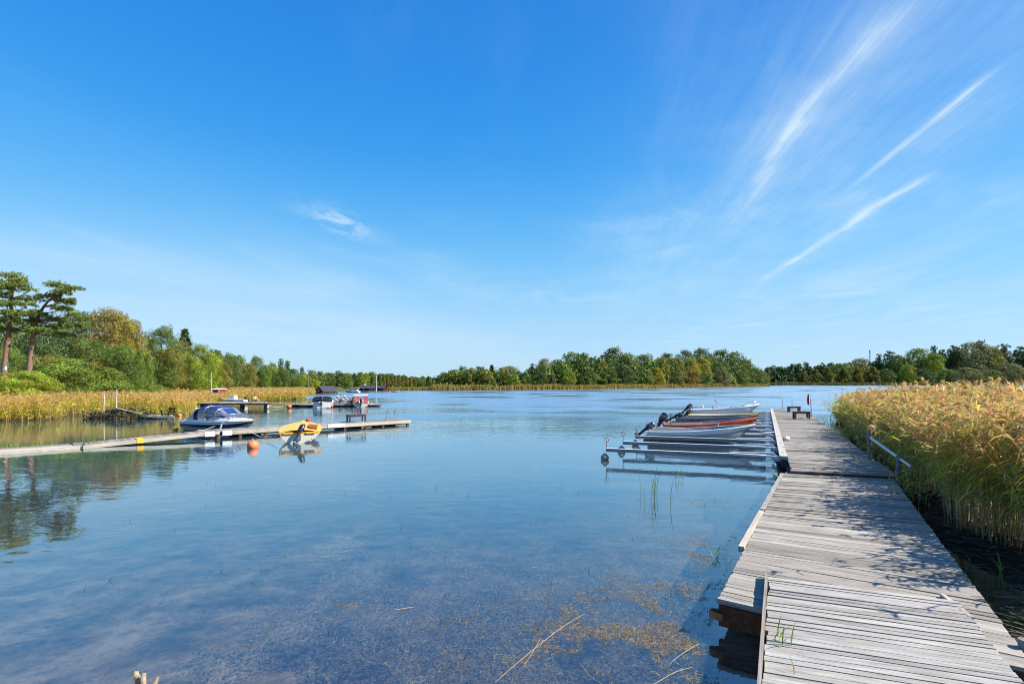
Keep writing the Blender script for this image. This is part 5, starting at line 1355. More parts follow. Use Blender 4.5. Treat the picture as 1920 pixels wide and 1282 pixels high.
b = MB(); b.bar(jp(2.8, 1.33, .06), jp(8, 1.33, .32), .05, .14); b.bar(jp(2.8, .7, .02), jp(8, .7, .28), .08, .14); b.build('frame', M['darkwood'], t)
b = MB(); b.obox(jp(4.65, -.05, .17), JU * .13, JN * .012, (0, 0, .10)); b.obox(jp(4.65, .35, .262), JU * .12, JN * .38, (0, 0, .008)); b.build('yellow_band', M['buoyyellow'], t)
MB().box(jp(2.62, .0, .12), (.05, .05, .36), .77).build('joint_post', M['darkwood'], t)
MB().obox(jp(2.5, .75, .165), JU * .22, JN * .5, (0, 0, .012)).build('hinge_plate', M['galvdark'], t)
t = thing('jetty', 'main left jetty of grey planks with white side boards on short dark posts', 'jetty', (0, 0, 0), 0, 'sections of the left jetty')
JE = 19.7; ZJ = .385
boards('deck', jp(8.0, .03, ZJ), jp(JE, .03, ZJ - .03), jp(8.0, 1.62, ZJ), jp(JE, 1.62, ZJ - .03), 86, .04, M['jettywood'], t, gap=.08, seed=32)
for k, (s0, s1) in enumerate(((8.15, 11.6), (11.65, 14.55), (14.6, 19.7))): board('side_board', jp(s0, -.005, ZJ + .005 - .008 * k), jp(s1, -.005, ZJ - .012 * k - .005), .045, .20, M['palewood'], t, 40 + k)
b = MB(); b.obox(jp(7.55, -.02, .29), JU * .22, JN * .035, (0, 0, .13)); b.obox(jp(8.35, -.02, .29), JU * .22, JN * .035, (0, 0, .13)); b.obox(jp(14.35, -.035, .30), JU * .55, JN * .02, (0, 0, .11)); b.build('white_plate', M['whiteboard'], t)
for s in (7.95, 9.0, 10.3, 12.1, 13.2, 14.95, 16.4, 17.6, 18.6, 19.5):
    MB().box(jp(s, .10, .06), (.15, .15, .56), .77).build('post', M['pile'] if 'pile' in M else M['darkwood'], t)
b = MB(); b.bar(jp(8.1, 1.55, .22), jp(JE - .05, 1.55, .2), .08, .2); b.bar(jp(8.1, .8, .24), jp(JE - .05, .8, .22), .08, .18); b.bar(jp(8.2, .2, .14), jp(JE - .1, .2, .12), .06, .08); b.bar(jp(JE, .03, .24), jp(JE, 1.6, .24), .05, .2); b.build('frame', M['darkwood'], t)
for s in (9.5, 12.5, 15.6, 18.2): MB().obox(jp(s, 1.0, .0), JU * .7, JN * .45, (0, 0, .12)).build('float', M['black'], t)
bench('low dark bench with four legs near the end of the left jetty', jp(16.15, .95, 0), 0, 1.25, math.atan2(JU.y, JU.x), M['navywood'], None, ZJ, D=.5, H=.47)
t = thing('swim_ladder', 'thin curved steel ladder at the end of the left jetty', 'ladder', (0, 0, 0))
for s in (18.75, 19.35):
    b = MB(); b.tube([jp(s, 1.60, -.6), jp(s, 1.62, .45), jp(s, 1.55, .92), jp(s + .0, 1.38, 1.02), jp(s, 1.2, .90), jp(s, 1.05, ZJ)], .017, 6); b.build('handle', M['oldpost'], t)
b = MB()
for k in range(3): b.bar(jp(18.75, 1.61, -.1 - .22 * k), jp(19.35, 1.61, -.1 - .22 * k), .03)
b.build('rung', M['oldpost'], t)
for k, (s, w) in enumerate(((16.9, .45), (17.9, .5), (18.3, .7))): 
    o = tag(MB().ball((0, 0, 0), .05, 8, sz=.5).build('pebble', M['oldpost']), 'small dark clump of droppings on the end boards of the left jetty', 'debris', 'dark clumps on the end of the left jetty'); o.location = jp(s, w + .3, ZJ + .0)
rg = np.random.default_rng(8)
blades('grass_tuft', 'yellow-green weeds growing on the low raft at the left', 'grass', [tuple(jp(-.9 + 2.5 * rg.random(), 1.05 + .2 * rg.random(), .17)) for _ in range(60)], .20, .016, (.26, .30, .06), 15, .6, .5)
# ------------------------------------------------------------------ boats (local frame: x forward from the stern, y to port, z up from the waterline)
def hull_lines(L, B, s0, s1, full=.9, rake=.55, srake=0.0, keel=-.16, flare=.75, tw=.86):
    def half(t):
        if t < .38: return B / 2 * (tw + (1 - tw) * math.sin(math.pi / 2 * t / .38))
        q = (t - .38) / .62; return B / 2 * max(.012, 1 - q ** (2.5 * full))
    def sheer(t): return s0 + (s1 - s0) * t ** 1.9
    def kz(t): return keel if t < .72 else keel + (sheer(t) * .45 - keel) * ((t - .72) / .28) ** 2
    def P(t, v, out=0.0):
        z = kz(t) + (sheer(t) - kz(t)) * v
        y = half(t) * (math.sin(min(1, v * 1.02 + .02) * math.pi / 2) ** flare) + out
        x = L * t - rake * (1 - v) * max(0, (t - .6) / .4) ** 2 - srake * (1 - v) * max(0, 1 - t / .25) ** 1.2
        return x, y, z
    return half, sheer, kz, P
def make_hull(root, L, B, s0, s1, bands, mats, rimw=.07, floor=.06, strakes=(), nst=22, rim_mat=1, in_mat=2, deck_from=None, rail=.02, stern_cut=0.0, names=('hull', 'gunwale', 'interior'), **kw):
    """bands: [(v, material index)] from keel up. mats[0]=hull.."""
    half, sheer, kz, P = hull_lines(L, B, s0, s1, **kw)
    vs = []; last = 0.0
    lv = sorted(set([0, .12, .25, .4, .55, .7, .85, 1.0] + [v for v, _ in bands] + list(strakes)))
    rows_v = []
    for v in lv:
        if v in strakes: rows_v += [(v - .004, .014), (v + .004, -.004)]
        else: rows_v.append((v, 0.0))
    T = [1 - (1 - i / nst) ** 1.25 for i in range(nst + 1)]
    b = MB()
    def mat_at(v):
        for vv, mi in bands:
            if v <= vv + 1e-6: return mi
        return bands[-1][1]
    for sgn in (-1, 1):
        for (va, oa), (vb, ob) in zip(rows_v[:-1], rows_v[1:]):
            ra = [(x, sgn * y, z) for x, y, z in (P(t, va, oa) for t in T)]; rb = [(x, sgn * y, z) for x, y, z in (P(t, vb, ob) for t in T)]
            b.grid([ra, rb], mat_at((va + vb) / 2), smooth=not strakes)
    # transom
    tv = [v for v, _ in rows_v]
    left = [P(0, v) for v in tv]
    for (xa, ya, za), (xb, yb, zb), va, vb in zip(left[:-1], left[1:], tv[:-1], tv[1:]):
        b.add([(xa, -ya, za), (xa, ya, za), (xb, yb, zb), (xb, -yb, zb)], [(0, 1, 2, 3)], mat_at((va + vb) / 2))
    b.build(names[0], mats, root)
    # gunwale: flat rim with a small rubbing strake
    b = MB()
    Tr = [t for t in T if t <= .995]
    for sgn in (-1, 1):
        o1 = []; o2 = []; i1 = []; i2 = []
        for t in Tr:
            x, y, z = P(t, 1); yi = max(.004, y - rimw)
            o1.append((x, sgn * (y + rail), z - .035)); o2.append((x, sgn * (y + rail), z + .012)); i1.append((x, sgn * yi, z + .016)); i2.append((x, sgn * yi, z - .05))
        b.grid([o1, o2, i1, i2], rim_mat, smooth=False)
    x, y, z = P(0, 1); zc = z - stern_cut
    b.obox((x + .03, 0, zc), (.035, 0, 0), (0, y, 0), (0, 0, .016), rim_mat)
    b.build(names[1], mats, root)
    b = MB()
    for sgn in (-1, 1):
        up_ = []; dn = []; ce = []
        for t in Tr:
            if deck_from and t > deck_from: continue
            x, y, z = P(t, 1); yi = max(.004, y - rimw); zf = max(floor, kz(t) + .06)
            zf = min(zf, z - .05); hx, hy, _ = P(t, (zf - kz(t)) / max(.05, z - kz(t))); up_.append((x - .01 if t > .5 else x + .03, sgn * yi, z - .0)); hy = min(hy * .9, yi * .9); dn.append((hx - .03 if t > .5 else hx + .03, sgn * hy, zf)); ce.append((hx - .03 if t > .5 else hx + .03, 0, zf))
        b.grid([up_, dn, ce], in_mat)
    x, y, z = P(0, 1); b.obox((.05, 0, (floor + z - stern_cut) / 2), (.015, 0, 0), (0, y * .9, 0), (0, 0, (z - stern_cut - floor) / 2), in_mat)
    b.build(names[2], mats, root)
    return half, sheer, kz, P
def outboard(root, x, z, tilt=0.0, size=1.0, decal=True, y=0.0, roll=0.0):
    """outboard motor hung on the transom top at (x, y, z); tilt swings the leg back and up"""
    s = size; ca, sa = math.cos(tilt), math.sin(tilt)
    def W(p):
        px, py, pz = p[0] * s, p[1] * s, p[2] * s
        return (x - .06 + px * ca + pz * sa * 1.0, y + py + roll * pz, z + .02 + pz * ca - px * sa)
    b = MB(); rows = []
    prof = [(-.19, .10, .13, .12), (-.16, .17, .17, .15), (-.14, .27, .185, .16), (-.13, .42, .18, .155), (-.12, .54, .165, .14), (-.10, .585, .12, .11), (-.09, .60, .03, .03)]
    for cx, zz, rx, ry in prof:
        rows.append([W((cx + rx * abs(math.cos(a)) ** .55 * (1 if math.cos(a) > 0 else -1), ry * abs(math.sin(a)) ** .55 * (1 if math.sin(a) > 0 else -1), zz)) for a in [2 * math.pi * k / 16 for k in range(16)]])
    b.grid(rows, close=True); b.add(rows[0], [tuple(range(16))]); b.add(rows[-1], [tuple(range(16))])
    m = b.build('outboard_motor', M['motor'], root)
    b = MB(); r2 = []
    for zz, cx, rx, ry in ((.10, -.19, .10, .075), (-.05, -.19, .085, .06), (-.35, -.19, .075, .045), (-.55, -.19, .075, .035), (-.66, -.19, .09, .03), (-.84, -.17, .05, .012)):
        r2.append([W((cx + rx * math.cos(a), ry * math.sin(a), zz)) for a in [2 * math.pi * k / 10 for k in range(10)]])
    b.grid(r2, close=True); b.add(r2[-1], [tuple(range(10))])
    b.tube([W((-.02, 0, -.66)), W((-.14, 0, -.66)), W((-.34, 0, -.66)), W((-.40, 0, -.66))], [.01, .055 * s, .05 * s, .02], 8)
    b.obox(W((-.24, 0, -.50)), Vector(W((.13, 0, 0))) - Vector(W((0, 0, 0))), (0, .09 * s, 0), (Vector(W((0, 0, .008))) - Vector(W((0, 0, 0)))))
    b.build('leg', M['motor'], m)
    b = MB()
    for k in range(3):
        a = 2 * math.pi * k / 3; d = (math.cos(a), math.sin(a))
        b.add([W((-.36, .02 * d[0], -.66 + .02 * d[1])), W((-.33, .10 * d[0] - .05 * d[1], -.66 + .10 * d[1] + .05 * d[0])), W((-.39, .12 * d[0] + .02 * d[1], -.66 + .12 * d[1] - .02 * d[0])), W((-.40, .04 * d[0] + .03 * d[1], -.66 + .04 * d[1] - .03 * d[0]))], [(0, 1, 2, 3)])
    b.build('propeller', M['galv'], m)
    b = MB(); b.box((x - .01, y, z - .10), (.10, .20 * s, .26)); b.bar((x + .02, y, z), W((-.10, 0, .04)), .10, .09); b.build('bracket', M['galvdark'], m)
    if decal:
        b = MB()
        for sy in (-1, 1):
            for zz, h in ((.40, .035), (.32, .02)):
                p = [W((-.28, sy * .158, zz)), W((.02, sy * .158, zz + .05)), W((.02, sy * .158, zz + .05 + h)), W((-.28, sy * .158, zz + h))]
                b.add(p, [(0, 1, 2, 3)])
        b.build('decal', M['motordecal'], m)
    return m
def marks(root, P, t0, t1, v, h, widths, mat, side=-1, name='lettering', out=.012):
    """a row of small dark glyph-like strokes on the hull side (the photo's lettering is too small to read)"""
    b = MB(); n = len(widths); tot = sum(widths) + .45 * n; t = t0
    for w in widths:
        dt = (t1 - t0) * w / tot
        def q(tt, vv): x, y, z = P(tt, vv, out); return (x, side * y, z)
        b.add([q(t, v), q(t + dt, v), q(t + dt, v + h), q(t, v + h)], [(0, 1, 2, 3)])
        t += dt + (t1 - t0) * .45 / tot
    return b.build(name, mat, root)
def thwart(root, x, half, L, z, mat, w=.26):
    y = half(x / L) * .86; b = MB(); b.box((x, 0, z), (w, 2 * y, .035)); b.box((x, 0, z - .12), (w * .8, .08, .22)); return b.build('seat', mat, root, bevel=.006)
def cleat(root, x, y, z, mat='galv'):
    b = MB(); b.bar((x - .08, y, z + .05), (x + .08, y, z + .05), .025); b.bar((x - .03, y, z), (x - .03, y, z + .05), .02); b.bar((x + .03, y, z), (x + .03, y, z + .05), .02); return b.build('cleat', M[mat], root)
HEAD = math.atan2(-BD.y, -BD.x)
def berth(name, label, i, f, L, gap=.75, dz=0.0, turn=0.0):
    p = slot(i, f) + BD * (gap + L); return thing(name, label, 'boat', (p.x, p.y, dz), HEAD + turn, 'motorboats moored at the booms')

# A: pale grey clinker boat
L_ = 4.95; r = berth('rowing_boat', 'pale grey boat with white gunwale and tilted black outboard, nearest at the booms', 2, .58, L_)
half, sheer, kz, P = make_hull(r, L_, 1.92, .60, 1.04, [(.80, 0), (1.0, 1)], [M['aluhull'], M['white'], M['greyhull']], rimw=.10, strakes=(.24, .38, .52, .66), rake=.75, stern_cut=.08)
for x in (1.1, 2.4, 3.6): thwart(r, x, half, L_, .36, M['greyhull'])
outboard(r, .05, .52, R(48), .82); marks(r, P, .035, .15, .68, .055, [1.1, .0, .6, .7, .5, .7, .6, .5], M['ink'], out=.016); cleat(r, 4.6, 0, .95)
MB().tube([P(.955, 1), (4.95, .2, .86), (5.25, .35, .52), (5.65, .4, .48)], .012, 5).build('mooring_line', M['darkrope'], r)
b = MB(); b.tube([(3.0, -.84, .83), (3.0, -.84, .92), (3.03, -.84, .96)], .012, 5); b.tube([(1.9, -.88, .72), (1.9, -.88, .80)], .014, 5); b.build('rowlock', M['galv'], r)
# B: orange boat
L_ = 5.0; r = berth('rowing_boat', 'orange boat with dark lower hull and a square black outboard', 4, .48, L_)
half, sheer, kz, P = make_hull(r, L_, 1.72, .56, 1.05, [(.52, 0), (1.0, 1)], [M['graphite'], M['orange'], M['greyhull']], rimw=.07, rake=.6, stern_cut=.05)
for x in (1.2, 2.5, 3.7): thwart(r, x, half, L_, .30, M['galvdark'])
outboard(r, 0, .50, R(24), 1.12); marks(r, P, .40, .54, .74, .12, [.7, .7, .6, .7, .4, .7], M['ink'], out=.006)
b = MB(); b.box((1.9, -.5, .55), (.5, .25, .07)); b.box((2.0, .1, .5), (.1, .1, .35)); b.build('bundle', M['whitecloth'], r)
MB().tube([(2.85, -.80, .30), (2.85, -.82, .66), (2.86, -.74, .74)], .022, 6).build('fender_line', M['white'], r)
b = MB(); b.tube([(.35, -.30, .4), (.35, -.30, 1.16)], .022, 6); b.build('tiller_pole', M['black'], r)
MB().tube([P(.96, 1), (5.2, .1, .62), (5.7, .15, .52)], .014, 5).build('mooring_line', M['whitecloth'], r)
# C: low dark grey boat
L_ = 5.0; r = berth('rowing_boat', 'low dark grey boat squeezed behind the orange one, with small dark lettering', 6, .30, L_)
half, sheer, kz, P = make_hull(r, L_, 1.85, .66, .95, [(.9, 0), (1.0, 1)], [M['greyhull'], M['galvdark'], M['graphite']], rimw=.09, strakes=(.45, .7), rake=.6)
for x in (1.2, 2.6): thwart(r, x, half, L_, .36, M['galvdark'])
outboard(r, 0, .50, R(62), .85, False); marks(r, P, .18, .32, .74, .09, [1.2, .5, .4, .5, .4, .5, .4], M['ink'], out=.016)
# D: yellow trimmed boat
L_ = 4.7; r = berth('rowing_boat', 'dark boat with a yellow gunwale stripe, just before the white motorboat', 7, .55, L_)
half, sheer, kz, P = make_hull(r, L_, 1.85, .66, .86, [(.66, 0), (1.0, 1)], [M['greyhull'], M['paleyellow'], M['cream']], rimw=.10, rake=.5)
for x in (1.2, 2.6): thwart(r, x, half, L_, .40, M['cream'])
outboard(r, .05, .54, R(42), .88); marks(r, P, .2, .36, .82, .07, [.5, .8, .3, .5, .6, .4], M['ink'], out=.006)
# E: white motorboat with console
L_ = 5.3; r = berth('motorboat', 'white motorboat with steering console and pulpit rail, farthest at the booms', 9, .5, L_)
half, sheer, kz, P = make_hull(r, L_, 2.05, .80, 1.26, [(.55, 0), (1.0, 1)], [M['aluhull'], M['white'], M['white']], rimw=.14, rake=.85, deck_from=.8)
for x in (1.0,): thwart(r, x, half, L_, .5, M['white'], .4)
b = MB(); b.prism([(1.75, -.42, .1), (2.45, -.42, .1), (2.35, -.42, .88), (1.95, -.42, .92)], (0, .84, 0)); b.build('console', M['white'], r, bevel=.02)
b = MB(); b.prism([(2.34, -.44, .88), (2.46, -.44, .88), (1.98, -.44, 1.66), (1.86, -.44, 1.66)], (0, .14, 0)); b.prism([(2.34, .30, .88), (2.46, .30, .88), (1.98, .30, 1.60), (1.86, .30, 1.60)], (0, .14, 0)); b.bar((1.93, -.4, 1.62), (1.93, .42, 1.58), .05); b.build('windscreen_frame', M['white'], r)
MB().add([(2.37, -.38, .9), (2.37, .38, .9), (2.02, .38, 1.47), (2.02, -.38, 1.47)], [(0, 1, 2, 3)]).build('windscreen', M['screen'], r)
b = MB(); b.box((1.35, 0, .62), (.42, .75, .14)); b.prism([(1.15, -.36, .66), (1.22, -.36, .66), (1.10, -.36, 1.22), (1.04, -.36, 1.22)], (0, .72, 0)); b.build('seat', M['white'], r, bevel=.02)
b = MB(); ring = [(1.80, .14 * math.cos(a), .98 + .14 * math.sin(a)) for a in [2 * math.pi * k / 14 for k in range(15)]]; b.tube(ring, .014, 5, cap=False); b.bar((1.80, -.13, .98), (1.80, .13, .98), .02); b.bar((1.8, 0, .98), (1.95, 0, .86), .03); b.build('steering_wheel', M['black'], r)
b = MB(); pp = [(x, s * max(.02, half(min(.99, x / L_)) - .12), sheer(x / L_) + .26) for s, x in ((-1, 4.3), (-1, 4.75), (-1, 5.1), (1, 5.1), (1, 4.75), (1, 4.3))]
b.tube([(4.1, -.55, 1.0)] + pp + [(4.1, .55, 1.0)], .014, 6)
for q in (pp[1], pp[4]): b.tube([(q[0], q[1], q[2] - .26), q], .012, 5)
b.build('pulpit_rail', M['steel'], r)
b = MB(); rows = []
for t in (.78, .84, .9, .95, .99):
    x, y, z = P(t, 1); rows.append([(x, y - .10 if y > .12 else y * .3, z), (x, y * .4, z + .05), (x, 0, z + .06), (x, -y * .4, z + .05), (x, -(y - .10) if y > .12 else -y * .3, z)])
b.grid(rows); b.build('foredeck', M['white'], r)
outboard(r, .05, .70, R(42), .92)
b = MB(); b.tube([(.3, -.5, .7), (.3, -.5, 1.0)], .02, 6); b.tube([(3.0, -.9, .9), (3.0, -.9, 1.06), (3.2, -.86, 1.08)], .015, 5); b.build('rail_stub', M['black'], r)
# lines and odds and ends between the boats and the beam
for k, (i, f, z0, dx, z1, col, lab) in enumerate([(2, .75, .55, .95, .88, 'whitecloth', 'white mooring line from the bow of the pale grey boat'), (4, .3, .55, .9, .75, 'rope', 'pale mooring line at the bow of the orange boat'), (5, .5, .55, 1.3, .42, 'whitecloth', 'slack white line hanging between two booms'),
                                                  (7, .4, .55, .9, .75, 'rope', 'pale mooring line at the bow of the yellow-trimmed boat'), (9, .6, .55, .9, 1.05, 'rope', 'pale mooring line at the bow of the white motorboat')]):
    a = slot(i, f) + Vector((0, 0, z0 - .5 + .10)); c = slot(i, .5) + BD * dx; c.z = z1
    tag(MB().tube([a, a.lerp(c, .5) - Vector((0, 0, .14)), c], .013, 5).build('mooring_line', M[col]), lab, 'mooring line', 'mooring lines at the booms')

# ---- yellow boat at the left jetty
p0 = Vector((-10.45, 23.75, 0)); hd = Vector((-1.55, 4.1, 0)).normalized(); L_ = 4.3
r = thing('rowing_boat', 'yellow and cream boat with a dark tilted outboard at the left jetty', 'boat', p0, math.atan2(hd.y, hd.x))
half, sheer, kz, P = make_hull(r, L_, 1.98, .54, .74, [(.84, 0), (1.0, 1)], [M['cream'], M['yellow'], M['yellow']], rimw=.24, floor=.30, rake=.5, stern_cut=.04, deck_from=.78, full=1.1, tw=.88)
b = MB(); rows = []
for t in (.04, .14, .26, .36, .5, .62, .7, .78, .86, .92, .97, .99):
    x, y, z = P(t, 1); y = max(.01, y - .12); rows.append([(x, y, z + .014), (x, y * .5, z + .07), (x, 0, z + .09), (x, -y * .5, z + .07), (x, -y, z + .014)])
b.grid(rows); b.build('foredeck', M['yellow'], r)
b = MB(); b.prism([(.75, -.80, .60), (2.35, -.80, .66), (2.15, -.34, .735), (.95, -.40, .665)], (0, 0, .03)); b.build('tarp', M['redseat'], r)
b = MB(); b.box((.0, .52, .50), (.10, .44, .09)); b.box((.0, -.52, .50), (.10, .44, .09)); b.build('transom_cap', M['yellow'], r, bevel=.01)
outboard(r, -.02, .40, R(30), .84, roll=-.38)
b = MB(); ring = []
for k in range(10):
    a = math.pi * (k / 9); ring.append((-.055, -.62 - .07 * math.cos(a), .21 - .06 * math.sin(a)))
b.tube(ring, .016, 5); b.build('tow_eye', M['black'], r)
MB().obox((-.035, -.60, .02), (.012, 0, 0), (0, .28, .03), (0, 0, .05)).build('dark_stripe', M['graphite'], r)  # dark strip low on the starboard half of the transom
tag(MB().tube([P0 for P0 in (Vector((-11.2, 23.9, .45)), Vector((-12.2, 24.6, .22)), Vector((-13.2, 25.4, .12)), jp(9.4, -.02, .30))], .014, 5).build('mooring_line', M['whitecloth']), 'thin white line from the yellow boat to the left jetty', 'mooring line')

# ---- motor cruiser with blue canopy
hd = Vector((5.6, -2.62, 0)).normalized(); L_ = 6.35; p0 = Vector((-20.65, 30.9, 0)) + hd * L_ * .10
r = thing('motor_cruiser', 'white and navy motor cruiser with a blue canopy, moored behind the left jetty', 'boat', p0, math.atan2(hd.y, hd.x))
half, sheer, kz, P = make_hull(r, L_, 2.25, .70, .90, [(.56, 0), (.82, 1), (1.0, 2)], [M['white'], M['navy'], M['white']], rimw=.16, rim_mat=2, in_mat=2, rake=1.15, srake=.55, keel=-.25, nst=26, full=1.15, deck_from=.5, tw=.9)
b = MB(); rows = []
for i in range(15):                                                   # crowned foredeck and coaming
    t = .46 + .53 * i / 14; x, y, z = P(t, 1); y = max(.01, y - .10); up_ = .26 * (1 - ((t - .46) / .53) ** 1.6)
    rows.append([(x, y, z + .01), (x, y * .82, z + up_ * .75), (x, y * .4, z + up_), (x, 0, z + up_ * 1.06), (x, -y * .4, z + up_), (x, -y * .82, z + up_ * .75), (x, -y, z + .01)])
b.grid(rows); b.add(rows[0], [tuple(range(7))]); b.build('foredeck', M['white'], r)
b = MB()
for s in (-1, 1):
    rows = []
    for i in range(8):
        t = .05 + .42 * i / 7; x, y, z = P(t, 1); rows.append([(x, s * (y - .03), z + .01), (x, s * (y - .12), z + .13), (x, s * (y - .22), z + .13), (x, s * (y - .24), z - .1)])
    b.grid(rows)
b.build('coaming', M['white'], r)
b = MB()
for s in (-1, 1):
    ra = [P(t, .905, .014) for t in [.02 + .9 * i / 20 for i in range(21)]]; rb = [P(t, .945, .014) for t in [.02 + .9 * i / 20 for i in range(21)]]
    b.grid([[(x, s * y, z) for x, y, z in ra], [(x, s * y, z) for x, y, z in rb]])
b.build('rub_rail', M['galvdark'], r)
marks(r, P, .05, .105, .60, .10, [1], M['greyink'], out=.006); marks(r, P, .11, .155, .585, .13, [1], M['motordecal'], name='badge', out=.006)
b = MB(); b.box((-.30, 0, .30), (.55, 1.5, .06)); b.build('swim_platform', M['white'], r, bevel=.01)
# canopy: arches from the rear foot to the windscreen
def arch(x, hw, z0, z1, n=14, e=.5):
    out = []
    for i in range(n + 1):
        a = math.pi * i / n; c, s_ = math.cos(a), math.sin(a)
        out.append((x, hw * (abs(c) ** e) * (1 if c > 0 else -1), z0 + (z1 - z0) * s_ ** .55))
    return out
secs = [(.62, .93, .82, .84), (.95, .94, .82, 1.30), (1.30, .93, .82, 1.66), (1.75, .92, .83, 1.76), (2.4, .91, .84, 1.79), (3.1, .90, .86, 1.76), (3.55, .86, .9, 1.66), (4.15, .80, 1.20, 1.28)]
rows = [arch(*q) for q in secs]
top = MB(); side = MB(); rear = MB(); sides = [MB(), MB(), MB()]
for i in range(len(rows) - 1):
    for k in range(14):
        quad = [rows[i][k], rows[i][k + 1], rows[i + 1][k + 1], rows[i + 1][k]]
        c_ = 3 <= k <= 10
        if i >= 2 and i <= 5 and c_ : top.add(quad, [(0, 1, 2, 3)])
        elif i == 1 and 3 <= k <= 10: top.add(quad, [(0, 1, 2, 3)])
        elif i in (2,) and k in (0, 1, 2, 11, 12, 13): rear.add(quad, [(0, 1, 2, 3)])
        elif i == 6 and k in (3, 6, 7, 10): top.add(quad, [(0, 1, 2, 3)])
        else: sides[0 if i < 2 else 1 if k < 7 else 2].add(quad, [(0, 1, 2, 3)])
top.build('canopy', M['bluecloth'], r); rear.build('canopy_side', M['navycloth'], r); [q.build('canopy_window', M['vinyl'], r) for q in sides]
b = MB()
for q in (secs[2], secs[4], secs[6]): b.tube([Vector(p) for p in arch(q[0], q[1] + .006, q[2], q[3] + .006)], .017, 6)
b.tube([(1.3, -.93, .84), (2.1, -.915, 1.35), (2.9, -.91, 1.66)], .014, 5); b.tube([(1.3, .93, .84), (2.1, .915, 1.35), (2.9, .91, 1.66)], .014, 5)
b.build('canopy_frame', M['steel'], r)
b = MB(); ws = [(2.35, -.96, .90), (2.75, -.95, 1.20), (4.15, -.80, 1.25), (4.42, 0, 1.27), (4.15, .80, 1.25), (2.75, .95, 1.20), (2.35, .96, .90)]
b.tube(ws, .024, 6)
base = [(2.55, -.97, .90), (3.2, -.95, .93), (3.95, -.92, .98), (4.75, -.72, 1.02), (5.0, 0, 1.08), (4.75, .72, 1.02), (3.95, .92, .98), (3.2, .95, .93), (2.55, .97, .90)]
for a_, c_ in (((3.0, -.94, 1.21), base[2]), ((3.7, -.86, 1.235), (4.4, -.8, 1.0)), ((4.15, -.80, 1.25), base[3]), ((4.42, 0, 1.27), base[4]), ((4.15, .80, 1.25), base[5]), ((3.0, .94, 1.21), base[6])): b.tube([a_, c_], .017, 6)
b.build('windscreen_frame', M['steel'], r)
b = MB(); lo = base[1:-1]; hi = [(2.9, -.945, 1.21), (3.5, -.88, 1.23), (4.13, -.80, 1.245), (4.4, 0, 1.262), (4.13, .80, 1.245), (3.5, .88, 1.23), (2.9, .945, 1.21)]
b.grid([lo, hi], smooth=False); b.build('windscreen', M['screen'], r)
b = MB()
for y in (-.5, .5): b.box((2.7, y, .78), (.5, .5, .14)); b.box((2.42, y, 1.02), (.14, .5, .5))
b.build('seat', M['black'], r, bevel=.03)
b = MB()
for s in (-1, 1): b.tube([(4.55, s * .80, 1.02)] + [(x, s * max(.05, half(min(.99, x / L_)) - .16), sheer(x / L_) + .36) for x in (5.0, 5.5, 5.95)] + [(6.25, 0, 1.30)], .014, 6)
for s in (-1, 1):
    for x in (5.0, 5.5, 5.95): y = max(.05, half(x / L_) - .16); b.tube([(x, s * y, sheer(x / L_)), (x, s * y, sheer(x / L_) + .36)], .012, 5)
b.build('pulpit_rail', M['steel'], r)
b = MB(); y = -half(.70) - .12; b.tube([(4.75, -.80, .95), (4.6, y, .72), (4.45, y - .05, .35)], .018, 5); b.tube([(4.53, y, .62), (4.4, y - .03, .22)], [.06, .05], 8); b.build('fender', M['whitefender'], r)
b = MB(); b.ball((4.80, -.74, 1.0), .07, 10); b.build('deck_fitting', M['oldpost'], r)
r.scale = (.88, .88, .86)
tag(MB().tube([jp(7.2, .9, .45), jp(7.8, 2.4, .3), Vector((-17.5, 29.5, .55))], .014, 5).build('mooring_line', M['rope']), 'mooring line from the jetty to the motor cruiser', 'mooring line')

# ---- floating buoys
def buoy(label, px, py, rad, mat, sink=.35, name='buoy', group='buoys by the left jetty'):
    p = at(px, py); r_ = thing(name, label, 'buoy', (p.x, p.y, rad * (1 - 2 * sink)), 0, group)
    MB().ball((0, 0, 0), rad, 18).build('ball', M[mat], r_)
    b = MB(); ring = [(0, .05 * math.cos(a) * rad / .2, rad + .02 + .05 * math.sin(a) * rad / .2) for a in [2 * math.pi * k / 12 for k in range(13)]]; b.tube(ring, .014 * rad / .2, 5, cap=False); b.lathe([(.3 * rad, rad * .93), (.2 * rad, rad * 1.06), (.001, rad * 1.06)], n=10); b.build('eye', M['oldpost'], r_)
    return r_
buoy('large orange ball buoy floating alone before the left jetty', 474, 839.5, .245, 'buoyorange', .28)
buoy('bright red ball buoy just behind the left jetty', 577.5, 792, .17, 'buoyred', .1)
buoy('yellow ball buoy off the stern of the motor cruiser', 329, 806.5, .15, 'buoyyellow', .3)
buoy('small faded orange buoy against the reeds right of the old landing', 337, 780.5, .17, 'buoyorange', .3)
tag(MB().tube([at(331, 803, .15), at(340, 806, .05), at(352, 798, .25)], .012, 5).build('mooring_line', M['darkrope']), 'dark line from the yellow buoy to the motor cruiser', 'mooring line')
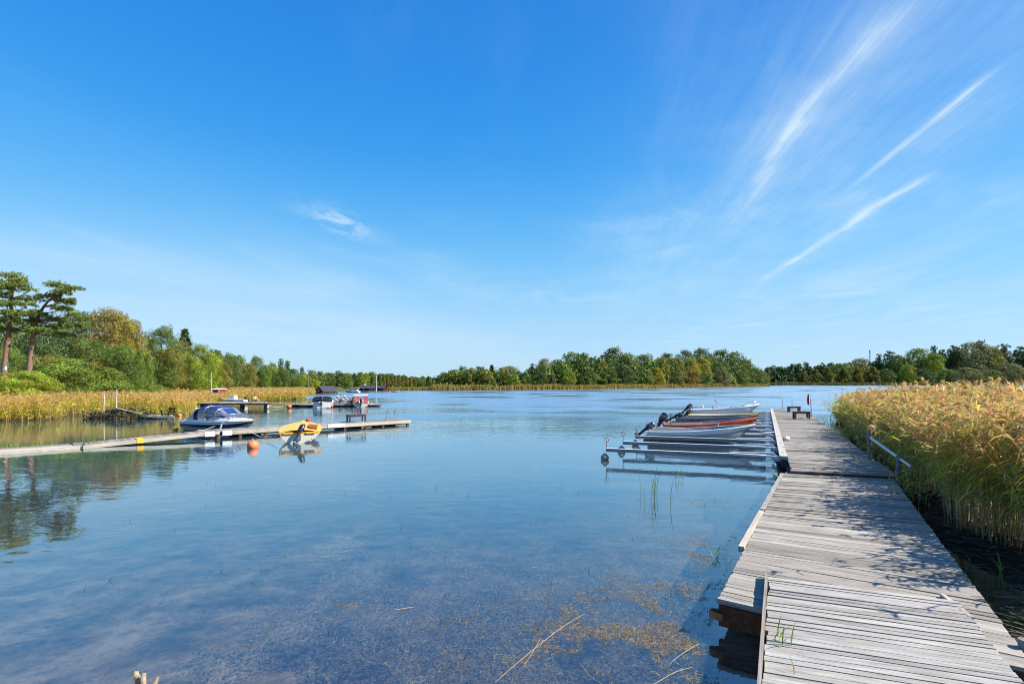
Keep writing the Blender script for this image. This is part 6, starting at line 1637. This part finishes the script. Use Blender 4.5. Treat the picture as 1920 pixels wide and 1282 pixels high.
# ------------------------------------------------------------------ left bank: landing, poles, mound, sheds
def post_thing(name, label, cat, px, py0, py1, y, r0, r1, mat, tilt=0.0, group=None, extra=None):
    a, b_ = pt(px, py0, y), pt(px + tilt, py1, y)
    t = thing(name, label, cat, (a.x, a.y, a.z), 0, group)
    MB().tube([(0, 0, -1.0), (0, 0, 0), b_ - a], [r0, r0, r1], 8).build('pole', M[mat], t)
    return t, b_ - a
yL = 39.3
t = thing('old_landing', 'small worn grey landing stage with steps at the edge of the left reeds', 'landing', (0, 0, 0))
def lp(px, z, dy=0.0): return Vector((xof(px, yL + dy), yL + dy, z))
boards('deck', lp(262, .22), lp(326, .20), lp(258, .30, 1.5), lp(326, .26, 1.5), 26, .05, M['jettywood'], t, gap=.12, seed=51, wob=.012)
board('side_board', lp(293, .20, -.03), lp(327, .18, -.03), .05, .14, M['palewood'], t, 52); board('side_board', lp(262, .22, -.03), lp(292, .16, -.03), .05, .08, M['jettywood'], t, 53)
for px in (268, 280, 290, 300, 312, 325): MB().box(lp(px, -.25, .12), (.11, .11, .9)).build('post', M['pile'], t)
b = MB()
for k in range(4): c = lp(318 + k * 1.6, .36 + .14 * k, .5 + .10 * k); b.box(c, (.50, .24, .04))
b.bar(lp(314.5, .22, .5), lp(321.5, .80, .9), .05); b.bar(lp(325.5, .22, .5), lp(327.5, .86, .9), .05)
b.build('steps', M['palewood'], t); MB().bar(lp(304.5, .22, .4), lp(301.5, .70, .4), .07).build('leaning_board', M['palewood'], t)
MB().box(lp(324, .80, .9), (.52, .30, .10)).build('top_step', M['palewood'], t)
t = thing('reed_heap', 'low dark heap of weeds with a grey board on top beside the old landing', 'heap', at(222, 784.5))
L = Leaves(61); g = L.rng
for i in range(70):
    x = -2.7 + 5.6 * g.random(); hgt = .78 * math.exp(-(x / 1.7) ** 2) + .12
    L.clump((x, .9 * g.normal() * .6 + .6, hgt * g.random()), (.38, .3, .16), 46, .085, np.array([(.075, .085, .035), (.12, .14, .04), (.05, .05, .03), (.22, .16, .08)][g.integers(4)]), jitter=.9)
o = link(bpy.data.objects.new('weeds', L.mesh('weeds', M['foliage'])), t); o.color = (1, 1, 1, 1)
board('board', (-.2, .1, .88), (1.9, .0, .42), .24, .04, M['jettywood'], t, 54)
b = MB(); g = random.Random(3)
for k in range(60):
    x = -2.8 + k * .097 + g.uniform(-.03, .03); b.bar((x, g.uniform(-.1, .25), -.3), (x + g.uniform(-.06, .06), g.uniform(-.05, .3), .25 + .25 * g.random()), .022)
b.build('stems', M['pile'], t)
post_thing('wooden_post', 'short pale leaning post standing in the left reeds', 'post', 194.5, 765, 737, 40.3, .042, .032, 'palewood_p', 1.5, 'pale posts in the left reeds')
post_thing('wooden_post', 'taller pale post standing in the left reeds right of the short one', 'post', 218, 762, 729, 40.6, .042, .032, 'palewood_p', 1.0, 'pale posts in the left reeds')
p = pt(209, 736.5, 41.0); t = thing('sign', 'small pale yellow sign board on a thin post between the two pale posts', 'sign', (p.x, p.y, p.z)); MB().box((0, 0, 0), (.42, .03, .24)).build('board', M['signyellow'], t); MB().tube([(0, .03, -1.6), (0, .03, .1)], .02, 6).build('pole', M['oldpost'], t)
post_thing('flag_pole', 'tall bare white pole beside the red and white shed', 'flag pole', 396, 742, 697, 70, .055, .035, 'palewood_p')
post_thing('pole', 'thin dark wooden pole at the lakeside trees left of the red boathouse', 'pole', 578, 738, 694, 130, .10, .07, 'oldpost')
def house(label, px0, px1, base, eave, peak, y, depth, rz, wall, roofm, name='boathouse', cat='boathouse', over=.25, door=None, wins=(), chimney=None, ridge_along=False, ground=None):
    """gabled house; gable end faces the camera unless ridge_along"""
    cx = xof((px0 + px1) / 2, y); w = (px1 - px0) / F * y; z0 = CH - (base - HZ) * y / F; ze = CH - (eave - HZ) * y / F - z0; zp = CH - (peak - HZ) * y / F - z0
    r = thing(name, label, cat, (cx, y, z0), rz); 
    if ridge_along: lx, ly = w, depth
    else: lx, ly = depth, w
    A = lambda x, yy, z: (x, yy, z) if ridge_along else (yy, x, z)
    b = MB(); h = lx / 2; k = ly / 2
    prof = [(-k, 0), (k, 0), (k, ze), (0, zp), (-k, ze)]
    b.prism([A(-h, q, z) for q, z in prof], Vector(A(2 * h, 0, 0)))
    b.build('wall', M[wall], r)
    b = MB(); sl = (zp - ze) / k
    for s in (-1, 1):
        e = [(-h - over, s * (k + over), ze - over * sl + .03), (h + over, s * (k + over), ze - over * sl + .03), (h + over, 0, zp + .03), (-h - over, 0, zp + .03)]
        b.prism([A(*q) for q in e], (0, 0, .10))
    rf = b.build('roof', M[roofm], r)
    if chimney is not None: MB().box(A(chimney, 0, zp + .22), (.38, .38, .62)).build('chimney', M['trim'], rf)
    for nm, side, c0, z, ww, hh in wins:
        c = A(c0, 0, z) if ridge_along else (c0, 0, z)
        d = Vector(((c0, -(k + .02), z)) if ridge_along else (c0, -(h + .02), z))
        f = MB().box(d, (ww + .12, .05, hh + .12)).build('window' if nm != 'door' else 'door', M['trim'] if nm != 'doordark' else M['navywood'], r)
        MB().box(d + Vector((0, -.03, 0)), (ww, .03, hh)).build('pane' if nm != 'door' else 'door_panel', M['glass'] if nm != 'door' else M['darkred'], f)
    b = MB()
    for s in (-1, 1):
        c = (s * (k - .06), -h - .015) if not ridge_along else (s * (h - .06), -k - .015)
        b.box((c[0], c[1], ze / 2), (.12, .05, ze))
    b.build('corner_board', M['trim'] if wall == 'falured' else M[wall], r)
    return r
house('red boathouse with a dark roof standing alone at the water', 600, 622.5, 736.5, 733.0, 724.2, 130, 4.2, R(-30), 'falured', 'roof', wins=(('window', 0, -.6, .75, .32, .4), ('door', 0, .55, .5, .7, .95)))
house('larger dark red cottage with a small white chimney, beside the white flagpole', 676, 703, 733, 727.5, 722.5, 150, 3.4, R(6), 'darkred', 'roof', 'cottage', 'cottage', wins=(('window', 0, .9, .55, .35, .4), ('window', 0, 1.7, .55, .35, .4), ('window', 0, -.9, .5, .3, .4)), chimney=-.9, ridge_along=True)
house('smaller dark red cottage right of the white flagpole', 706.5, 722.5, 733, 727.5, 722.8, 153, 3.0, R(-8), 'darkred', 'roof', 'cottage', 'cottage', wins=(('window', 0, .5, .55, .35, .4),), ridge_along=True)
house('small red and white shed half hidden by the left reeds', 404.5, 417, 739, 730.5, 729.4, 71, 1.6, R(0), 'falured', 'trim', 'shed', 'shed', over=.12, ridge_along=True)
t = thing('lean_to', 'low white-roofed lean-to joined to the left of the red shed', 'shed', (xof(394, 71.5), 71.5, 0)); 
b = MB(); b.prism([(-1.0, -.6, .95), (.82, -.6, 1.75), (.82, .8, 1.75), (-1.0, .8, .95)], (0, 0, .06)); b.build('roof', M['trim'], t)
b = MB()
for k in range(5): b.box((-.95 + .43 * k, -.55, .48 + .09 * k), (.07, .07, .96 + .2 * k))
b.build('post', M['trim'], t); MB().box((-.05, .6, .6), (1.7, .06, 1.0)).build('wall', M['darkwood'], t)
t, top = post_thing('flag_pole', 'white flagpole between the two dark red cottages', 'flag pole', 706, 734, 703, 147, .10, .06, 'trim')
p = pt(42, 686, 80); t = thing('garden_shed', 'pale grey shed roof glimpsed between the two pine trunks', 'shed', (p.x, p.y, 0)); MB().prism([(-1.6, -1, p.z), (1.6, -1, p.z), (1.3, -1, p.z + .9), (-1.5, -1, p.z + .6)], (0, 2, .4)).build('roof', M['concrete_l'], t); MB().box((0, 0, p.z / 2), (3, 1.6, p.z)).build('wall', M['oldpost'], t)
p = pt(11, 713, 49.5); b = MB(); ring = [(.36 * math.cos(a), 0, .36 * math.sin(a)) for a in [2 * math.pi * k / 24 for k in range(25)]]
t = thing('lifebuoy', 'orange and white lifebuoy hung on the upright pine trunk', 'lifebuoy', (p.x, p.y, p.z), .2); b.tube(ring, .10, 8, cap=False); b.build('ring', M['buoyorange'], t)
b = MB()
for k in range(4): a = k * math.pi / 2 + .6; b.tube([(.36 * math.cos(a + q), 0, .36 * math.sin(a + q)) for q in (-.2, 0, .2)], .108, 8)
b.build('band', M['whitecloth'], t)
p = pt(9, 690, 49.5); t = thing('nest_box', 'small pale nest box on the upright pine trunk', 'nest box', (p.x, p.y, p.z)); MB().box((0, 0, 0), (.24, .2, .34)).build('box', M['trim'], t, bevel=.01); MB().box((0, -.02, .2), (.3, .28, .04)).build('lid', M['oldpost'], t)
MB().lathe([(.001, 0), (.03, 0), (.03, .01)], (0, -.105, .05), 8, axis='y').build('entrance', M['black'], t)

# ------------------------------------------------------------------ the jetties in mid-distance
yF = 54.0
t = thing('jetty', 'high grey plank jetty on thick posts in front of the small white cabin boat', 'jetty', (0, 0, 0), 0, 'jetties in the bay')
zf = CH - (755.5 - HZ) * yF / F
def fpx(px, z, dy=0.0): return Vector((xof(px, yF + dy), yF + dy, z))
boards('deck', fpx(340, zf), fpx(505, zf), fpx(352, zf, 4.2), fpx(502, zf, 4.2), 80, .05, M['jettywood'], t, gap=.12, seed=71)
b = MB(); b.bar(fpx(342, zf - .13, .05), fpx(503, zf - .13, .05), .10, .15); b.bar(fpx(354, zf - .13, 4.1), fpx(501, zf - .13, 4.1), .10, .15); b.build('frame', M['darkwood'], t)
for px, dy in ((453, .35), (499.5, .35), (405, .35), (456, 3.9), (497, 3.9)): MB().tube([fpx(px, -1, dy), fpx(px, zf - .06, dy)], .16, 10).build('post', M['pile'], t)
MB().tube([fpx(502, .12, .1), fpx(502, .42, .1)], .12, 8).build('fender', M['whitefender'], t)
y2 = 58.5
def qpx(px, z, dy=0.0): return Vector((xof(px, y2 + dy), y2 + dy, z))
t = thing('gangplank', 'thin sagging gangplank from the high jetty to the floating jetty', 'gangplank', (0, 0, 0))
board('plank', fpx(503, zf + .02, 1.5), qpx(570, .36, .6), .55, .05, M['jettywood'], t, 72)
t = thing('jetty', 'low floating jetty of pale planks with the sunbathers and two moored boats', 'jetty', (0, 0, 0), 0, 'jetties in the bay')
boards('deck', qpx(545, .30), qpx(716, .30), qpx(547, .30, 2.6), qpx(712, .30, 2.6), 90, .05, M['jettywood'], t, gap=.08, seed=73)
board('side_board', qpx(545, .29, -.03), qpx(716, .29, -.03), .05, .13, M['palewood'], t, 74)
for px in (552, 575, 628, 655, 700): MB().obox(qpx(px, .06, 1.2), (.55, 0, 0), (0, 1.0, 0), (0, 0, .13)).build('float', M['black'], t)
tag(MB().tube([fpx(503, .35, .2), fpx(520, .10, 1), qpx(540, .2, .2)], .02, 5).build('mooring_line', M['rope']), 'line slung from the high jetty to the floating jetty', 'mooring line')
for px, py, mat, lab in ((542.5, 765, 'buoyorange', 'pale orange buoy at the left end of the floating jetty'), (621, 763.5, 'buoyorange', 'orange buoy right of the black-canopied boat'), (696, 761.5, 'buoycream', 'pale buoy right of the pink-curtained boat')): buoy(lab, px, py, .24, mat, .1, group='buoys at the floating jetty')
# black-canopied boat, stern toward the camera
p = at(603.5, 765.5); L_ = 5.0; r = thing('motorboat', 'white boat with a black canopy and outboard, stern toward the camera', 'boat', (p.x, p.y, 0), R(108))
half, sheer, kz, P = make_hull(r, L_, 2.3, .68, .95, [(.35, 1), (1.0, 0)], [M['white'], M['aluhull'], M['white']], rimw=.15, rim_mat=0, in_mat=0, rake=.6, tw=.92)
b = MB(); rows = [arch(*q, n=12, e=.45) for q in ((.12, 1.04, .72, .74), (.35, 1.05, .72, 1.22), (.9, 1.06, .74, 1.36), (1.9, 1.02, .78, 1.34), (2.9, .85, .86, 1.1), (3.4, .6, .92, .95))]
b.grid(rows); b.build('canopy', M['blackcloth'], r); outboard(r, -.03, .62, R(8), 1.25, y=.05)
b = MB(); b.tube([(3.2, -.8, .95), (4.3, -.45, 1.2), (4.8, 0, 1.25), (4.3, .45, 1.2), (3.2, .8, .95)], .02, 5); b.build('pulpit_rail', M['steel'], r)
# pink-curtained boat
p = at(676.5, 763); L_ = 5.2; r = thing('cabin_boat', 'cream boat with a boxy cabin of pink and peach curtains under a white roof', 'boat', (p.x, p.y, 0), R(106))
half, sheer, kz, P = make_hull(r, L_, 1.75, .48, .75, [(1.0, 0)], [M['cream'], M['cream'], M['cream']], rimw=.12, rake=.5, tw=.95)
b = MB(); b.prism([(.12, -.80, 1.30), (.12, .80, 1.30), (3.0, .78, 1.36), (3.0, -.78, 1.36)], (0, 0, .07)); b.build('roof', M['trim'], r)
b = MB()
for x in (.16, 1.5, 2.95):
    for y in (-.76, .76): b.bar((x, y, .46), (x, y, 1.32), .06)
b.bar((.14, -.8, 1.27), (.14, .8, 1.27), .05, .09); b.build('frame', M['brownwood'], r)
b = MB(); b.box((.13, .59, .88), (.03, .26, .76), 0); b.build('curtain', M['peach'], r); b = MB(); b.box((.13, -.55, .88), (.03, .42, .76)); b.box((.13, .33, .86), (.03, .24, .7)); b.box((1.6, -.77, .9), (2.6, .03, .7)); b.box((1.6, .77, .9), (2.6, .03, .7)); b.build('curtain', M['pink'], r)
outboard(r, -.02, .42, R(2), 1.0); b = MB(); b.obox((-.008, 0, .50), (.006, 0, 0), (0, .82, 0), (0, 0, .025)); b.build('trim_line', M['redcloth'], r)
# small white cabin boat behind the high jetty
r = thing('cabin_boat', 'small white boat with a little wheelhouse behind the high jetty', 'boat', (xof(461, 62), 62, .30), R(180)); r.scale = (.64, .64, .72); L_ = 5.2
half, sheer, kz, P = make_hull(r, L_, 1.9, .62, .86, [(1.0, 0)], [M['white']] * 3, rimw=.3, rim_mat=0, in_mat=0, rake=.6)
b = MB(); b.prism([(2.0, -.6, .62), (3.1, -.6, .74), (2.95, -.55, 1.32), (2.05, -.55, 1.32)], (0, 1.2, 0)); b.build('cabin', M['white'], r, bevel=.02); b = MB()
for x in (2.15, 2.47, 2.78): b.box((x, .61, 1.08), (.22, .04, .30)); b.box((x, -.585, 1.08), (.22, .06, .30))
b.build('window', M['glass'], r); MB().box((2.5, 0, 1.35), (1.15, 1.3, .05)).build('roof', M['trim'], r); outboard(r, 0, .56, R(55), 1.0, False)
# little white boat off the point of the reeds
r = thing('rowing_boat', 'tiny white boat lying off the tip of the left reeds', 'boat', (xof(561, 86), 86, .02), R(150)); half, sheer, kz, P = make_hull(r, 3.4, 1.4, .42, .62, [(1.0, 0)], [M['white']] * 3, rimw=.08, rake=.4)
MB().prism([(1.0, -.4, .4), (2.0, -.4, .45), (1.9, -.35, .85), (1.15, -.35, .85)], (0, .8, 0)).build('cover', M['cream'], r, bevel=.03); thwart(r, .6, half, 3.4, .3, M['cream'])
# boats and jetties at the cottages
r = thing('cabin_cruiser', 'white cabin cruiser with a long flat roof moored before the far wood', 'boat', (xof(674, 137), 137, .0), R(178)); L_ = 4.3
half, sheer, kz, P = make_hull(r, L_, 1.6, .45, .6, [(1.0, 0)], [M['white']] * 3, rimw=.25, rim_mat=0, in_mat=0, rake=.4)
b = MB(); b.prism([(.5, -.55, .45), (3.3, -.55, .5), (2.9, -.5, 1.02), (.6, -.5, 1.12)], (0, 1.1, 0)); b.build('cabin', M['white'], r); b = MB()
for x in (.9, 1.5, 2.1, 2.6): b.box((x, .56, .82), (.42, .08, .28)); b.box((x, -.54, .82), (.42, .08, .28))
b.build('window', M['glass'], r); MB().prism([(.1, -.65, 1.22), (3.0, -.65, 1.05), (3.0, .65, 1.05), (.1, .65, 1.22)], (0, 0, .05)).build('roof', M['trim'], r)
r = thing('rowing_boat', 'small open boat with a dark hull right of the white cabin cruiser', 'boat', (xof(677.5, 138.5), 138.5, .0), R(0)); half, sheer, kz, P = make_hull(r, 2.6, 1.0, .28, .4, [(1.0, 0)], [M['graphite'], M['white'], M['cream']], rimw=.08, rake=.3, keel=-.1); thwart(r, .8, half, 2.6, .2, M['cream'])
r = thing('rowing_boat', 'small white boat alone on the water right of the cottages', 'boat', (xof(734, 144), 144, .0), R(4)); half, sheer, kz, P = make_hull(r, 2.3, .9, .25, .42, [(1.0, 0)], [M['white']] * 3, rimw=.08, rake=.3, keel=-.1); thwart(r, .8, half, 2.3, .2, M['cream'])
for px0, px1, yy, lab in ((608, 634, 128, 'low pale jetty in front of the red boathouse'), (690, 731, 146, 'low pale jetty in front of the two dark red cottages')):
    t = thing('jetty', lab, 'jetty', (0, 0, 0), 0, 'jetties in the bay'); a, c = xof(px0, yy), xof(px1, yy)
    boards('deck', (a, yy, .22), (c, yy, .22), (a, yy + 1.0, .22), (c, yy + 1.0, .22), 12, .08, M['jettypale'], t, gap=.05, seed=80); 
    for k in range(4): MB().box((a + (c - a) * (k + .5) / 4, yy + .5, 0), (.3, .8, .3)).build('float', M['black'], t)

# ------------------------------------------------------------------ bridge and mast far right
t = thing('footbridge', 'small dark footbridge in the gap between the spit and the far shore', 'bridge', (xof(1490, 432), 432, 0))
b = MB(); b.box((0, 0, 1.1), (18, 1.6, .35)); b.build('deck', M['darkwood'], t); b = MB()
for k in range(9): b.bar((-8.8 + 2.2 * k, -.7, 1.2), (-8.8 + 2.2 * k, -.7, 2.1), .12)
b.bar((-9, -.7, 2.1), (9, -.7, 2.1), .12); b.build('railing', M['darkwood'], t)
for x in (-8, 8): MB().box((x, 0, .3), (1.4, 1.8, 1.6)).build('abutment', M['concrete'], t)
p = pt(1631, 690, 640); zt = CH - (655 - HZ) * 640 / F; t = thing('radio_mast', 'slim grey radio mast rising above the trees of the far right shore', 'mast', (p.x, p.y, 0)); b = MB()
for k in range(3): a = 2.1 * k; b.tube([(.7 * math.cos(a), .7 * math.sin(a), 0), (.5 * math.cos(a), .5 * math.sin(a), zt - 3)], .22, 6)
for k in range(26):
    z = 2 + k * (zt - 6) / 26; a = 2.1 * (k % 3); c = 2.1 * ((k + 1) % 3); b.bar((.62 * math.cos(a), .62 * math.sin(a), z), (.62 * math.cos(c), .62 * math.sin(c), z + 1.4), .12)
b.build('lattice', M['galv'], t); b = MB(); b.lathe([(.001, zt - 3.5), (.8, zt - 3.4), (.8, zt - 1.4), (.3, zt - 1.2), (.1, zt)], n=10); b.build('antenna', M['galvdark'], t)
for px, py, lab in ((1521, 717.5, 'small white marker post on the far shore, left one'), (1527, 717.8, 'small white marker post on the far shore, right one')):
    pass
# ------------------------------------------------------------------ people (each body one continuous skinned surface)
def person(label, loc, rz, joints, scale=1.0, hat=None, hair=True, clothes=(), group='people on the jetties'):
    """joints: dict of joint -> position in metres; the body grows along them with a radius per joint"""
    root = thing('person', label, 'person', loc, rz, group)
    J = {k: Vector(v) * scale for k, v in joints.items()}
    RAD = dict(pelvis=.135, waist=.115, chest=.135, neck=.052, chin=.075, head=.098, crown=.07, nose=.016,
               shL=.062, elL=.042, wrL=.028, paL=.034, shR=.062, elR=.042, wrR=.028, paR=.034, hipL=.085, knL=.058, anL=.037, toL=.026, hipR=.085, knR=.058, anR=.037, toR=.026)
    E = [('pelvis', 'waist'), ('waist', 'chest'), ('chest', 'neck'), ('neck', 'chin'), ('chin', 'head'), ('head', 'crown')]
    for s in 'LR': E += [('chest', 'sh' + s), ('sh' + s, 'el' + s), ('el' + s, 'wr' + s), ('wr' + s, 'pa' + s), ('pelvis', 'hip' + s), ('hip' + s, 'kn' + s), ('kn' + s, 'an' + s), ('an' + s, 'to' + s)]
    names = ['pelvis'] + [k for k in J if k != 'pelvis']; V = [J[k] for k in names]; r = [RAD.get(k, .03) * scale for k in names]; ed = [(names.index(a), names.index(b)) for a, b in E if a in J and b in J]
    for s in 'LR':                                                    # four fingers and a thumb from each palm
        pa, wr = J['pa' + s], J['wr' + s]; d = (pa - wr).normalized(); side = d.cross(Vector((0, 0, 1)))
        if side.length < .1: side = Vector((0, 1, 0))
        side.normalize(); ip = names.index('pa' + s)
        for k, (o, ln) in enumerate(((-.027, .07), (-.009, .082), (.009, .078), (.027, .06), (.045, .045))):
            b0 = pa + side * o * scale + d * (.02 if k < 4 else -.02) * scale; tip = b0 + d * ln * scale + Vector((0, 0, -.022)) * scale + (side * .02 * scale if k == 4 else Vector())
            n = len(V); V += [b0, tip]; r += [.010 * scale, .008 * scale]; ed += [(ip, n), (n, n + 1)]
    me = bpy.data.meshes.new('body'); me.from_pydata([tuple(v) for v in V], ed, []); me.update(); me.materials.append(M['skin'])
    o = link(bpy.data.objects.new('body', me), root)
    sk = o.modifiers.new('skin', 'SKIN'); lay = me.skin_vertices[0] if me.skin_vertices else None
    if lay is None:
        bpy.context.view_layer.objects.active = o; lay = me.skin_vertices[0]
    for i, d in enumerate(lay.data): d.radius = (r[i], r[i]); d.use_root = (i == 0)
    su = o.modifiers.new('smooth', 'SUBSURF'); su.levels = 1; su.render_levels = 1
    hd = J['head']; fwd = Vector((1, 0, 0)).lerp((J['nose'] - hd).normalized(), 1) if 'nose' in J else Vector((1, 0, 0))
    up = (J['crown'] - J['chin']).normalized(); sd = up.cross(fwd).normalized(); s = scale
    b = MB(); b.ball(hd + fwd * .105 * s - up * .012 * s, .017 * s, 8)
    for q in (-1, 1): b.ball(hd + sd * q * .098 * s - up * .01 * s, .022 * s, 8)
    b.build('nose_and_ears', M['skin'], o)
    b = MB()
    for q in (-1, 1): b.ball(hd + fwd * .09 * s + sd * q * .035 * s + up * .02 * s, .011 * s, 8)
    b.build('eye', M['ink'], o); MB().obox(hd + fwd * .093 * s - up * .055 * s, sd * .024 * s, fwd * .006 * s, up * .006 * s).build('mouth', M['redcloth'], o)
    if hair: MB().ball(hd + up * .025 * s - fwd * .022 * s, .108 * s, 12).build('hair', M['hair'], root)
    if hat:
        b = MB(); prof = [(.21, .035), (.205, .045), (.115, .05), (.11, .11), (.07, .15), (.001, .155)]; b.lathe([(q * s, z * s) for q, z in prof], hd, 14); b.build('hat', M[hat], root)
    for nm, mat, a, c, rad in clothes:
        b = MB(); b.tube([J[a], J[a].lerp(J[c], .5), J[c]], [rad * s] * 3, 12); b.build(nm, M[mat], root)
    return root
def seated(recline=.5, knee=.5):
    """sitting facing +x with a reclined back and outstretched legs"""
    c, s_ = math.cos(recline), math.sin(recline)
    def up(h, f=0.0): return Vector((-s_ * h + f * c, 0, .13 + c * h + f * s_))
    J = dict(pelvis=up(0), waist=up(.22), chest=up(.42), neck=up(.56), chin=up(.63, .03), head=up(.73, .03), crown=up(.81, .02), nose=up(.73, .13))
    for k, q in (('L', 1), ('R', -1)):
        J['sh' + k] = up(.47) + Vector((0, .18 * q, 0)); J['el' + k] = up(.26, .10) + Vector((0, .25 * q, 0)); J['wr' + k] = up(.16, .34) + Vector((0, .18 * q, 0)); J['pa' + k] = up(.14, .42) + Vector((0, .16 * q, 0))
        J['hip' + k] = Vector((.06, .09 * q, .13)); J['kn' + k] = Vector((.46, .11 * q, .13 + .30 * knee)); J['an' + k] = Vector((.80, .11 * q, .06)); J['to' + k] = Vector((.94, .12 * q, .07))
    return J
def lounger(label, loc, rz):
    t = thing('deck_chair', label, 'deck chair', loc, rz, 'deck chairs on the floating jetty')
    b = MB(); b.bar((-.75, -.3, .72), (.55, -.3, .05), .035); b.bar((-.75, .3, .72), (.55, .3, .05), .035); b.bar((-.45, -.28, .02), (.25, -.28, .42), .035); b.bar((-.45, .28, .02), (.25, .28, .42), .035); b.bar((-.75, -.3, .72), (-.75, .3, .72), .035); b.bar((.5, -.3, .06), (.5, .3, .06), .035); b.build('frame', M['trim'], t)
    rows = [[(x, y, z) for y in (-.27, 0, .27)] for x, z in ((-.74, .72), (-.45, .44), (-.2, .20), (.1, .14), (.5, .07))]
    MB().grid(rows).build('cloth', M['whitecloth'], t)
    return t
zj = .305
for px, rz, lab, lab2, hat, col in ((639.5, R(18), 'person in red swimwear and white hat reclining in the left deck chair', 'white deck chair on the floating jetty, left of two', 'whitecloth', 'redcloth'), (653, R(14), 'person in a pale hat reclining in the right deck chair, arms forward', 'white deck chair on the floating jetty, right of two', 'whitecloth', 'peach')):
    x = xof(px, 59.4); lounger(lab2, (x, 59.4, zj), rz)
    J = seated(.62, .55); person(lab, (x, 59.4, zj + .17), rz, J, 1.0, hat, True, (('swimwear', col, 'pelvis', 'waist', .150), ('swim_top', col, 'waist', 'chest', .142)))
J = seated(.25, .9); person('person with a broad white sun hat sitting low on the boards beside the pink-curtained boat', (xof(659, 59.2), 59.2, zj), R(200), J, .92, 'whitecloth', True, (('swimwear', 'redcloth', 'pelvis', 'waist', .150),))
J = seated(.10, 1.0); person('person in red shorts sitting alone on the high jetty', (xof(478.5, 55.6), 55.6, zf + .01), R(-30), J, 1.0, None, True, (('shorts', 'redcloth', 'pelvis', 'waist', .150),))
t = thing('sunbed', 'violet and dark sunbed beside the deck chairs on the floating jetty', 'sunbed', (xof(628.5, 59.6), 59.6, zj), R(10)); MB().prism([(-.7, -.3, .25), (.6, -.3, .25), (.6, -.3, .33), (-.1, -.3, .34), (-.7, -.3, .72)], (0, .6, 0)).build('cushion', M['violet'], t); b = MB()
for x in (-.5, .5):
    for y in (-.25, .25): b.box((x, y, .12), (.05, .05, .25))
b.build('leg', M['darkwood'], t)
# ------------------------------------------------------------------ render settings
vs = scene.view_settings
scene.display_settings.display_device = 'sRGB'
vs.view_transform = 'Standard'; vs.look = 'None'; vs.exposure = EXPOSURE; vs.gamma = 1.0; vs.use_curve_mapping = False
cy = scene.cycles
cy.max_bounces = 6; cy.diffuse_bounces = 2; cy.glossy_bounces = 3; cy.transmission_bounces = 3; cy.transparent_max_bounces = 12
cy.caustics_reflective = False; cy.caustics_refractive = False
cy.use_denoising = True
try: cy.denoiser = 'OPENIMAGEDENOISE'; cy.denoising_input_passes = 'RGB_ALBEDO_NORMAL'; cy.denoising_prefilter = 'ACCURATE'
except Exception: pass
cy.sample_clamp_indirect = 6.0
cy.pixel_filter_type = 'BLACKMAN_HARRIS'; cy.filter_width = 1.1
